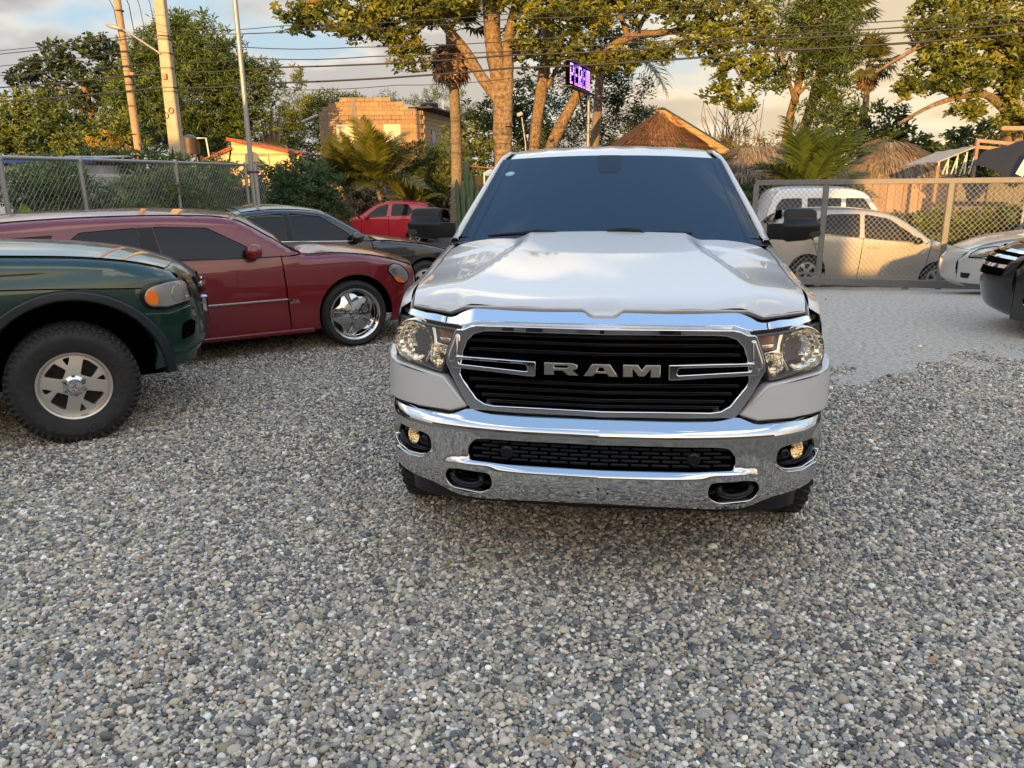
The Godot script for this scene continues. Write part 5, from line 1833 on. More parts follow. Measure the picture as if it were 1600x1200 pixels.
# ---------------------------------------------------------------- materials
func make_materials() -> void:
	mat("galvanised", 0.30, 0.30, 0.29, 0.45, 0.6)
	paint("white_paint", 0.54, 0.52, 0.49, 0.0, 0.42)
	paint("red_paint", 0.150, 0.002, 0.006, 0.0, 0.35)
	paint("bright_red", 0.55, 0.010, 0.035, 0.0, 0.35)
	paint("green_paint", 0.003, 0.030, 0.018, 0.35, 0.35)
	paint("black_paint", 0.005, 0.005, 0.006, 0.0, 0.3)
	paint("silver_paint", 0.50, 0.49, 0.465, 0.35, 0.36)
	paint("silver_gold", 0.46, 0.42, 0.35, 0.55, 0.38)
	paint("van_white", 0.68, 0.66, 0.62, 0.0, 0.5)
	mat("green_dark", 0.008, 0.014, 0.016, 0.42)
	mat("chrome", 0.74, 0.74, 0.75, 0.035, 1.0)
	mat("bumper_chrome", 0.62, 0.61, 0.60, 0.05, 1.0)
	mat("wheel_chrome", 0.72, 0.71, 0.69, 0.10, 1.0)
	mat("dark_chrome", 0.25, 0.25, 0.25, 0.15, 1.0)
	mat("bright_trim", 0.55, 0.53, 0.52, 0.25, 0.8)
	mat("letter_metal", 0.50, 0.49, 0.47, 0.25, 1.0)
	mat("reflector", 0.92, 0.85, 0.70, 0.16, 1.0)  # warm tint painted in for the sunset mirrored in the headlights
	mat("reflector_dim", 0.42, 0.40, 0.36, 0.2, 0.8)
	mat("reflector_warm", 0.90, 0.72, 0.42, 0.10, 1.0)  # fog lamp colour holds the yellow of a sunset reflection
	mat("alloy", 0.50, 0.49, 0.47, 0.30, 0.85)
	mat("alloy_gold", 0.60, 0.56, 0.50, 0.36, 0.75)
	mat("dark_metal", 0.05, 0.05, 0.05, 0.5, 0.6)
	mat("black_plastic", 0.007, 0.0075, 0.009, 0.38)
	M["black_plastic"].metallic_specular = 0.4
	mat("dark_plastic", 0.10, 0.098, 0.092, 0.4)
	mat("gloss_black", 0.004, 0.004, 0.0045, 0.15)
	mat("void", 0.0015, 0.0015, 0.0015, 0.9)
	M["void"].metallic_specular = 0.08
	mat("lamp_grey", 0.34, 0.33, 0.30, 0.35, 0.5)
	mat("frit", 0.006, 0.008, 0.011, 0.10)
	mat("sticker", 0.16, 0.33, 0.36, 0.4)
	mat("sticker_print", 0.50, 0.62, 0.62, 0.4)
	mat("amber", 0.85, 0.20, 0.02, 0.12)
	mat("amber_dim", 0.28, 0.10, 0.05, 0.15)
	mat("red_lens", 0.35, 0.01, 0.01, 0.1)
	mat("red_emblem", 0.35, 0.03, 0.05, 0.3)
	mat("smoke_lens", 0.05, 0.045, 0.03, 0.12)
	mat("rubber_grey", 0.030, 0.030, 0.030, 0.6)
	noisy(mat("rubber", 1, 1, 1, 0.72), 0.03, [[0.009, 0.009, 0.009], [0.016, 0.0155, 0.015], [0.026, 0.024, 0.021]], 256, 0.35)
	noisy(mat("rust", 1, 1, 1, 0.9), 0.03, [[0.05, 0.035, 0.025], [0.12, 0.07, 0.04]], 256, 0.5)
	var ll := mat("lamp_lens", 0.30, 0.29, 0.265, 0.25, 0.4)
	ll.clearcoat_enabled = true
	ll.clearcoat = 1.0
	ll.clearcoat_roughness = 0.04
	for e in [["tint", 0.008, 0.010, 0.013], ["windscreen", 0.006, 0.022, 0.042], ["screen_light", 0.035, 0.042, 0.045], ["glass_dark", 0.01, 0.01, 0.012]]:  # the windscreen's blue is reflected sky put into its base colour
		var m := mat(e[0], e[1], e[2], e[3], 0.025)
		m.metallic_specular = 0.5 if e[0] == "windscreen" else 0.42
	var cl := mat("clear_lens", 1, 1, 1, 0.02)
	cl.transparency = BaseMaterial3D.TRANSPARENCY_ALPHA
	cl.albedo_color = Color(1, 1, 1, 0.04)
	noisy(mat("bark", 1, 1, 1, 0.95), 0.02, [[0.10, 0.065, 0.04], [0.20, 0.14, 0.085], [0.32, 0.23, 0.15]], 512, 1.6, 6.0)
	noisy(mat("palm_bark", 1, 1, 1, 0.95), 0.03, [[0.14, 0.11, 0.08], [0.26, 0.205, 0.15]], 256, 0.9, 4.0)
	noisy(mat("wood_pole", 1, 1, 1, 0.9), 0.02, [[0.30, 0.20, 0.115], [0.40, 0.275, 0.165]], 256, 1.4, 1.5)
	noisy(mat("concrete", 1, 1, 1, 0.9), 0.02, [[0.36, 0.29, 0.20], [0.46, 0.38, 0.275]], 256, 1.5, 0.8)
	noisy(mat("straw", 1, 1, 1, 0.95), 0.05, [[0.12, 0.09, 0.065], [0.24, 0.185, 0.13]], 256, 0.5, 4.0)
	var leaf := mat("leaf", 1, 1, 1, 0.55)
	leaf.vertex_color_use_as_albedo = true
	leaf.backlight_enabled = true
	leaf.backlight = Color(0.42, 0.42, 0.18)
	var fr := mat("frond", 1, 1, 1, 0.5)
	fr.vertex_color_use_as_albedo = true
	fr.backlight_enabled = true
	fr.backlight = Color(0.3, 0.3, 0.15)
	sprigs = {"broad": sprig(3, 10, 0.52, 0.26, 1.0), "fine": sprig(4, 14, 0.36, 0.13, 1.0), "round": sprig(5, 11, 0.44, 0.34, 1.0), "lance": sprig(6, 12, 0.62, 0.15, 0.9), "big": sprig(8, 8, 0.60, 0.42, 0.9)}
	var vc := mat("tinted", 1, 1, 1, 0.9)
	vc.vertex_color_use_as_albedo = true


# ---------------------------------------------------------------- plants
func leaf(g: G, p: Vector3, d: Vector3, up: Vector3, len: float, wid: float, fold := 0.25) -> void:
	var s := d.cross(up).normalized()
	var u := s.cross(d).normalized()
	var a := p + d * len * 0.5 + s * wid * 0.5 + u * wid * fold
	var b := p + d * len * 0.5 - s * wid * 0.5 + u * wid * fold
	var e := p + d * len - u * len * 0.08
	g.flat([p, a, e], u)
	g.flat([p, e, b], u)


func sprig(sd: int, n: int, len: float, wid: float, spread: float) -> ArrayMesh:
	var r := RandomNumberGenerator.new()
	r.seed = sd
	var g := G.new()
	for k in n:
		var t := float(k) / n
		var an := k * 2.4 + r.randf_range(-0.3, 0.3)
		var d := Vector3(cos(an) * spread, 0.35 + r.randf_range(-0.5, 0.5), sin(an) * spread).normalized()
		leaf(g, Vector3(r.randf_range(-0.12, 0.12), -0.25 + 0.5 * t, r.randf_range(-0.12, 0.12)) + d * 0.08, d, Vector3.UP + Vector3(r.randf_range(-0.6, 0.6), 0, r.randf_range(-0.6, 0.6)), len * r.randf_range(0.75, 1.2), wid * r.randf_range(0.8, 1.15))
	return g.mesh()


var sprigs := {}


func crown(t: Node, clumps: Array, kind: String, size: float, dens: float, cols: Array, called := "crown") -> void:
	var where := []
	var tint := []
	for c in clumps:
		var area: float = 4.19 * (c[3] * c[4] + c[3] * c[5] + c[4] * c[5])
		var n := int(area * dens / (size * size) * 1.6) + 6
		var hue := rnd(-0.18, 0.18)
		for k in n:
			var d := Vector3(rng.randfn(), rng.randfn(), rng.randfn()).normalized()
			var rad := 1.0 - 0.62 * pow(rng.randf(), 1.7)
			rad *= 1.0 + 0.20 * sin(d.x * 5.0 + c[0] * 3.0) * sin(d.y * 4.0 + c[1]) * sin(d.z * 5.0)
			var p := Vector3(c[0], c[1], c[2]) + d * rad * Vector3(c[3], c[4], c[5])
			var b := Basis(Vector3.UP, rnd(0, TAU)) * Basis(Vector3(rnd(-1, 1), 0.01, rnd(-1, 1)).normalized(), rnd(0, 1.0))
			var s := size * rnd(0.65, 1.12)
			where.append(Transform3D(b.scaled_local(Vector3(s, s, s)), p))
			var q := clampf(rng.randf() * 0.75 + 0.125 + hue + 0.12 * d.y, 0.0, 0.999) * (cols.size() - 1)
			var cc: Color = cols[int(q)].lerp(cols[mini(int(q) + 1, cols.size() - 1)], q - int(q))
			var m := rnd(0.75, 1.25)
			tint.append(Color(cc.r * m, cc.g * m, cc.b * m))
	many(called, sprigs[kind], M["leaf"], where, tint, t)


func limb(t: Node, called: String, pts: Array, r0: float, r1: float, m: Material, wob := 0.12) -> void:
	var out := []
	var rad := []
	var n := pts.size()
	for k in n - 1:
		for j in 5:
			var p: Vector3 = pts[k].cubic_interpolate(pts[k + 1], pts[maxi(k - 1, 0)], pts[mini(k + 2, n - 1)], j / 5.0)
			var f := (k + j / 5.0) / (n - 1)
			out.append(p)
			rad.append(lerpf(r0, r1, f) * (1.0 + rnd(-wob, wob) * 0.5))
	out.append(pts[n - 1])
	rad.append(r1)
	var g := G.new()
	g.tube(out, rad, 10)
	if wob > 0.0:
		for k in g.v.size():
			var a := g.n[k]
			g.v[k] += a * r0 * 0.10 * sin(g.v[k].y * 5.0 + atan2(a.z, a.x) * 5.0)
	obj(called, g, m, t)


func tree(called: String, label: String, category: String, base: Vector3, limbs: Array, clumps: Array, kind: String, size: float, dens: float, cols: Array, m: Material = null, group := "") -> Node3D:
	var t := thing(called, label, category, base, 0.0, group)
	for l in limbs:
		var pts := []
		for p in l[2]:
			pts.append(p - base)
		limb(t, l[0], pts, l[1][0], l[1][1], m if m else M["bark"])
	var cl := []
	for c in clumps:
		var d: Array = c.duplicate()
		d[0] -= base.x
		d[1] -= base.y
		d[2] -= base.z
		cl.append(d)
	crown(t, cl, kind, size, dens, cols)
	return t


# random clumps that fill an ellipsoid
func fill(c: Vector3, r: Vector3, n: int, lo: float, hi: float) -> Array:
	var o := []
	for k in n:
		var d := Vector3(rng.randfn(), rng.randfn(), rng.randfn()).normalized() * pow(rng.randf(), 0.45)
		var s := rnd(lo, hi)
		o.append([c.x + d.x * r.x, c.y + d.y * r.y, c.z + d.z * r.z, s, s * rnd(0.6, 0.85), s])
	return o


func feather(sd: int, len: float, droop: float, wid: float, n: int, c0: Color, c1: Color) -> ArrayMesh:
	var r := RandomNumberGenerator.new()
	r.seed = sd
	var g := G.new()
	var pts := []
	for k in 11:
		var f := k / 10.0
		pts.append(Vector3(0, len * (0.30 * f - droop * f * f), len * f * (1.0 - 0.22 * droop * f)))
	g.col = c1
	g.tube(pts, [0.016, 0.013, 0.011, 0.009, 0.008, 0.007, 0.006, 0.005, 0.004, 0.003, 0.002], 4, false)
	for k in n:
		var f := 0.14 + 0.86 * k / n
		var q := f * 10.0
		var j := mini(int(q), 9)
		var p: Vector3 = pts[j].lerp(pts[j + 1], q - j)
		var t: Vector3 = (pts[j + 1] - pts[j]).normalized()
		var l := wid * (0.35 + 0.65 * sin(PI * clampf(f * 0.93 + 0.03, 0, 1))) * r.randf_range(0.85, 1.1)
		for s in [-1, 1]:
			var d := (Vector3(s, 0.28 + r.randf_range(-0.25, 0.25), 0) + t * 0.75).normalized()
			g.col = c0.lerp(c1, r.randf())
			var w := maxf(0.012, l * 0.034)
			var mid := p + d * l * 0.55
			var tip := p + d * l + Vector3(0, -l * 0.28, 0)
			var e := t * w
			g.flat([p - e * 0.5, mid - e, mid + e, p + e * 0.5], Vector3.UP)
			g.flat([mid - e, tip, mid + e], Vector3.UP)
	return g.mesh()


func fan(sd: int, rad: float, pet: float, c0: Color, c1: Color) -> ArrayMesh:
	var r := RandomNumberGenerator.new()
	r.seed = sd
	var g := G.new()
	g.col = c1
	g.tube([Vector3.ZERO, Vector3(0, pet * 0.10, pet * 0.5), Vector3(0, 0, pet)], [0.022, 0.018, 0.013], 4, false)
	var o := Vector3(0, 0, pet)
	for k in 22:
		var a := lerpf(-2.2, 2.2, k / 21.0)
		var d := Vector3(sin(a), 0.12 * cos(a * 3.0) - 0.05, cos(a))
		var s := Vector3(cos(a), 0, -sin(a))
		g.col = c0.lerp(c1, r.randf())
		var l := rad * (0.75 + 0.25 * cos(a * 0.7)) * r.randf_range(0.9, 1.08)
		var w := l * 0.085
		var m := o + d * l * 0.6
		var tip := o + d * l + Vector3(0, -l * r.randf_range(0.15, 0.35), 0)
		g.flat([o, m + s * w + Vector3.UP * w * 0.5, m], Vector3.UP)
		g.flat([o, m, m - s * w + Vector3.UP * w * 0.5], Vector3.UP)
		g.flat([m + s * w + Vector3.UP * w * 0.5, tip, m - s * w + Vector3.UP * w * 0.5], Vector3.UP)
	return g.mesh()


func palm(called: String, label: String, base: Vector3, top: Vector3, r: float, meshes: Array, n: int, lo: float, hi: float, scale: float, group := "", stem := true) -> Node3D:
	var t := thing(called, label, "palm tree", base, 0.0, group)
	if stem:
		var rel := top - base
		var g := G.new()
		var pts := []
		var rad := []
		for k in 25:
			var f := k / 24.0
			pts.append(rel * f + Vector3(sin(f * PI) * 0.12, 0, 0))
			rad.append(r * (1.25 - 0.35 * f) * (1.0 + (0.06 if k % 2 else 0.0)))
		g.tube(pts, rad, 10)
		obj("trunk", g, M["palm_bark"], t)
	for k in n:
		var f := (k + 0.5) / n
		var el := deg_to_rad(lerpf(lo, hi, f) + rnd(-9, 9))
		var b := Basis(Vector3.UP, k * 2.39996 + rnd(-0.25, 0.25)) * Basis(Vector3.RIGHT, -el)
		var s := scale * rnd(0.85, 1.1)
		var o := obj("frond", meshes[k % meshes.size()], M["frond"], t, Transform3D(b.scaled_local(Vector3(s, s, s)), top - base))
	return t


func make_plants() -> void:
	var dk := [Color(0.014, 0.030, 0.010), Color(0.030, 0.058, 0.015), Color(0.058, 0.086, 0.020)]
	var md := [Color(0.024, 0.050, 0.012), Color(0.062, 0.105, 0.018), Color(0.115, 0.150, 0.024)]
	var ye := [Color(0.050, 0.078, 0.013), Color(0.125, 0.150, 0.020), Color(0.225, 0.220, 0.030)]
	var sh := [Color(0.022, 0.055, 0.020), Color(0.040, 0.085, 0.030), Color(0.065, 0.115, 0.040)]
	var trunk := func(x, z, y0, y1, r): return ["trunk", [r, r * 0.7], [Vector3(x, gy(x, z) - 0.2, z), Vector3(x + 0.1, (y0 + y1) * 0.5, z), Vector3(x, y1, z)]]

	# the big spreading tree
	var z := -24.0
	var limbs := [
		["trunk", [0.30, 0.22], [Vector3(-0.12, -0.8, z), Vector3(-0.16, 1.5, z), Vector3(-0.20, 3.0, z), Vector3(-0.27, 4.4, z), Vector3(-0.45, 5.6, z), Vector3(-0.5, 7.2, z - 0.3)]],
		["limb", [0.17, 0.13], [Vector3(-0.08, 3.2, z + 0.12), Vector3(-0.02, 4.6, z + 0.15), Vector3(0.02, 5.7, z), Vector3(0.5, 7.4, z)]],
		["limb", [0.17, 0.07], [Vector3(-0.30, 3.9, z), Vector3(-0.85, 4.65, z), Vector3(-1.30, 5.35, z), Vector3(-2.3, 6.3, z + 0.4), Vector3(-3.9, 6.7, z + 0.6), Vector3(-5.6, 6.5, z + 0.6)]],
		["limb", [0.23, 0.14], [Vector3(0.70, -0.8, -26), Vector3(0.74, 1.6, -26), Vector3(0.80, 2.9, -26), Vector3(1.02, 4.3, -26), Vector3(1.2, 5.6, -26), Vector3(1.4, 7.6, -25.6)]],
		["limb", [0.21, 0.07], [Vector3(0.86, 1.4, -26), Vector3(1.30, 2.6, -26), Vector3(1.86, 3.7, -26), Vector3(2.3, 4.45, -25.8), Vector3(2.95, 5.35, -25.4), Vector3(3.7, 5.8, -25), Vector3(4.8, 5.85, -24.6), Vector3(6.2, 6.3, -24.2)]],
		["limb", [0.10, 0.04], [Vector3(3.6, 5.75, -25), Vector3(3.35, 6.4, -25), Vector3(3.0, 7.3, -25)]],
		["limb", [0.09, 0.03], [Vector3(3.8, 5.8, -25), Vector3(4.2, 6.5, -25), Vector3(4.9, 7.2, -25)]],
		["limb", [0.10, 0.03], [Vector3(1.05, 4.3, -26), Vector3(1.45, 4.9, -26), Vector3(1.75, 5.6, -26)]],
		["limb", [0.08, 0.02], [Vector3(-1.0, 4.8, z), Vector3(-1.25, 4.95, z), Vector3(-1.15, 5.25, z)]],
		["limb", [0.06, 0.02], [Vector3(-2.0, 6.1, z), Vector3(-2.4, 6.0, z), Vector3(-3.0, 5.2, z)]],
		["limb", [0.06, 0.02], [Vector3(5.4, 6.0, z), Vector3(6.3, 5.2, z), Vector3(6.9, 4.2, z)]]]
	var cl := [[-5.9, 6.15, z, 0.85, 0.42, 0.9], [-5.0, 6.35, z, 1.0, 0.5, 1.1], [-4.0, 6.35, z + 0.6, 1.0, 0.6, 1.0], [-4.3, 5.75, z + 0.8, 0.7, 0.35, 0.7], [-3.2, 6.0, z + 0.7, 0.9, 0.6, 1.0], [-2.8, 5.15, z + 0.5, 0.62, 0.55, 0.7], [-3.1, 5.45, z, 0.5, 0.4, 0.6], [-2.2, 6.2, z + 1.0, 1.0, 0.6, 1.1], [-1.5, 6.6, z + 0.8, 1.1, 0.5, 1.0], [-0.3, 6.75, z + 1.0, 1.1, 0.6, 1.0], [0.45, 6.0, z + 0.9, 0.6, 0.45, 0.7], [0.5, 5.3, z + 0.4, 0.42, 0.3, 0.5], [1.3, 6.4, z + 0.2, 1.0, 0.6, 1.0], [1.75, 5.35, -24.6, 0.8, 0.5, 0.8], [2.35, 5.0, -24.9, 0.6, 0.35, 0.7], [2.3, 6.4, -24.5, 0.9, 0.6, 1.0], [3.5, 6.65, -24, 1.0, 0.55, 1.0], [3.3, 5.0, -24.6, 0.7, 0.35, 0.7], [4.3, 6.45, -24, 1.0, 0.5, 1.0], [4.4, 5.2, -24.2, 0.6, 0.3, 0.7], [5.2, 6.2, z, 1.0, 0.6, 1.0], [5.6, 5.45, z, 0.8, 0.5, 0.8], [6.2, 5.3, z, 0.8, 0.6, 0.8], [6.7, 6.2, z, 0.9, 0.6, 0.9], [6.5, 4.5, z, 0.6, 0.5, 0.6], [6.1, 4.0, z, 0.45, 0.3, 0.5], [6.9, 3.75, z, 0.55, 0.35, 0.5], [7.3, 4.6, z, 0.5, 0.5, 0.5], [7.4, 5.6, z, 0.8, 0.5, 0.7]]
	cl.append_array([[-4.0, 7.6, z - 1, 2.2, 0.7, 2.2], [0.0, 8.2, z - 1, 2.6, 0.8, 2.4], [3.8, 8.0, z - 1, 2.6, 0.8, 2.4], [1.2, 5.9, -27.5, 1.5, 1.0, 0.8], [3.2, 5.9, -27.5, 1.6, 1.0, 0.8], [-1.4, 7.2, -26.5, 1.4, 0.7, 1.0]])
	tree("rain_tree", "huge spreading tree with three pale trunks behind the white pickup", "tree", Vector3(0.3, -0.7, -25), limbs, cl, "round", 0.38, 0.74, ye)

	# left: mango tree, thin dark tree, yellow bush
	tree("mango_tree", "large round dark green tree behind the concrete utility pole", "tree", Vector3(-12.6, -0.6, -33), [trunk.call(-12.6, -33.0, 0.0, 4.0, 0.4)],
		[[-12.7, 6.7, -33, 1.9, 1.35, 1.9], [-11.6, 6.2, -32.6, 1.5, 1.2, 1.5], [-13.9, 5.6, -32.6, 1.5, 1.3, 1.5], [-10.7, 5.0, -32.6, 1.3, 1.3, 1.3], [-12.4, 4.8, -31.8, 1.9, 1.4, 1.3], [-14.6, 4.0, -32, 1.5, 1.2, 1.3], [-10.5, 3.8, -32.3, 1.1, 0.9, 1.0], [-12.6, 3.4, -31.6, 1.7, 0.9, 1.2], [-15.2, 5.0, -33, 1.0, 0.9, 1.0], [-13.0, 7.5, -33, 1.0, 0.6, 1.0], [-11.0, 3.0, -32, 1.2, 0.6, 1.0], [-9.95, 5.6, -33.5, 0.8, 0.9, 0.9], [-13.6, 6.6, -32.4, 1.2, 0.9, 1.0], [-12.0, 5.8, -31.9, 1.3, 1.0, 1.0], [-11.3, 4.2, -31.8, 1.2, 1.0, 0.9], [-14.2, 4.9, -31.7, 1.2, 0.9, 0.9], [-13.3, 3.9, -31.4, 1.2, 0.8, 0.9]], "lance", 0.46, 1.35, [md[0], md[1], md[1], md[2]])
	tree("sparse_tree", "thin crowned dark tree with sky showing through, far left", "tree", Vector3(-18.6, -0.6, -36), [trunk.call(-18.6, -36.0, 0.0, 6.0, 0.2), ["limb", [0.1, 0.03], [Vector3(-18.5, 4.5, -36), Vector3(-19.8, 5.8, -36), Vector3(-21.2, 6.6, -36)]], ["limb", [0.1, 0.03], [Vector3(-18.5, 4.5, -36), Vector3(-17.6, 6.0, -36), Vector3(-17.0, 7.4, -36)]]],
		[[-18.9, 7.0, -36, 1.3, 0.7, 1.2], [-20.2, 6.6, -36, 1.2, 0.6, 1.0], [-21.2, 6.1, -36, 0.8, 0.4, 0.8], [-17.7, 7.3, -36, 1.0, 0.6, 1.0], [-18.2, 6.0, -36, 1.4, 0.8, 1.2], [-20.0, 5.4, -36, 1.0, 0.6, 1.0], [-17.2, 5.8, -36, 1.0, 0.9, 1.0], [-16.4, 6.8, -36, 0.9, 0.7, 0.9], [-16.6, 5.0, -35.5, 1.2, 1.0, 1.0], [-18.6, 4.6, -35.5, 1.5, 0.9, 1.0]], "big", 0.46, 0.52, dk)
	tree("yellow_green_tree", "low yellow green tree above the white wall at far left", "tree", Vector3(-15.6, -0.6, -27), [trunk.call(-15.6, -27.0, 0.0, 3.0, 0.16)],
		[[-15.7, 4.1, -27, 1.1, 0.6, 1.0], [-16.8, 3.4, -27, 1.1, 0.8, 1.0], [-14.8, 3.4, -26.8, 1.0, 0.7, 0.9], [-15.7, 2.9, -26.5, 1.3, 0.7, 0.9], [-14.0, 2.7, -26.4, 1.0, 0.7, 0.9], [-17.4, 2.6, -26.6, 1.0, 0.8, 0.9], [-13.2, 3.2, -27.2, 1.0, 0.8, 0.9]], "broad", 0.38, 1.35, [md[0], md[1], ye[1], ye[1]])
	tree("croton_bush", "yellow orange bush beside the white wall on the left", "bush", Vector3(-12.6, -0.5, -25), [trunk.call(-12.6, -25.0, 0.0, 2.0, 0.06)], [[-12.6, 2.75, -25, 0.62, 0.42, 0.5], [-12.2, 2.5, -25, 0.5, 0.4, 0.5]], "broad", 0.26, 0.9, [Color(0.12, 0.10, 0.02), Color(0.30, 0.19, 0.02), Color(0.36, 0.22, 0.03)])
	tree("roadside_bush", "leafy green bush at the foot of the wooden utility pole", "bush", Vector3(-8.9, -0.5, -17.5), [trunk.call(-8.9, -17.5, 0.0, 1.6, 0.06)], [[-9.2, 2.05, -18.2, 0.75, 0.42, 0.6], [-8.6, 1.85, -17.4, 0.6, 0.4, 0.5], [-9.6, 1.8, -17.6, 0.6, 0.4, 0.5], [-7.6, 2.05, -17.0, 0.55, 0.32, 0.5], [-7.0, 1.9, -16.9, 0.5, 0.3, 0.45]], "lance", 0.34, 0.9, [sh[0], md[1], md[2]])
	tree("low_hedge", "long low hedge that hides the foot of the yellow house", "hedge", Vector3(-8.0, -0.6, -22.5), [trunk.call(-8.0, -22.5, -0.2, 0.6, 0.06)], [[-10.6, 1.2, -22.5, 0.9, 0.95, 0.6], [-9.6, 1.3, -22.3, 0.8, 0.9, 0.6], [-8.7, 1.25, -22.4, 0.8, 0.9, 0.6], [-7.8, 1.3, -22.3, 0.8, 0.85, 0.6], [-6.9, 1.3, -22.4, 0.8, 0.9, 0.6], [-6.1, 1.35, -22.3, 0.7, 0.8, 0.6], [-9.2, 0.4, -22.0, 1.6, 0.9, 0.6], [-7.0, 0.4, -22.0, 1.6, 0.9, 0.6]], "broad", 0.34, 1.2, [sh[0], md[1], md[1]])
	# vines on the fence
	cl = []
	for k in 84:
		var f := rnd(0.0, 1.0)
		if f < 0.45 and rng.randf() < 0.6:
			continue
		var p := Vector3(-7.25, 0, -5.6).lerp(Vector3(-5.35, 0, -16.6), f)
		cl.append([p.x - rnd(0.1, 0.45), rnd(0.2, 1.75) * (1.0 if f > 0.42 else 0.85), p.z, rnd(0.25, 0.5), rnd(0.25, 0.45), rnd(0.35, 0.6)])
	var t := thing("fence_vine", "tangled green vines climbing behind the chain link fence", "vine")
	crown(t, cl, "lance", 0.20, 1.15, [Color(0.05, 0.095, 0.025), Color(0.10, 0.17, 0.045), Color(0.15, 0.21, 0.06), Color(0.20, 0.19, 0.08)], "foliage")
	for k in 26:
		var f := rnd(0.35, 1.0)
		var p := Vector3(-7.15, 0, -5.6).lerp(Vector3(-5.25, 0, -16.6), f)
		limb(t, "stem", [p + Vector3(0, -0.2, 0), p + Vector3(rnd(-0.2, 0.1), 0.8, rnd(-0.3, 0.3)), p + Vector3(rnd(-0.2, 0.1), 1.7, rnd(-0.5, 0.5))], 0.010, 0.005, M["straw"], 0.0)

	# behind the block house
	tree("house_tree", "dense yellow green tree left of the concrete block house", "tree", Vector3(-11.6, -0.6, -46), [trunk.call(-11.6, -46.0, 0.0, 3.0, 0.25)],
		[[-11.7, 5.6, -46, 1.6, 0.95, 1.4], [-10.2, 5.7, -46, 1.6, 0.85, 1.4], [-9.0, 5.6, -46.5, 1.2, 0.85, 1.2], [-12.8, 4.7, -46, 1.2, 0.95, 1.2], [-11.4, 4.0, -45.5, 1.8, 1.2, 1.4], [-9.7, 4.4, -45.6, 1.6, 1.1, 1.2], [-11.8, 7.1, -46, 0.42, 0.85, 0.42], [-13.0, 3.3, -45.5, 1.3, 0.95, 1.1]], "lance", 0.52, 1.05, [md[0], md[2], ye[1]])
	t = thing("dead_cactus_tree", "bare orange brown branching cactus left of the block house", "cactus", Vector3(-10.3, -0.5, -35))
	for k in 9:
		var a := -0.5 + k * 0.12
		limb(t, "branch", [Vector3(0, 1.2, 0), Vector3(a * 0.8, 3.2 + 0.15 * (k % 3), 0.1 * k - 0.4), Vector3(a * 1.25, 4.2 + 0.5 * ((k * 7) % 3), 0.1 * k - 0.4)], 0.07, 0.05, M["wood_pole"], 0.1)
	tree("acacia_tree", "open crowned tree behind the rooftop tank of the block house", "tree", Vector3(-3.9, -0.6, -54), [trunk.call(-3.9, -54.0, 0.0, 5.5, 0.2), ["limb", [0.1, 0.04], [Vector3(-3.9, 4.9, -54), Vector3(-5.3, 6.3, -54), Vector3(-6.2, 6.7, -54)]], ["limb", [0.1, 0.04], [Vector3(-3.9, 4.9, -54), Vector3(-2.8, 5.9, -54)]]],
		[[-5.7, 6.7, -54, 1.2, 0.55, 1.0], [-4.1, 7.2, -54, 1.3, 0.55, 1.0], [-2.7, 6.1, -54, 1.1, 0.5, 1.0], [-4.6, 6.0, -54, 1.0, 0.5, 1.0], [-1.9, 5.3, -54, 0.85, 0.6, 1.0], [-3.6, 5.2, -54, 1.3, 0.6, 1.0]], "fine", 0.50, 0.75, [md[0], md[1], md[2]])
	tree("distant_tree", "small hazy tree top above the gable of the block house", "tree", Vector3(-7.4, -0.6, -50), [trunk.call(-7.4, -50.0, 0.0, 6.0, 0.12)], [[-7.4, 6.5, -50, 0.7, 0.5, 0.6], [-6.8, 6.2, -50, 0.6, 0.4, 0.6], [-8.0, 6.2, -50, 0.6, 0.4, 0.6], [-7.3, 5.6, -50, 1.0, 0.5, 0.6]], "fine", 0.46, 0.8, md)
	tree("dark_tree", "dark shaded tree right of the block house behind the trunks", "tree", Vector3(-0.6, -0.6, -36), [trunk.call(-0.6, -36.0, 0.0, 3.0, 0.2)],
		[[-1.6, 3.6, -36, 1.2, 1.2, 1.0], [-0.2, 4.4, -36, 1.2, 1.1, 1.0], [0.9, 4.9, -36.5, 1.2, 1.1, 1.0], [-0.8, 2.4, -35, 1.6, 1.1, 1.0], [1.0, 3.0, -35, 1.5, 1.3, 1.0]], "broad", 0.5, 1.1, [dk[0], dk[2], md[2]])
	tree("shade_tree", "dark green tree behind the led sign and the cone roof", "tree", Vector3(4.0, -0.6, -33), [trunk.call(4.0, -33.0, 0.0, 3.0, 0.22)],
		[[2.3, 4.4, -33, 1.3, 1.3, 1.0], [3.6, 5.2, -33, 1.4, 1.2, 1.0], [4.8, 4.7, -33, 1.1, 1.1, 1.0], [3.0, 3.0, -32.5, 1.6, 1.2, 1.0], [4.6, 3.5, -32.5, 1.2, 1.0, 1.0], [5.4, 3.9, -33, 0.7, 0.6, 0.8], [1.9, 2.4, -32, 1.2, 1.0, 0.8]], "fine", 0.55, 1.15, [dk[0], dk[1], md[1]])

	# the row of plants in front of the houses
	tree("hedge_bush", "rounded shaded bush with drooping green leaves behind the black sedan", "bush", Vector3(-4.8, -0.5, -18.6), [trunk.call(-4.8, -18.6, 0.0, 1.2, 0.07)],
		[[-4.8, 1.75, -18.6, 0.62, 0.52, 0.6], [-4.3, 1.55, -18.4, 0.50, 0.5, 0.5], [-5.2, 1.5, -18.4, 0.48, 0.5, 0.5], [-4.75, 1.1, -18.2, 0.75, 0.55, 0.5], [-4.2, 0.85, -18.3, 0.5, 0.5, 0.5], [-5.2, 0.8, -18.4, 0.5, 0.5, 0.5]], "lance", 0.27, 1.25, sh)
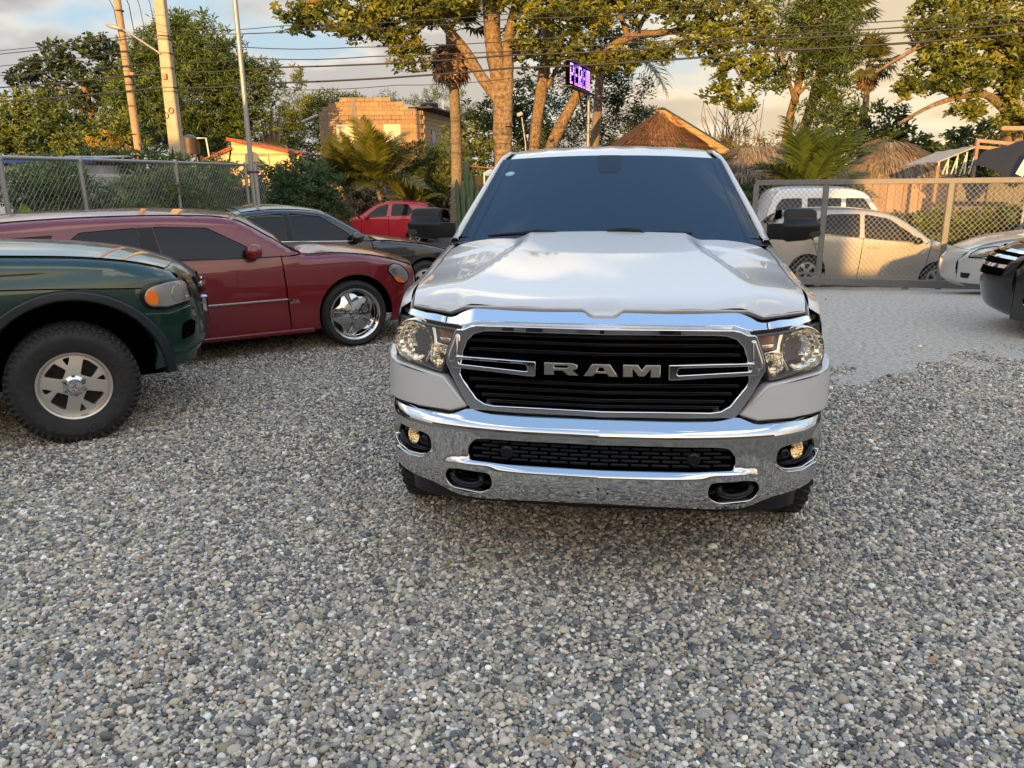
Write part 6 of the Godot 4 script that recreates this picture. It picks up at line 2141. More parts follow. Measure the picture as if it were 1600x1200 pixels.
	var pg := [feather(1, 1.7, 0.42, 0.62, 60, Color(0.05, 0.075, 0.012), Color(0.12, 0.125, 0.02)), feather(2, 1.6, 0.62, 0.58, 60, Color(0.045, 0.07, 0.012), Color(0.10, 0.11, 0.018)), feather(3, 1.8, 0.28, 0.60, 60, Color(0.06, 0.085, 0.014), Color(0.14, 0.135, 0.02))]
	var pgreen := [feather(11, 1.7, 0.42, 0.62, 60, Color(0.030, 0.060, 0.012), Color(0.065, 0.095, 0.020)), feather(12, 1.6, 0.6, 0.58, 60, Color(0.026, 0.052, 0.010), Color(0.058, 0.085, 0.016)), feather(13, 1.8, 0.28, 0.6, 60, Color(0.036, 0.066, 0.012), Color(0.075, 0.10, 0.02))]
	palm("areca_palm", "feathery yellow green palm in front of the block house", Vector3(-5.2, -0.6, -31.2), Vector3(-5.18, 1.35, -31.2), 0.10, pg, 22, 86, 5, 1.5)
	palm("areca_palm", "smaller leaning palm left of the feathery palm by the hedge", Vector3(-6.4, -0.6, -31.6), Vector3(-6.5, 1.2, -31.6), 0.09, pg, 15, 86, 20, 1.35)
	palm("areca_palm", "short palm with pale fronds beside the bamboo", Vector3(-3.85, -0.6, -31.0), Vector3(-3.85, 0.4, -31.0), 0.07, pg, 9, 84, 15, 0.85)
	palm("areca_palm", "ragged palm between the orange house and the block house", Vector3(-8.9, -0.5, -31), Vector3(-8.9, 1.7, -31), 0.08, pg, 9, 75, 5, 0.9)
	tree("bamboo_clump", "fine leaved bamboo clump behind the red hatchback", "bamboo", Vector3(-3.1, -0.6, -33.4), [],
		[[-3.5, 2.35, -33.4, 1.0, 0.85, 0.8], [-2.5, 2.45, -33.4, 0.9, 0.8, 0.8], [-4.0, 1.8, -33.2, 0.8, 0.85, 0.7], [-2.4, 1.45, -33.2, 0.9, 0.85, 0.7], [-3.3, 1.3, -33.0, 1.1, 0.75, 0.7], [-1.9, 2.0, -33.6, 0.7, 0.75, 0.7]], "lance", 0.34, 1.1, [dk[1], md[1], md[2]])
	t = get_child(get_child_count() - 1)
	for k in 12:
		limb(t, "stem", [Vector3(rnd(-0.5, 0.5), 0, rnd(-0.3, 0.3)), Vector3(rnd(-0.6, 0.6), 1.4, rnd(-0.3, 0.3)), Vector3(rnd(-1.1, 1.1), 2.7, rnd(-0.3, 0.3))], 0.035, 0.015, M["straw"], 0.0)
	tree("undergrowth", "low dark shrubs under the palms and bamboo", "shrub", Vector3(-5.0, -0.6, -33.6), [trunk.call(-5.0, -33.6, -0.2, 0.5, 0.05)],
		[[-6.6, 0.5, -33.5, 1.1, 1.2, 0.7], [-4.8, 0.5, -33.8, 1.2, 1.2, 0.7], [-3.3, 0.2, -34.4, 1.2, 1.1, 0.7], [-1.8, 0.2, -34.4, 1.1, 1.0, 0.7], [-0.5, 0.4, -34.2, 1.1, 1.1, 0.7], [-7.8, 0.2, -33.0, 1.0, 1.2, 0.7]], "lance", 0.38, 1.2, dk)
	t = thing("column_cactus", "tall green column cactus beside the white pickup windscreen", "cactus", Vector3(-1.12, -0.5, -20.6))
	for e in [[0.0, 0, 2.75, 0.0, 0.075], [0.10, 0.03, 2.3, 0.02, 0.07], [-0.16, 0.04, 2.2, -0.10, 0.06], [0.20, 0.06, 2.0, 0.08, 0.06], [-0.07, 0.1, 2.05, -0.02, 0.06], [0.05, 0.12, 1.8, 0.0, 0.06]]:
		var rows := []
		for k in 16:
			var f := k / 15.0
			var rr: float = e[4] * sqrt(maxf(0.02, 1.0 - pow(maxf(0.0, f - 0.86) / 0.14, 2.0))) * (1.0 - 0.3 * pow(1.0 - f, 6.0))
			var ring := []
			for j in 28:
				var a := TAU * j / 28.0
				var q := rr * (1.0 + 0.16 * cos(a * 7.0))
				ring.append(Vector3(e[0] + e[3] * f + cos(a) * q, e[2] * f, e[1] + sin(a) * q))
			rows.append(ring)
		var g := G.new()
		g.sheet(rows, true)
		obj("stem", g, M["cactus"], t)
	# the palm whose dead leaves hang as a skirt
	var fg := [fan(1, 0.85, 0.75, Color(0.045, 0.06, 0.012), Color(0.10, 0.10, 0.02)), fan(2, 0.8, 0.85, Color(0.04, 0.05, 0.012), Color(0.085, 0.09, 0.018))]
	var dead := [fan(3, 0.75, 0.5, Color(0.16, 0.085, 0.04), Color(0.26, 0.15, 0.07)), fan(4, 0.8, 0.45, Color(0.12, 0.065, 0.03), Color(0.22, 0.12, 0.06))]
	t = palm("fan_palm", "palm with a brown skirt of dead leaves left of the big tree", Vector3(-1.85, -0.6, -26), Vector3(-1.82, 6.1, -26), 0.16, fg, 12, 85, 5, 1.0)
	for k in 20:
		var b := Basis(Vector3.UP, k * 2.4 + rnd(-0.3, 0.3)) * Basis(Vector3.RIGHT, deg_to_rad(rnd(55, 82)))
		obj("dead_frond", dead[k % 2], M["frond"], t, Transform3D(b, Vector3(0.03, 6.55 - 0.02 * k, 0)))
	t = palm("fan_palm", "tall fan palm with an orange dead leaf skirt inside the right hand tree", Vector3(9.6, -0.6, -29), Vector3(11.4, 6.9, -29.3), 0.17, fg, 14, 85, -5, 1.15)
	for k in 14:
		var b := Basis(Vector3.UP, k * 2.4 + rnd(-0.3, 0.3)) * Basis(Vector3.RIGHT, deg_to_rad(rnd(35, 75)))
		obj("dead_frond", dead[k % 2], M["frond"], t, Transform3D(b, Vector3(1.8, 7.3, -0.3)))
	t = palm("fan_palm", "slender fan palm standing alone against the bright sky at right", Vector3(12.9, -0.6, -30), Vector3(13.1, 5.55, -30), 0.11, fg, 20, 88, -30, 0.72)
	for k in 8:
		var b := Basis(Vector3.UP, k * 2.4 + rnd(-0.3, 0.3)) * Basis(Vector3.RIGHT, deg_to_rad(rnd(60, 85)))
		obj("dead_frond", dead[k % 2], M["frond"], t, Transform3D(b.scaled_local(Vector3.ONE * 0.7), Vector3(0.2, 6.05, 0)))
	var cg := [feather(7, 3.6, 0.75, 0.95, 46, Color(0.03, 0.045, 0.014), Color(0.06, 0.07, 0.02)), feather(8, 3.8, 0.55, 0.95, 46, Color(0.03, 0.045, 0.014), Color(0.06, 0.07, 0.02))]
	palm("coconut_palm", "palm with long drooping fronds behind the big tree above the cone roof", Vector3(2.8, -0.6, -30.5), Vector3(3.4, 6.3, -30.5), 0.16, cg, 13, 70, -25, 1.0)
	palm("young_palm", "palm fronds showing in front of the brown cone roof", Vector3(5.1, -0.6, -21.5), Vector3(5.15, 1.35, -21.5), 0.06, pg, 10, 80, 5, 0.75)
	palm("young_palm", "bushy palm before the grey thatched roofs behind the gate", Vector3(7.85, -0.6, -21.0), Vector3(7.82, 0.95, -21.0), 0.09, pgreen, 22, 84, -5, 1.3)
	palm("coconut_palm", "dark palm crown at the far left edge of the picture", Vector3(-19.9, -0.6, -30), Vector3(-19.7, 3.6, -30), 0.14, cg, 11, 70, -30, 0.5)

	# right hand trees
	tree("tall_tree", "tall dense dark green tree right of the big tree above the thatch", "tree", Vector3(10.1, -0.6, -28), [["trunk", [0.15, 0.12], [Vector3(9.5, -0.6, -28.3), Vector3(9.7, 2.8, -28.3), Vector3(10.0, 5.0, -28.2), Vector3(10.3, 7.0, -28)]], ["limb", [0.07, 0.02], [Vector3(9.9, 4.4, -28), Vector3(10.6, 5.0, -28), Vector3(11.3, 5.1, -28)]], ["limb", [0.08, 0.03], [Vector3(9.8, 4.2, -28), Vector3(9.2, 5.2, -27.5), Vector3(8.8, 6.2, -27.5)]]],
		[[9.2, 6.6, -28, 1.0, 0.8, 1.0], [10.3, 6.9, -28, 1.0, 0.8, 1.0], [11.0, 6.6, -27.6, 0.8, 0.7, 0.9], [9.6, 5.5, -27.8, 0.9, 0.7, 0.9], [10.5, 5.7, -27.6, 1.0, 0.7, 0.9], [11.1, 5.6, -27.6, 0.75, 0.55, 0.8], [10.7, 4.7, -27.6, 0.8, 0.6, 0.8], [11.2, 4.3, -27.6, 0.65, 0.6, 0.7], [10.5, 3.9, -27.8, 0.6, 0.6, 0.6], [11.1, 3.5, -27.8, 0.5, 0.5, 0.5], [9.0, 4.8, -27.8, 0.55, 0.5, 0.6], [10.0, 8.2, -28.5, 2.0, 0.8, 1.6]], "lance", 0.42, 1.0, [dk[0], md[1], md[2]])
	z = -20.0
	tree("spreading_tree", "wide spreading tree with arching limbs at the right edge", "tree", Vector3(13.2, -0.6, -21), [["trunk", [0.26, 0.2], [Vector3(13.4, -0.6, -21), Vector3(13.2, 2.0, -21), Vector3(12.9, 3.6, -21), Vector3(12.6, 5.6, -20.6)]], ["limb", [0.12, 0.03], [Vector3(12.9, 3.2, -21), Vector3(11.9, 3.6, -20.4), Vector3(10.6, 3.4, z), Vector3(9.6, 2.9, z)]], ["limb", [0.11, 0.03], [Vector3(12.9, 4.0, -21), Vector3(11.6, 4.9, -20.4), Vector3(10.2, 4.8, z), Vector3(8.9, 4.1, z)]], ["limb", [0.09, 0.03], [Vector3(12.8, 4.4, -21), Vector3(11.7, 5.7, z), Vector3(10.4, 6.0, z)]]],
		[[12.3, 6.2, z, 1.0, 0.6, 0.9], [11.2, 6.1, z, 0.9, 0.5, 0.9], [10.4, 5.4, z, 0.8, 0.42, 0.8], [10.1, 4.9, z, 0.6, 0.33, 0.7], [11.4, 5.2, z, 0.8, 0.45, 0.8], [12.4, 5.2, z, 0.8, 0.5, 0.8], [10.7, 4.5, z, 0.8, 0.4, 0.7], [10.3, 4.0, z, 0.75, 0.42, 0.7], [11.0, 3.9, z, 0.7, 0.38, 0.7], [9.75, 3.75, z, 0.35, 0.25, 0.4], [12.0, 4.3, -20.6, 0.9, 0.6, 0.8], [12.8, 4.6, -20.4, 0.8, 0.8, 0.8], [12.9, 3.8, -20.4, 0.7, 0.6, 0.7], [11.3, 3.25, z, 0.5, 0.25, 0.5], [13.6, 5.6, -20.4, 1.0, 0.8, 1.0], [12.7, 3.0, -20.2, 0.5, 0.35, 0.5]], "round", 0.34, 0.95, [md[0], md[2], ye[1], ye[2]])
	tree("background_bush", "dark bushy trees between the slender palm and the right edge", "tree", Vector3(10.9, -0.6, -25), [trunk.call(10.9, -25.0, 0.0, 2.0, 0.15)],
		[[10.3, 2.9, -25, 1.0, 0.8, 0.8], [11.4, 3.1, -25, 1.1, 0.8, 0.8], [12.2, 2.5, -25, 0.9, 0.6, 0.8], [9.6, 2.3, -25, 0.8, 0.6, 0.8], [13.3, 2.2, -25.5, 1.0, 0.6, 0.8], [14.6, 2.6, -25, 1.1, 0.7, 0.8], [15.8, 2.6, -25, 1.1, 0.8, 0.8], [13.9, 2.0, -24, 1.3, 0.6, 0.8]], "broad", 0.42, 1.1, [dk[0], dk[2], md[1]])
	tree("dry_bush", "dry yellowish bush right of the cone roof", "bush", Vector3(8.2, -0.6, -27), [trunk.call(8.2, -27.0, 0.0, 2.0, 0.08)],
		[[7.6, 2.5, -27, 0.9, 0.7, 0.7], [8.6, 2.4, -27, 0.9, 0.7, 0.7], [9.2, 2.0, -26.6, 0.8, 0.5, 0.7], [7.0, 2.1, -26.6, 0.8, 0.6, 0.7], [8.0, 1.8, -26.4, 1.2, 0.6, 0.7]], "fine", 0.42, 1.0, [Color(0.06, 0.06, 0.015), Color(0.15, 0.125, 0.03), Color(0.2, 0.15, 0.04)])
	t = thing("bare_tree", "leafless pale twigs against the bright sky right of the cone roof", "tree", Vector3(8.2, -0.6, -30))
	for k in 34:
		var a := rnd(-1.0, 1.0)
		limb(t, "branch", [Vector3(a * 0.1, 1.0, 0), Vector3(a * 0.6, 2.8 + rnd(-0.4, 0.4), rnd(-0.3, 0.3)), Vector3(a * 1.0 + rnd(-0.3, 0.3), rnd(3.3, 4.3), rnd(-0.4, 0.4)), Vector3(a * 1.2 + rnd(-0.5, 0.5), rnd(4.3, 5.2), rnd(-0.4, 0.4))], 0.026, 0.007, M["palm_bark"], 0.05)
	tree("gate_shrub", "sea grape like shrubs with round leaves behind the right part of the gate", "shrub", Vector3(9.2, -0.5, -17.2), [trunk.call(9.2, -17.2, -0.2, 0.4, 0.05)],
		[[8.4, 0.45, -17.0, 0.6, 0.5, 0.4], [9.1, 0.5, -17.0, 0.6, 0.5, 0.4], [9.8, 0.5, -16.8, 0.7, 0.5, 0.4], [10.6, 0.55, -16.6, 0.7, 0.55, 0.4], [11.4, 0.6, -16.4, 0.7, 0.6, 0.4], [12.2, 0.7, -16.4, 0.7, 0.6, 0.4], [10.2, 0.1, -16.6, 0.9, 0.4, 0.4], [8.0, 0.1, -16.9, 0.7, 0.4, 0.4]], "round", 0.22, 1.2, [dk[2], md[1], md[2]])
	tree("gate_shrub", "dark shrub behind the left end of the gate beside the pickup mirror", "shrub", Vector3(5.1, -0.5, -19.6), [trunk.call(5.1, -19.6, -0.2, 0.4, 0.05)],
		[[4.8, 0.6, -19.6, 0.6, 0.6, 0.4], [5.6, 0.6, -19.8, 0.6, 0.7, 0.4], [6.4, 0.8, -20, 0.6, 0.7, 0.4], [7.2, 0.8, -20, 0.6, 0.7, 0.4]], "round", 0.25, 1.1, [dk[0], dk[2], md[1]])
	# one large leaf that stands up in front of the fence
	t = thing("banana_plant", "single bright green upright leaf behind the roof of the red wagon", "plant", Vector3(-6.0, 0, -10.4))
	var g := G.new()
	var rows := []
	for k in 9:
		var f := k / 8.0
		var w := 0.125 * sin(PI * pow(f, 0.8) * 0.97 + 0.08)
		rows.append([Vector3(-w, 1.08 + 0.40 * f + 0.02, 0.06 * f), Vector3(-w * 0.5, 1.08 + 0.40 * f, 0.02), Vector3(0, 1.08 + 0.40 * f, 0.0), Vector3(w * 0.5, 1.08 + 0.40 * f, 0.02), Vector3(w, 1.08 + 0.40 * f + 0.02, 0.06 * f)])
	g.sheet(rows, false, Vector3.BACK)
	obj("leaf", g, M["banana"], t, Transform3D(Basis(Vector3.BACK, 0.18), Vector3(-0.12, 0, 0)))
	limb(t, "stem", [Vector3(-0.05, -0.1, 0), Vector3(-0.03, 0.6, 0), Vector3(0.02, 1.12, 0)], 0.025, 0.012, M["banana"], 0.0)


# ---------------------------------------------------------------- houses, roofs, poles, cables
func straw_on(t: Node, called: String, rows: Array, n: int, len: float, c0: Color, c1: Color) -> void:
	# loose straw laid down the slope of a roof given as rows from ridge to eave, and hanging from the eave
	var g := G.new()
	g.flat([Vector3(-0.012, 0, 0), Vector3(0.012, 0, 0), Vector3(0.004, 0.012, 1), Vector3(-0.004, 0.012, 1)], Vector3.UP)
	var where := []
	var tint := []
	for k in n:
		var hang := rng.randf() < 0.28
		var f := rnd(0.0, rows.size() - 1.001) if not hang else rows.size() - 1.05
		var c := rnd(0.0, rows[0].size() - 1.001)
		var i := int(f)
		var j := int(c)
		var p: Vector3 = rows[i][j].lerp(rows[i][j + 1], c - j)
		var q: Vector3 = rows[i + 1][j].lerp(rows[i + 1][j + 1], c - j)
		var o := p.lerp(q, f - i)
		var d := (q - p).normalized()
		if hang:
			o = q - d * 0.1
			d = (d * 0.3 + Vector3(rnd(-0.25, 0.25), -1.0, rnd(-0.1, 0.2))).normalized()
		else:
			d = (d + Vector3(rnd(-0.25, 0.25), rnd(-0.02, 0.14), rnd(-0.1, 0.1))).normalized()
		var x := d.cross(Vector3.UP).normalized()
		var u := x.cross(d)
		var s := len * rnd(0.5, 1.2) * (0.75 if hang else 1.0)
		where.append(Transform3D(Basis(x * rnd(0.7, 1.6), u, d * s), o + u * rnd(0.01, 0.05)))
		var cc := c0.lerp(c1, rng.randf())
		tint.append(cc * rnd(0.7, 1.25))
	many(called, g.mesh(), M["tinted"], where, tint, t)


func thatch(called: String, label: String, c: Vector3, rx: float, rz: float, h: float, straight: float) -> void:
	var t := thing(called, label, "thatched roof", Vector3(c.x, gy(c.x, c.z), c.z))
	var y0 := c.y - gy(c.x, c.z)
	var rows := []
	for k in 6:
		var f := k / 5.0
		var row := []
		for j in 33:
			var a := TAU * j / 32.0
			var e := f * (1.0 + 0.03 * sin(a * 7.0))
			row.append(Vector3(cos(a) * rx * e + clampf(cos(a) * 3.0, -1, 1) * straight, y0 + h * (1.0 - pow(f, 1.25)) + 0.04 * sin(a * 5.0 + k), sin(a) * rz * e))
		rows.append(row)
	var g := G.new()
	g.sheet(rows, false, Vector3.UP)
	obj("roof", g, M["straw"], t)
	straw_on(t, "straw", rows, 5200, 0.5, Color(0.14, 0.105, 0.075), Color(0.34, 0.265, 0.18))
	for s in [[-1, -1], [1, -1], [-1, 1], [1, 1]]:
		g = G.new()
		g.tube([Vector3(s[0] * (rx * 0.6 + straight * 0.9), -0.1, s[1] * rz * 0.6), Vector3(s[0] * (rx * 0.6 + straight * 0.9), y0 + h * 0.4, s[1] * rz * 0.6)], [0.07], 8)
		obj("post", g, M["palm_bark"], t)


func make_house() -> void:
	var t := thing("block_house", "unplastered concrete block house with a stepped gable, orange from the low sun and from sun tint put into the block colour", "house", Vector3(-6.5, -0.6, -38))
	var blk := [noisy(mat("block_a", 1, 1, 1, 0.95), 0.04, [[0.27, 0.175, 0.095], [0.35, 0.235, 0.13]], 256, 1.1, 1.0), noisy(mat("block_b", 1, 1, 1, 0.95), 0.04, [[0.30, 0.20, 0.11], [0.39, 0.27, 0.155]], 256, 0.9, 1.0), noisy(mat("block_c", 1, 1, 1, 0.95), 0.04, [[0.24, 0.155, 0.09], [0.31, 0.21, 0.125]], 256, 1.3, 1.0)]  # ochre carries part of the orange sunlight in the block colour
	var shapes := []
	for w in [0.388, 0.188]:
		var g := G.new()
		g.box(Transform3D.IDENTITY, Vector3(w, 0.186, 0.14), 0.006)
		shapes.append(g.mesh())
	var gable := K2([-2.45, 5.26, -1.86, 5.68, -1.1, 5.95, 0.68, 5.97, 1.43, 5.74, 2.45, 5.40])
	var opens := [[-1.6, -0.8, 4.0, 4.8], [0.6, 1.4, 4.0, 4.8]]
	var w0 := -2.4
	var w1 := 2.4
	var backs := G.new()
	var row := 7
	while row < 31:
		var y := row * 0.2 + 0.1
		var x := w0 + (0.1 if row % 2 else 0.2) - 0.0
		var half := row % 2 == 1
		while x < w1:
			var hw := 0.1 if half else 0.2
			half = false
			var cx := x if hw > 0.15 else x
			var keep := y + 0.04 < key(gable, cx)
			for o in opens:
				if cx + hw > o[0] + 0.03 and cx - hw < o[1] - 0.03 and y > o[2] and y < o[3]:
					keep = false
				if y > o[2] and y < o[3] and hw > 0.15 and (absf(cx - o[0]) < 0.05 or absf(cx - o[1]) < 0.05):
					obj("block", shapes[1], blk[rng.randi() % 3], t, X(cx + (-0.1 if cx < (o[0] + o[1]) * 0.5 else 0.1), y, 0.0))
			if keep:
				var band := absf(y - 5.0) < 0.12
				var m: Material = blk[2] if band else blk[rng.randi() % 3]
				obj("block", shapes[0 if hw > 0.15 else 1], m, t, X(cx, y, rnd(-0.006, 0.006)))
			x += hw + 0.2
		row += 1
	backs.box(X(0, 2.6, 0.006), Vector3(4.7, 5.2, 0.10))
	backs.box(X(-0.2, 5.3, 0.006), Vector3(3.4, 0.9, 0.10))
	obj("mortar_wall", backs, blk[2], t)
	for x in [-2.08, -0.72]:
		var g := G.new()
		g.box(X(x, 3.4 if x < -1 else 3.95, 0.010), Vector3(0.19, 4.0, 0.15), 0.006)
		obj("column", g, M["column_grey"], t)
	for o in opens:
		var g := G.new()
		g.box(X((o[0] + o[1]) * 0.5, (o[2] + o[3]) * 0.5, 0.045), Vector3(o[1] - o[0], o[3] - o[2], 0.05), 0.006)
		obj("shutter", g, M["board"], t)
		g = G.new()
		g.box(X((o[0] + o[1]) * 0.5, o[2] - 0.03, 0.05), Vector3(o[1] - o[0] + 0.1, 0.06, 0.18), 0.008)
		obj("sill", g, blk[0], t)
	# the side that runs back
	var d := Vector3(1.2, 0, -6.0).normalized()
	var out := Vector3(-d.z, 0, d.x)
	var bs := Basis(-d, Vector3.UP, Vector3(d.z, 0, -d.x) * -1.0)
	var g := G.new()
	for r in range(8, 27):
		for k in 19:
			var dist := 0.22 + k * 0.4 + (0.2 if r % 2 else 0.0)
			if dist > 7.6 or (r > 18 and r < 23 and (absf(dist - 1.8) < 0.4 or absf(dist - 5.0) < 0.3)):
				continue
			g.box(Transform3D(Basis(d, Vector3.UP, d.cross(Vector3.UP)), Vector3(2.4, 0.1 + r * 0.2, 0) + d * dist), Vector3(0.388, 0.186, 0.14), 0.0)
	tag(obj("block_wall", g, blk[1], t), "", "", "", "stuff")
	g = G.new()
	g.box(Transform3D(Basis(d, Vector3.UP, d.cross(Vector3.UP)), Vector3(2.34, 2.7, 0) + d * 3.85), Vector3(7.6, 5.4, 0.08))
	obj("mortar_wall", g, blk[2], t)
	for e in [[1.8, 4.2, 0.7, 0.8, "window_blue"], [5.0, 4.2, 0.6, 0.8, "board"]]:
		g = G.new()
		g.box(Transform3D(Basis(d, Vector3.UP, d.cross(Vector3.UP)), Vector3(2.4, e[1], 0) + d * e[0]), Vector3(e[2], e[3], 0.10), 0.006)
		obj("window", g, M[e[4]], t)
	g = G.new()
	g.box(Transform3D(Basis(d, Vector3.UP, d.cross(Vector3.UP)), Vector3(2.2, 5.52, 0) + d * 4.0 + out * 0.2), Vector3(8.3, 0.08, 1.2), 0.01)
	obj("roof", g, M["dark_roof"], t)
	g = G.new()
	bar(g, Vector3(-3.2, 4.95, 0.0), Vector3(-2.43, 5.25, 0.0), 0.3, 0.07, 0.01)
	obj("eave_board", g, M["white_board"], t)
	# rooftop tank
	t = thing("water_tank", "black water tank on the roof of the block house", "water tank", Vector3(-4.0, 4.86, -41))
	g = G.new()
	g.lathe(Transform3D.IDENTITY, [Vector2(0.0, 0.0), Vector2(0.44, 0.0), Vector2(0.46, 0.06), Vector2(0.44, 0.2), Vector2(0.46, 0.25), Vector2(0.44, 0.38), Vector2(0.46, 0.43), Vector2(0.42, 0.52), Vector2(0.18, 0.60), Vector2(0.17, 0.66), Vector2(0.0, 0.68)], 24)
	obj("barrel", g, M["black_plastic"], t)
	g = G.new()
	g.tube([Vector3(0.68, 0, 0), Vector3(0.68, 0.65, 0), Vector3(0.5, 0.65, 0)], [0.025], 6)
	obj("pipe", g, M["white_board"], t)

	# orange house with the red roof
	t = thing("yellow_house", "pale yellow house with a sloping red roof behind the flagpole", "house", Vector3(-8.7, -0.6, -27))
	g = G.new()
	g.flat([Vector3(-1.45, 0, 0), Vector3(1.6, 0, 0), Vector3(1.6, 3.16, 0), Vector3(-0.62, 3.62, 0), Vector3(-0.62, 3.34, 0), Vector3(-1.45, 3.02, 0)], Vector3.BACK)
	g.box(X(0.0, 1.5, -1.55), Vector3(2.9, 3.0, 3.0))
	obj("wall", g, M["yellow_wall"], t)
	for e in [[Vector3(-0.74, 3.69, 0.06), Vector3(1.75, 3.17, 0.06)], [Vector3(-1.62, 2.99, 0.06), Vector3(-0.62, 3.40, 0.06)]]:
		g = G.new()
		var dd: Vector3 = (e[1] - e[0])
		var n := 9
		for k in n:
			g = G.new()
			var p: Vector3 = e[0] + dd * (k + 0.5) / n
			g.box(Transform3D(Basis(dd.normalized(), dd.normalized().cross(Vector3.FORWARD) * -1.0, Vector3.BACK), p + Vector3(0, 0.012 * (k % 2), -1.5)), Vector3(dd.length() / n * 0.985, 0.045, 3.15), 0.012)
			obj("roof_tile", g, M["red_roof"], t)
		g = G.new()
		bar(g, e[0] + Vector3(0, -0.02, 0.02), e[1] + Vector3(0, -0.02, 0.02), 0.05, 0.11, 0.01)
		obj("fascia", g, M["red_roof"], t)
	t = thing("water_tank", "brown water tank on a frame beside the concrete pole", "water tank", Vector3(-9.5, -0.6, -24))
	g = G.new()
	g.lathe(X(0, 3.1, 0), [Vector2(0.0, 0.0), Vector2(0.24, 0.0), Vector2(0.25, 0.06), Vector2(0.235, 0.2), Vector2(0.25, 0.26), Vector2(0.235, 0.4), Vector2(0.24, 0.46), Vector2(0.12, 0.54), Vector2(0.0, 0.57)], 20)
	obj("barrel", g, M["tank_brown"], t)
	g = G.new()
	for s in [[-1, -1], [1, -1], [-1, 1], [1, 1]]:
		g = G.new()
		g.tube([Vector3(s[0] * 0.2, 0, s[1] * 0.2), Vector3(s[0] * 0.2, 3.1, s[1] * 0.2)], [0.03], 6)
		obj("leg", g, M["rust"], t)
	g = G.new()
	g.tube([Vector3(0.25, 3.55, 0.1), Vector3(0.52, 3.55, 0.1), Vector3(0.62, 2.2, 0.1)], [0.024], 6)
	obj("pipe", g, M["white_board"], t)

	# white low building behind the fence
	t = thing("white_building", "low white building with a blue roof edge behind the fence", "building", Vector3(-10.6, -0.5, -15.2))
	g = G.new()
	g.box(X(-0.6, 1.25, -1.5), Vector3(5.8, 2.6, 3.0))
	obj("wall", g, M["white_wall"], t)
	g = G.new()
	bar(g, Vector3(-3.6, 2.66, 0.12), Vector3(2.75, 2.62, 0.12), 0.25, 0.12, 0.02)
	obj("roof_edge", g, M["blue_edge"], t)
	for k in 7:
		g = G.new()
		bar(g, Vector3(-3.2 + k * 0.9, 2.66, -0.1), Vector3(-3.2 + k * 0.9, 2.78, -2.8), 0.87, 0.03, 0.01)
		obj("roof_sheet", g, M["sheet_metal"], t)
	g = G.new()
	bar(g, Vector3(2.3, 2.35, 0.2), Vector3(3.4, 2.32, 0.2), 0.5, 0.06, 0.01)
	obj("canopy", g, M["sheet_metal"], t)
	t = thing("orange_tarp", "crumpled orange sheet lying on the low white roof", "tarpaulin", Vector3(-12.3, 2.42, -16.8))
	var rows := []
	for k in 5:
		var r := []
		for j in 7:
			r.append(Vector3(-0.55 + j * 0.18, 0.08 + 0.42 * exp(-pow((j - 2.2) / 1.5, 2.0)) * (1.0 - k * 0.15) + 0.05 * sin(j * 3.0 + k * 2.0), 0.3 - k * 0.2))
		rows.append(r)
	g = G.new()
	g.sheet(rows, false, Vector3.UP)
	obj("sheet", g, M["orange"], t)

	# brown cone roof with orange hip boards
	t = thing("cone_roof_hut", "hut with a tall brown pyramid roof, orange boards along its right hip", "hut", Vector3(4.75, -0.6, -24))
	var peak := Vector3(-0.08, 4.28, -0.9)
	var a := Vector3(-2.0, 2.75, 1.1)
	var b := Vector3(2.35, 2.62, 0.5)
	var c := Vector3(1.2, 2.7, -3.4)
	var e := Vector3(-2.4, 2.7, -3.0)
	var lists := [[a, b], [b, c], [c, e], [e, a]]
	for k in 4:
		rows = []
		for i in 7:
			var f := i / 6.0
			var r := []
			for j in 9:
				r.append(peak.lerp(lists[k][0].lerp(lists[k][1], j / 8.0), f) + Vector3(0, 0.03 * sin(j * 2.0 + i), 0))
			rows.append(r)
		g = G.new()
		g.sheet(rows, false, Vector3.UP)
		obj("roof_slope", g, M["brown_thatch"], t)
		if k == 0:
			straw_on(t, "straw", rows, 2600, 0.35, Color(0.10, 0.05, 0.025), Color(0.22, 0.115, 0.055))
	for k in 6:
		var f0 := 0.04 + k * 0.16
		var p0 := peak.lerp(b, f0)
		var p1 := peak.lerp(b, f0 + 0.152)
		var side := (a - b).normalized()
		var nn := (b - peak).cross(a - peak).normalized()
		nn = nn if nn.y > 0 else -nn
		var wd := 0.32 + 0.10 * f0
		g = G.new()
		for q in [[0.0, 0.05], [1.0, 0.045]]:
			pass
		g.patch(V2([0, 0, 1, 0, 1, 1, 0, 1]), [], 0.5, func(p): return p0.lerp(p1, p.x) + side * wd * p.y * (1.0 + 0.2 * sin(k * 2.0)) + nn * 0.06, nn, 0.0, 0.03, 0.0)
		obj("hip_board", g, M["orange_board"], t)
	rows = []
	for i in 9:
		var f := i / 8.0
		var p0 := peak.lerp(b, f * 0.80)
		var drop := Vector3(0.12 + 0.18 * f, -0.10, -0.55)
		rows.append([p0 + Vector3(-0.25 * (1.0 - f * 0.7), 0.05 - 0.06 * (1 - f), 0.05), p0 + Vector3(0, 0.085, 0), p0 + Vector3(0.10, 0.07, -0.05), p0 + drop + Vector3(0, 0.03 * sin(i * 2.0), 0)])
	g = G.new()
	g.sheet(rows, false, Vector3.UP)
	obj("ridge_cover", g, M["green_tarp"], t)
	for s in [a, b, c, e]:
		g = G.new()
		g.tube([Vector3(s.x * 0.85, 0, s.z * 0.85), Vector3(s.x * 0.85, 2.8, s.z * 0.85)], [0.09], 8)
		obj("post", g, M["palm_bark"], t)

	thatch("thatched_shelter", "long low grey thatched roof right of the cone roof", Vector3(7.2, 1.62, -22.4), 1.2, 1.3, 0.85, 0.7)
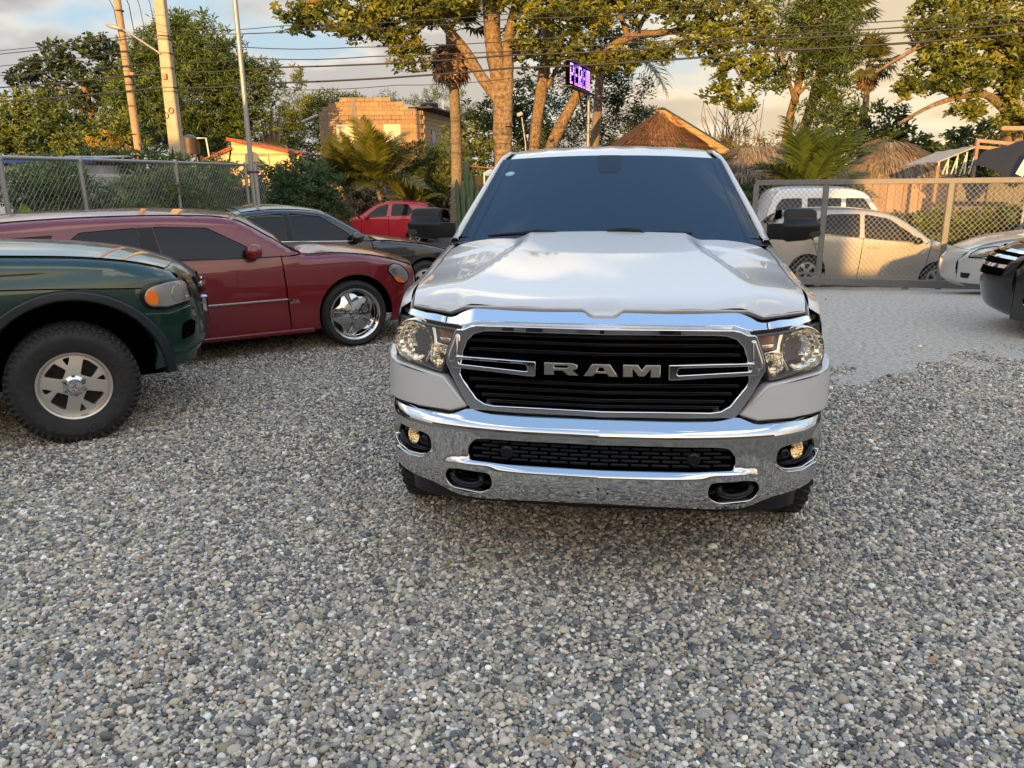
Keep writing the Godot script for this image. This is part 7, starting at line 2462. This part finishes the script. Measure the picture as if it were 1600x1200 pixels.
	thatch("thatched_shelter", "round grey thatched roof with a small red cap above the plank fence", Vector3(10.75, 1.62, -22.4), 1.25, 1.3, 0.92, 0.25)
	g = G.new()
	g.lathe(X(10.6, 2.46, -23.2), [Vector2(0.55, 0.0), Vector2(0.3, 0.14), Vector2(0.0, 0.24)], 8)
	tag(obj("roof_cap", g, M["red_roof"]), "small red roof peeping over the round thatched roof", "roof")

	t = thing("plank_fence", "fence of tall pinkish brown planks behind the van and silver hatchback", "fence", Vector3(9.2, -0.6, -20.6))
	for k in 17:
		g = G.new()
		g.box(X(0.10 + k * 0.205, 1.06 + 0.02 * ((k * 5) % 3), 0.01 * (k % 2)), Vector3(0.195, 2.1, 0.025), 0.004)
		obj("plank", g, [M["plank_a"], M["plank_b"], M["plank_c"]][(k * 7) % 3], t)
	g = G.new()
	bar(g, Vector3(0, 0.6, -0.05), Vector3(3.5, 0.6, -0.05), 0.05, 0.1)
	obj("rail", g, M["plank_b"], t)

	t = thing("grey_wall", "grey corrugated sheet wall behind the right end of the gate", "wall", Vector3(9.9, -0.5, -17.6))
	for k in 12:
		g = G.new()
		var r := []
		rows = []
		for j in 13:
			var x := k * 0.42 + j * 0.036
			r.append(Vector3(x, 0, 0.018 * cos(j * PI / 1.5) + 0.004 * k))
		for y in [0.0, 1.0, 2.0]:
			var rr := []
			for p in r:
				rr.append(p + Vector3(0, y, 0))
			rows.append(rr)
		g.sheet(rows, false, Vector3.BACK)
		obj("sheet", g, M["grey_sheet"], t)
	t = thing("open_shed", "open shed with a sloping sheet roof on white lattice trusses at right", "shed", Vector3(9.55, -0.5, -18.2))
	for k in 3:
		g = G.new()
		bar(g, Vector3(0.0 + 0.02 * k, 2.46 - 0.03 * k, 0.1 - k * 0.55), Vector3(0.80 + 0.02 * k, 2.78 - 0.03 * k, 0.1 - k * 0.55), 0.52, 0.025)
		obj("roof_sheet", g, M["sheet_metal"], t)
	for k in 8:
		g = G.new()
		bar(g, Vector3(0.12 + k * 0.1, 2.2, 0.2), Vector3(0.17 + k * 0.1 + (0.05 if k % 2 else -0.05), 2.50 + k * 0.03, 0.2), 0.03, 0.02)
		obj("lattice_bar", g, M["white_board"], t)
	for ee in [[0.92, 0.0, 2.92], [1.62, 0.0, 2.85], [0.1, 0.0, 2.4]]:
		g = G.new()
		g.box(X(ee[0], ee[2] * 0.5, 0.2), Vector3(0.07, ee[2], 0.07), 0.006)
		obj("post", g, M["plank_c"], t)
	for ee in [[Vector3(0.9, 2.92, 0.2), Vector3(1.75, 2.84, 0.2)], [Vector3(0.9, 2.80, 0.0), Vector3(1.9, 2.72, 0.0)], [Vector3(0.95, 2.42, 0.22), Vector3(2.3, 2.42, 0.22)]]:
		g = G.new()
		bar(g, ee[0], ee[1], 0.05, 0.07)
		obj("beam", g, M["plank_a"], t)
	t = thing("black_tarp", "sagging black tarpaulin canopy with a pale torn edge at the right edge", "tarpaulin", Vector3(9.62, -0.06, -15.2))
	rows = []
	for i in 8:
		var f := i / 7.0
		var r := []
		for j in 9:
			var x := -0.15 + j * 0.22
			var lift := 0.62 * (1.0 - exp(-(j + 0.3) / 1.4))
			r.append(Vector3(x, 1.78 + lift - 0.10 * f + 0.05 * sin(j * 1.7 + i) - 0.55 * sst(0.62, 1.0, f) * (0.6 + 0.3 * sin(j * 2.0)), -1.2 + 1.5 * f))
		rows.append(r)
	g = G.new()
	g.sheet(rows, false, Vector3.UP)
	obj("cloth", g, M["tarp_black"], t)
	g = G.new()
	g.sheet([[Vector3(-0.17, 1.76, 0.32), Vector3(0.0, 2.15, 0.33)], [Vector3(-0.03, 1.70, 0.33), Vector3(0.10, 2.18, 0.34)]], false, Vector3.BACK)
	obj("torn_edge", g, M["white_board"], t)
	for x in [0.3, 1.35]:
		g = G.new()
		g.tube([Vector3(x, gy(9.3, -15.2) - 0.1, 0), Vector3(x, 2.3, 0)], [0.025], 6)
		obj("pole", g, M["sheet_metal"], t)
	g = G.new()
	bar(g, Vector3(10.35, 2.62, -17.0), Vector3(12.4, 2.60, -17.0), 0.09, 0.09, 0.02)
	tag(obj("wooden_beam", g, M["plank_a"]), "pale horizontal beam above the black tarpaulin at the right edge", "beam")

	# rail and post beside the red hatchback
	t = thing("rail_fence", "rough wooden rail fence beside the red hatchback and the cactus", "fence", Vector3(-3.6, -0.6, -31.6))
	g = G.new()
	limb(t, "rail", [Vector3(-0.1, 1.15, 0), Vector3(0.9, 1.12, 0.02), Vector3(2.1, 1.0, 0)], 0.045, 0.04, M["palm_bark"], 0.1)
	limb(t, "post", [Vector3(1.22, -0.2, 0), Vector3(1.24, 0.6, 0.01), Vector3(1.22, 1.08, 0)], 0.075, 0.07, M["wood_pole"], 0.1)
	limb(t, "brace", [Vector3(1.30, 1.05, 0.03), Vector3(2.0, 0.55, 0.03)], 0.025, 0.025, M["palm_bark"], 0.0)
	for k in 9:
		limb(t, "stump", [Vector3(-3.5 + k * 0.2, 0, 1.5 + rnd(-0.1, 0.1)), Vector3(-3.5 + k * 0.2 + rnd(-0.03, 0.03), rnd(0.5, 1.0), 1.5 + rnd(-0.1, 0.1))], 0.055, 0.05, M["wood_pole"], 0.1)
	t = thing("tin_shed", "dark shed with a rusty roof behind the cactus", "shed", Vector3(-0.4, -0.6, -27.5))
	g = G.new()
	g.box(X(0, 1.2, 0), Vector3(1.8, 2.4, 1.6))
	obj("wall", g, M["dark_roof"], t)
	g = G.new()
	bar(g, Vector3(-1.0, 2.72, 0.2), Vector3(1.0, 2.5, 0.2), 2.0, 0.05, 0.01)
	obj("roof", g, M["rust_roof"], t)
	g = G.new()
	bar(g, Vector3(-0.95, 1.75, 0.95), Vector3(0.6, 1.6, 0.95), 0.5, 0.05, 0.01)
	obj("awning", g, M["sheet_metal"], t)
	g = G.new()
	g.tube([Vector3(-0.45, 0, 0.9), Vector3(-0.45, 2.5, 0.9)], [0.03], 6)
	obj("post", g, M["white_board"], t)

	# far wood that closes the view
	var cl := []
	for k in 90:
		var x := -62.0 + k * 1.4
		cl.append([x, rnd(0.2, 1.5) + 0.8 * sin(k * 0.4), -64 + rnd(-2, 2), rnd(1.2, 2.2), rnd(1.2, 2.0), 1.2])
	crown(self, cl, "broad", 0.95, 0.9, [Color(0.018, 0.03, 0.010), Color(0.04, 0.055, 0.015), Color(0.06, 0.07, 0.02)], numbered("distant_wood"))


func make_poles() -> void:
	var t := thing("wooden_utility_pole", "round wooden utility pole left of the concrete pole", "utility pole", Vector3(-9.21, -0.55, -20))
	limb(t, "pole", [Vector3(0.02, -0.3, 0), Vector3(-0.01, 3.0, 0), Vector3(-0.05, 6.0, 0), Vector3(-0.09, 9.2, 0)], 0.105, 0.075, M["wood_pole"], 0.0)
	var band: Material = M["dark_metal"]
	for y in [3.4, 4.55, 4.72, 4.95, 5.3, 5.75, 6.2]:
		var g := G.new()
		g.lathe(X(-0.03, y, 0), [Vector2(0.095, -0.015), Vector2(0.102, 0.0), Vector2(0.095, 0.015)], 14)
		obj("band", g, band, t)
	var g := G.new()
	g.box(X(0.10, 4.78, 0.06), Vector3(0.10, 0.09, 0.08), 0.01)
	obj("insulator", g, M["orange_insulator"], t)
	g = G.new()
	g.box(X(0.12, 0.8, 0.05), Vector3(0.05, 3.4, 0.04), 0.006)
	obj("conduit", g, M["plank_a"], t)

	t = thing("concrete_utility_pole", "square tapered concrete utility pole with metal bands", "utility pole", Vector3(-7.46, -0.5, -18.0))
	g = G.new()
	var rows := []
	for e in [[-0.3, 0.155], [3.0, 0.128], [6.0, 0.106], [10.5, 0.078]]:
		var r := []
		for q in [[-1, -0.8], [-0.8, -1], [0.8, -1], [1, -0.8], [1, 0.8], [0.8, 1], [-0.8, 1], [-1, 0.8]]:
			r.append(Vector3(q[0] * e[1] + 0.006 * e[0], e[0], q[1] * e[1]))
		rows.append(r)
	for k in rows.size() - 1:
		for j in 8:
			var j2 := (j + 1) % 8
			var mid: Vector3 = (rows[k][j] + rows[k][j2]) * 0.5
			g.flat([rows[k][j], rows[k][j2], rows[k + 1][j2], rows[k + 1][j]], Vector3(mid.x, 0, mid.z))
	obj("pole", g, M["concrete"], t)
	for y in [4.12, 4.20, 4.60, 4.9, 5.18, 5.24]:
		g = G.new()
		for s in [-1, 1]:
			g.box(X(0.006 * y, y, s * 0.122), Vector3(0.25, 0.022, 0.012))
			g.box(X(0.006 * y + s * 0.122, y, 0), Vector3(0.012, 0.022, 0.25))
		obj("band", g, band, t)
	g = G.new()
	g.box(X(0.0, 4.42, 0.15), Vector3(0.09, 0.12, 0.06), 0.01)
	obj("insulator", g, M["orange_insulator"], t)
	for k in 2:
		g = G.new()
		var pts := []
		for j in 13:
			var a := TAU * j / 12.0
			pts.append(Vector3(0.05 - 0.12 * k + cos(a) * 0.05, 3.72 - 0.1 * k + sin(a) * 0.06, 0.14))
		g.tube(pts, [0.008], 5, false)
		obj("wire_loop", g, M["cable"], t)
	t = thing("street_lamp", "grey cobra head street lamp on an arm of the concrete pole", "street lamp", Vector3(-7.5, 4.40, -18.0))
	g = G.new()
	g.tube([Vector3(0.0, -0.02, 0.12), Vector3(-0.35, 0.22, 0.12), Vector3(-0.62, 0.40, 0.12), Vector3(-0.74, 0.47, 0.12)], [0.022], 8)
	obj("arm", g, M["lamp_metal"], t)
	g = G.new()
	var pr := []
	for k in 11:
		var f := k / 10.0
		pr.append(Vector2(0.075 * pow(sin(PI * clampf(f * 0.96 + 0.02, 0, 1)), 0.6), f * 0.42))
	g.lathe(Transform3D(Basis(Vector3.BACK, deg_to_rad(77.0)), Vector3(-0.70, 0.47, 0.12)) * Transform3D(Basis.from_scale(Vector3(0.6, 1, 1.2)), Vector3.ZERO), pr, 16)
	obj("lamp_head", g, M["lamp_metal"], t)

	t = thing("flagpole", "tall thin steel pole clamped to a short pipe at the end of the fence", "pole", Vector3(-4.67, 0, -14.4))
	g = G.new()
	g.tube([Vector3(0.03, -0.4, 0), Vector3(0.01, 4.0, 0), Vector3(0.0, 9.5, 0)], [0.047, 0.043, 0.036], 12)
	obj("pole", g, M["galvanised"], t)
	g = G.new()
	g.tube([Vector3(0.10, -0.4, 0.01), Vector3(0.085, 2.02, 0.01)], [0.040], 12)
	obj("pipe", g, M["galvanised"], t)
	g = G.new()
	g.box(X(0.045, 1.87, 0), Vector3(0.22, 0.05, 0.11), 0.015)
	obj("clamp", g, M["rust"], t)

	# cables along the road
	var runs := [
		["power_cable", "upper of the two thick black cables crossing the whole view", 0.017, [Vector3(-13.73, 3.92, -20.11), Vector3(-7.53, 4.05, -18.14), Vector3(-5.04, 4.01, -17.35), Vector3(0.07, 3.97, -15.73), Vector3(4.48, 3.98, -14.33), Vector3(8.95, 4.02, -12.91)]],
		["power_cable", "lower of the two thick black cables crossing the whole view", 0.019, [Vector3(-13.81, 3.61, -20.13), Vector3(-7.61, 3.73, -18.17), Vector3(-5.07, 3.70, -17.36), Vector3(0.06, 3.74, -15.73), Vector3(4.49, 3.79, -14.33), Vector3(8.97, 3.89, -12.91)]],
		["power_cable", "topmost thin wire crossing behind the flagpole top", 0.008, [Vector3(-13.52, 4.72, -20.04), Vector3(-7.38, 4.87, -18.09), Vector3(-4.60, 4.79, -17.21), Vector3(0.07, 4.69, -15.73), Vector3(4.43, 4.65, -14.35)]],
		["power_cable", "second thin wire from the top, just under the topmost", 0.010, [Vector3(-13.54, 4.64, -20.05), Vector3(-7.38, 4.82, -18.09), Vector3(-3.97, 4.66, -17.01), Vector3(0.07, 4.60, -15.73), Vector3(4.44, 4.55, -14.35)]],
		["power_cable", "sagging wire through the middle of the cable group", 0.009, [Vector3(-13.61, 4.38, -20.07), Vector3(-7.32, 4.56, -18.08), Vector3(-5.60, 4.44, -17.53), Vector3(-3.02, 4.29, -16.71), Vector3(0.67, 4.23, -15.54), Vector3(3.86, 4.17, -14.53), Vector3(8.93, 4.20, -12.92)]],
		["power_cable", "wire just above the upper thick cable, tied at the concrete pole", 0.010, [Vector3(-13.65, 4.21, -20.08), Vector3(-7.60, 4.25, -18.16), Vector3(-5.27, 4.20, -17.42), Vector3(-2.71, 4.10, -16.61), Vector3(2.37, 4.06, -15.00), Vector3(8.94, 4.09, -12.92)]],
		["power_cable", "lowest thin wire under the thick cables left of the big tree", 0.007, [Vector3(-7.62, 3.62, -18.17), Vector3(-4.92, 3.57, -17.31), Vector3(-2.25, 3.54, -16.47), Vector3(0.06, 3.56, -15.73)]],
		["service_wire", "steep wire running up from the wooden pole, leftmost", 0.007, [Vector3(-9.3, 4.9, -20.0), Vector3(-8.2, 5.2, -17.5), Vector3(-6.2, 6.1, -11.5)]],
		["service_wire", "steep wire between the two poles, second from left", 0.008, [Vector3(-8.06, 4.84, -18.0), Vector3(-7.2, 4.95, -16), Vector3(-5.2, 5.6, -10.5)]],
		["service_wire", "steep wire between the two poles, third from left", 0.006, [Vector3(-7.83, 4.9, -18.0), Vector3(-7.0, 4.95, -16), Vector3(-5.0, 5.5, -10.5)]],
		["service_wire", "steep wire nearest the concrete pole top", 0.006, [Vector3(-7.60, 5.0, -18.0), Vector3(-6.8, 5.0, -16), Vector3(-4.9, 5.6, -10.5)]],
		["service_wire", "slack wire drooping from the wooden pole to the foot of the concrete pole", 0.008, [Vector3(-9.1, 4.2, -19.9), Vector3(-8.3, 3.4, -18.9), Vector3(-7.75, 2.6, -18.1)]],
		["service_wire", "thin wire from the led sign down towards the cone roof", 0.007, [Vector3(2.22, 3.86, -22.0), Vector3(3.1, 3.38, -23), Vector3(4.07, 3.02, -24)]]]
	for e in runs:
		var pts := []
		var src: Array = e[3]
		for k in src.size() - 1:
			for j in 4:
				pts.append(src[k].lerp(src[k + 1], j / 4.0) - Vector3(0, 0.04 * sin(PI * j / 4.0), 0))
		pts.append(src[-1])
		g = G.new()
		g.tube(pts, [e[2]], 5)
		tag(obj(e[0], g, M["cable"]), e[1], "cable")


func make_sign() -> void:
	var d := Vector3(0.72, 0, -2.0)
	var L := d.length()
	d = d.normalized()
	var n := d.cross(Vector3.UP)
	var t := thing("led_sign", "lit violet led sign with big letters on a thin grey pole", "sign", Vector3(1.48, 3.90, -20.0))
	var fr := Transform3D(Basis(d, Vector3.UP, n), Vector3.ZERO)
	var g := G.new()
	g.box(fr * X(L * 0.5, 0.27, -0.06), Vector3(L, 0.56, 0.10), 0.015)
	obj("panel", g, M["void"], t)
	g = G.new()
	g.box(fr * X(L * 0.5, 0.565, -0.03), Vector3(L + 0.04, 0.03, 0.18), 0.006)
	g.box(fr * X(L * 0.5, -0.025, -0.03), Vector3(L + 0.04, 0.03, 0.18), 0.006)
	obj("frame", g, M["dark_metal"], t)
	var font := {"P": [30, 17, 17, 30, 16, 16, 16], "E": [31, 16, 16, 30, 16, 16, 31], "R": [30, 17, 17, 30, 20, 18, 17], "A": [14, 17, 17, 31, 17, 17, 17], "I": [31, 21, 21, 21, 21, 21, 31]}
	var word := "PERAI"
	for k in word.length():
		g = G.new()
		for r in 7:
			for c in 5:
				if (font[word[k]][r] >> (4 - c)) & 1:
					g.box(fr * X(0.10 + k * 0.40 + c * 0.066, 0.49 - r * 0.070, -0.004), Vector3(0.062, 0.058, 0.012), 0.004)
		obj("sign_letter", g, M["led_a"] if k % 2 else M["led_b"], t)
		g = G.new()
		for q in 2:
			g.box(fr * X(0.20 + k * 0.40, 0.49 - (0.21 + 0.21 * q), 0.003), Vector3(0.10, 0.05, 0.004), 0.001)
		obj("sign_glow", g, M["led_c"], t)
	g = G.new()
	g.tube([Vector3(0.66, -4.6, -1.95), Vector3(0.66, 0.1, -1.95)], [0.045], 8)
	obj("pole", g, M["lamp_metal"], t)
	g = G.new()
	g.tube([Vector3(0.28, -0.03, -0.75), Vector3(0.60, -0.95, -1.9)], [0.025], 6)
	obj("brace", g, M["dark_metal"], t)
	t = thing("yard_lamp", "small pale yard lamp on a thin post among the tree trunks", "lamp", Vector3(0.42, -0.6, -22))
	g = G.new()
	g.tube([Vector3(0.06, 0, 0), Vector3(0.02, 3.2, 0), Vector3(-0.08, 3.9, 0)], [0.025], 6)
	obj("post", g, M["lamp_metal"], t)
	g = G.new()
	g.box(Transform3D(Basis(Vector3.BACK, 0.35), Vector3(-0.13, 3.98, 0)), Vector3(0.16, 0.10, 0.12), 0.02)
	obj("lamp_head", g, M["sheet_metal"], t)


func make_more_materials() -> void:
	mat("window_blue", 0.16, 0.20, 0.24, 0.4)
	mat("cactus", 0.06, 0.10, 0.045, 0.6)
	mat("banana", 0.16, 0.30, 0.03, 0.45)
	M["banana"].backlight_enabled = true
	M["banana"].backlight = Color(0.4, 0.5, 0.1)
	mat("column_grey", 0.19, 0.165, 0.14, 0.95)
	mat("board", 0.62, 0.52, 0.36, 0.8)
	mat("white_board", 0.62, 0.60, 0.55, 0.7)
	noisy(mat("white_wall", 1, 1, 1, 0.9), 0.02, [[0.55, 0.54, 0.52], [0.68, 0.67, 0.65]], 256, 2.0)
	noisy(mat("yellow_wall", 1, 1, 1, 0.9), 0.02, [[0.58, 0.43, 0.22], [0.68, 0.52, 0.29]], 256, 2.0)
	noisy(mat("red_roof", 1, 1, 1, 0.8), 0.03, [[0.26, 0.055, 0.03], [0.38, 0.09, 0.045], [0.30, 0.12, 0.07]], 256, 0.9)
	noisy(mat("rust_roof", 1, 1, 1, 0.85), 0.03, [[0.16, 0.06, 0.025], [0.30, 0.12, 0.045]], 256, 0.7)
	noisy(mat("sheet_metal", 1, 1, 1, 0.6), 0.03, [[0.26, 0.25, 0.24], [0.40, 0.39, 0.37]], 256, 1.0)
	noisy(mat("grey_sheet", 1, 1, 1, 0.7), 0.03, [[0.10, 0.095, 0.09], [0.16, 0.15, 0.14]], 256, 1.0)
	noisy(mat("brown_thatch", 1, 1, 1, 0.95), 0.06, [[0.07, 0.034, 0.018], [0.15, 0.075, 0.035]], 256, 0.5, 4.0)
	noisy(mat("plank_a", 1, 1, 1, 0.85), 0.02, [[0.28, 0.19, 0.135], [0.36, 0.25, 0.18]], 256, 0.8)
	noisy(mat("plank_b", 1, 1, 1, 0.85), 0.02, [[0.25, 0.17, 0.125], [0.32, 0.22, 0.165]], 256, 0.8)
	noisy(mat("plank_c", 1, 1, 1, 0.85), 0.02, [[0.22, 0.15, 0.11], [0.29, 0.20, 0.15]], 256, 0.8)
	mat("dark_roof", 0.035, 0.03, 0.026, 0.85)
	mat("blue_edge", 0.04, 0.09, 0.30, 0.5)
	mat("orange", 0.62, 0.20, 0.05, 0.7)
	mat("orange_board", 0.50, 0.27, 0.09, 0.75)
	mat("green_tarp", 0.03, 0.055, 0.04, 0.6)
	mat("tank_brown", 0.05, 0.035, 0.022, 0.5)
	mat("tarp_black", 0.018, 0.017, 0.017, 0.7)
	mat("orange_insulator", 0.55, 0.14, 0.05, 0.5)
	mat("cable", 0.018, 0.018, 0.018, 0.6)
	mat("lamp_metal", 0.26, 0.25, 0.24, 0.5, 0.4)
	for e in [["led_a", 0.42, 0.28, 1.0], ["led_b", 0.75, 0.55, 1.0], ["led_c", 1.0, 0.5, 0.3]]:
		var m := mat(e[0], 0.05, 0.05, 0.05, 0.5)
		m.emission_enabled = true
		m.emission = Color(e[1], e[2], e[3])
		m.emission_energy_multiplier = 1.1


func _ready() -> void:
	rng.seed = 20240607
	make_view()
	make_materials()
	make_more_materials()
	var t0 := Time.get_ticks_msec()
	make_ground()
	make_sun_blocker()
	make_house()
	make_poles()
	make_sign()
	print("setting ", Time.get_ticks_msec() - t0)
	make_fences()
	make_plants()
	print("plants ", Time.get_ticks_msec() - t0)
	make_truck()
	print("truck ", Time.get_ticks_msec() - t0)
	make_cars()
	print("cars ", Time.get_ticks_msec() - t0)
	make_gravel()
	print("gravel ", Time.get_ticks_msec() - t0)
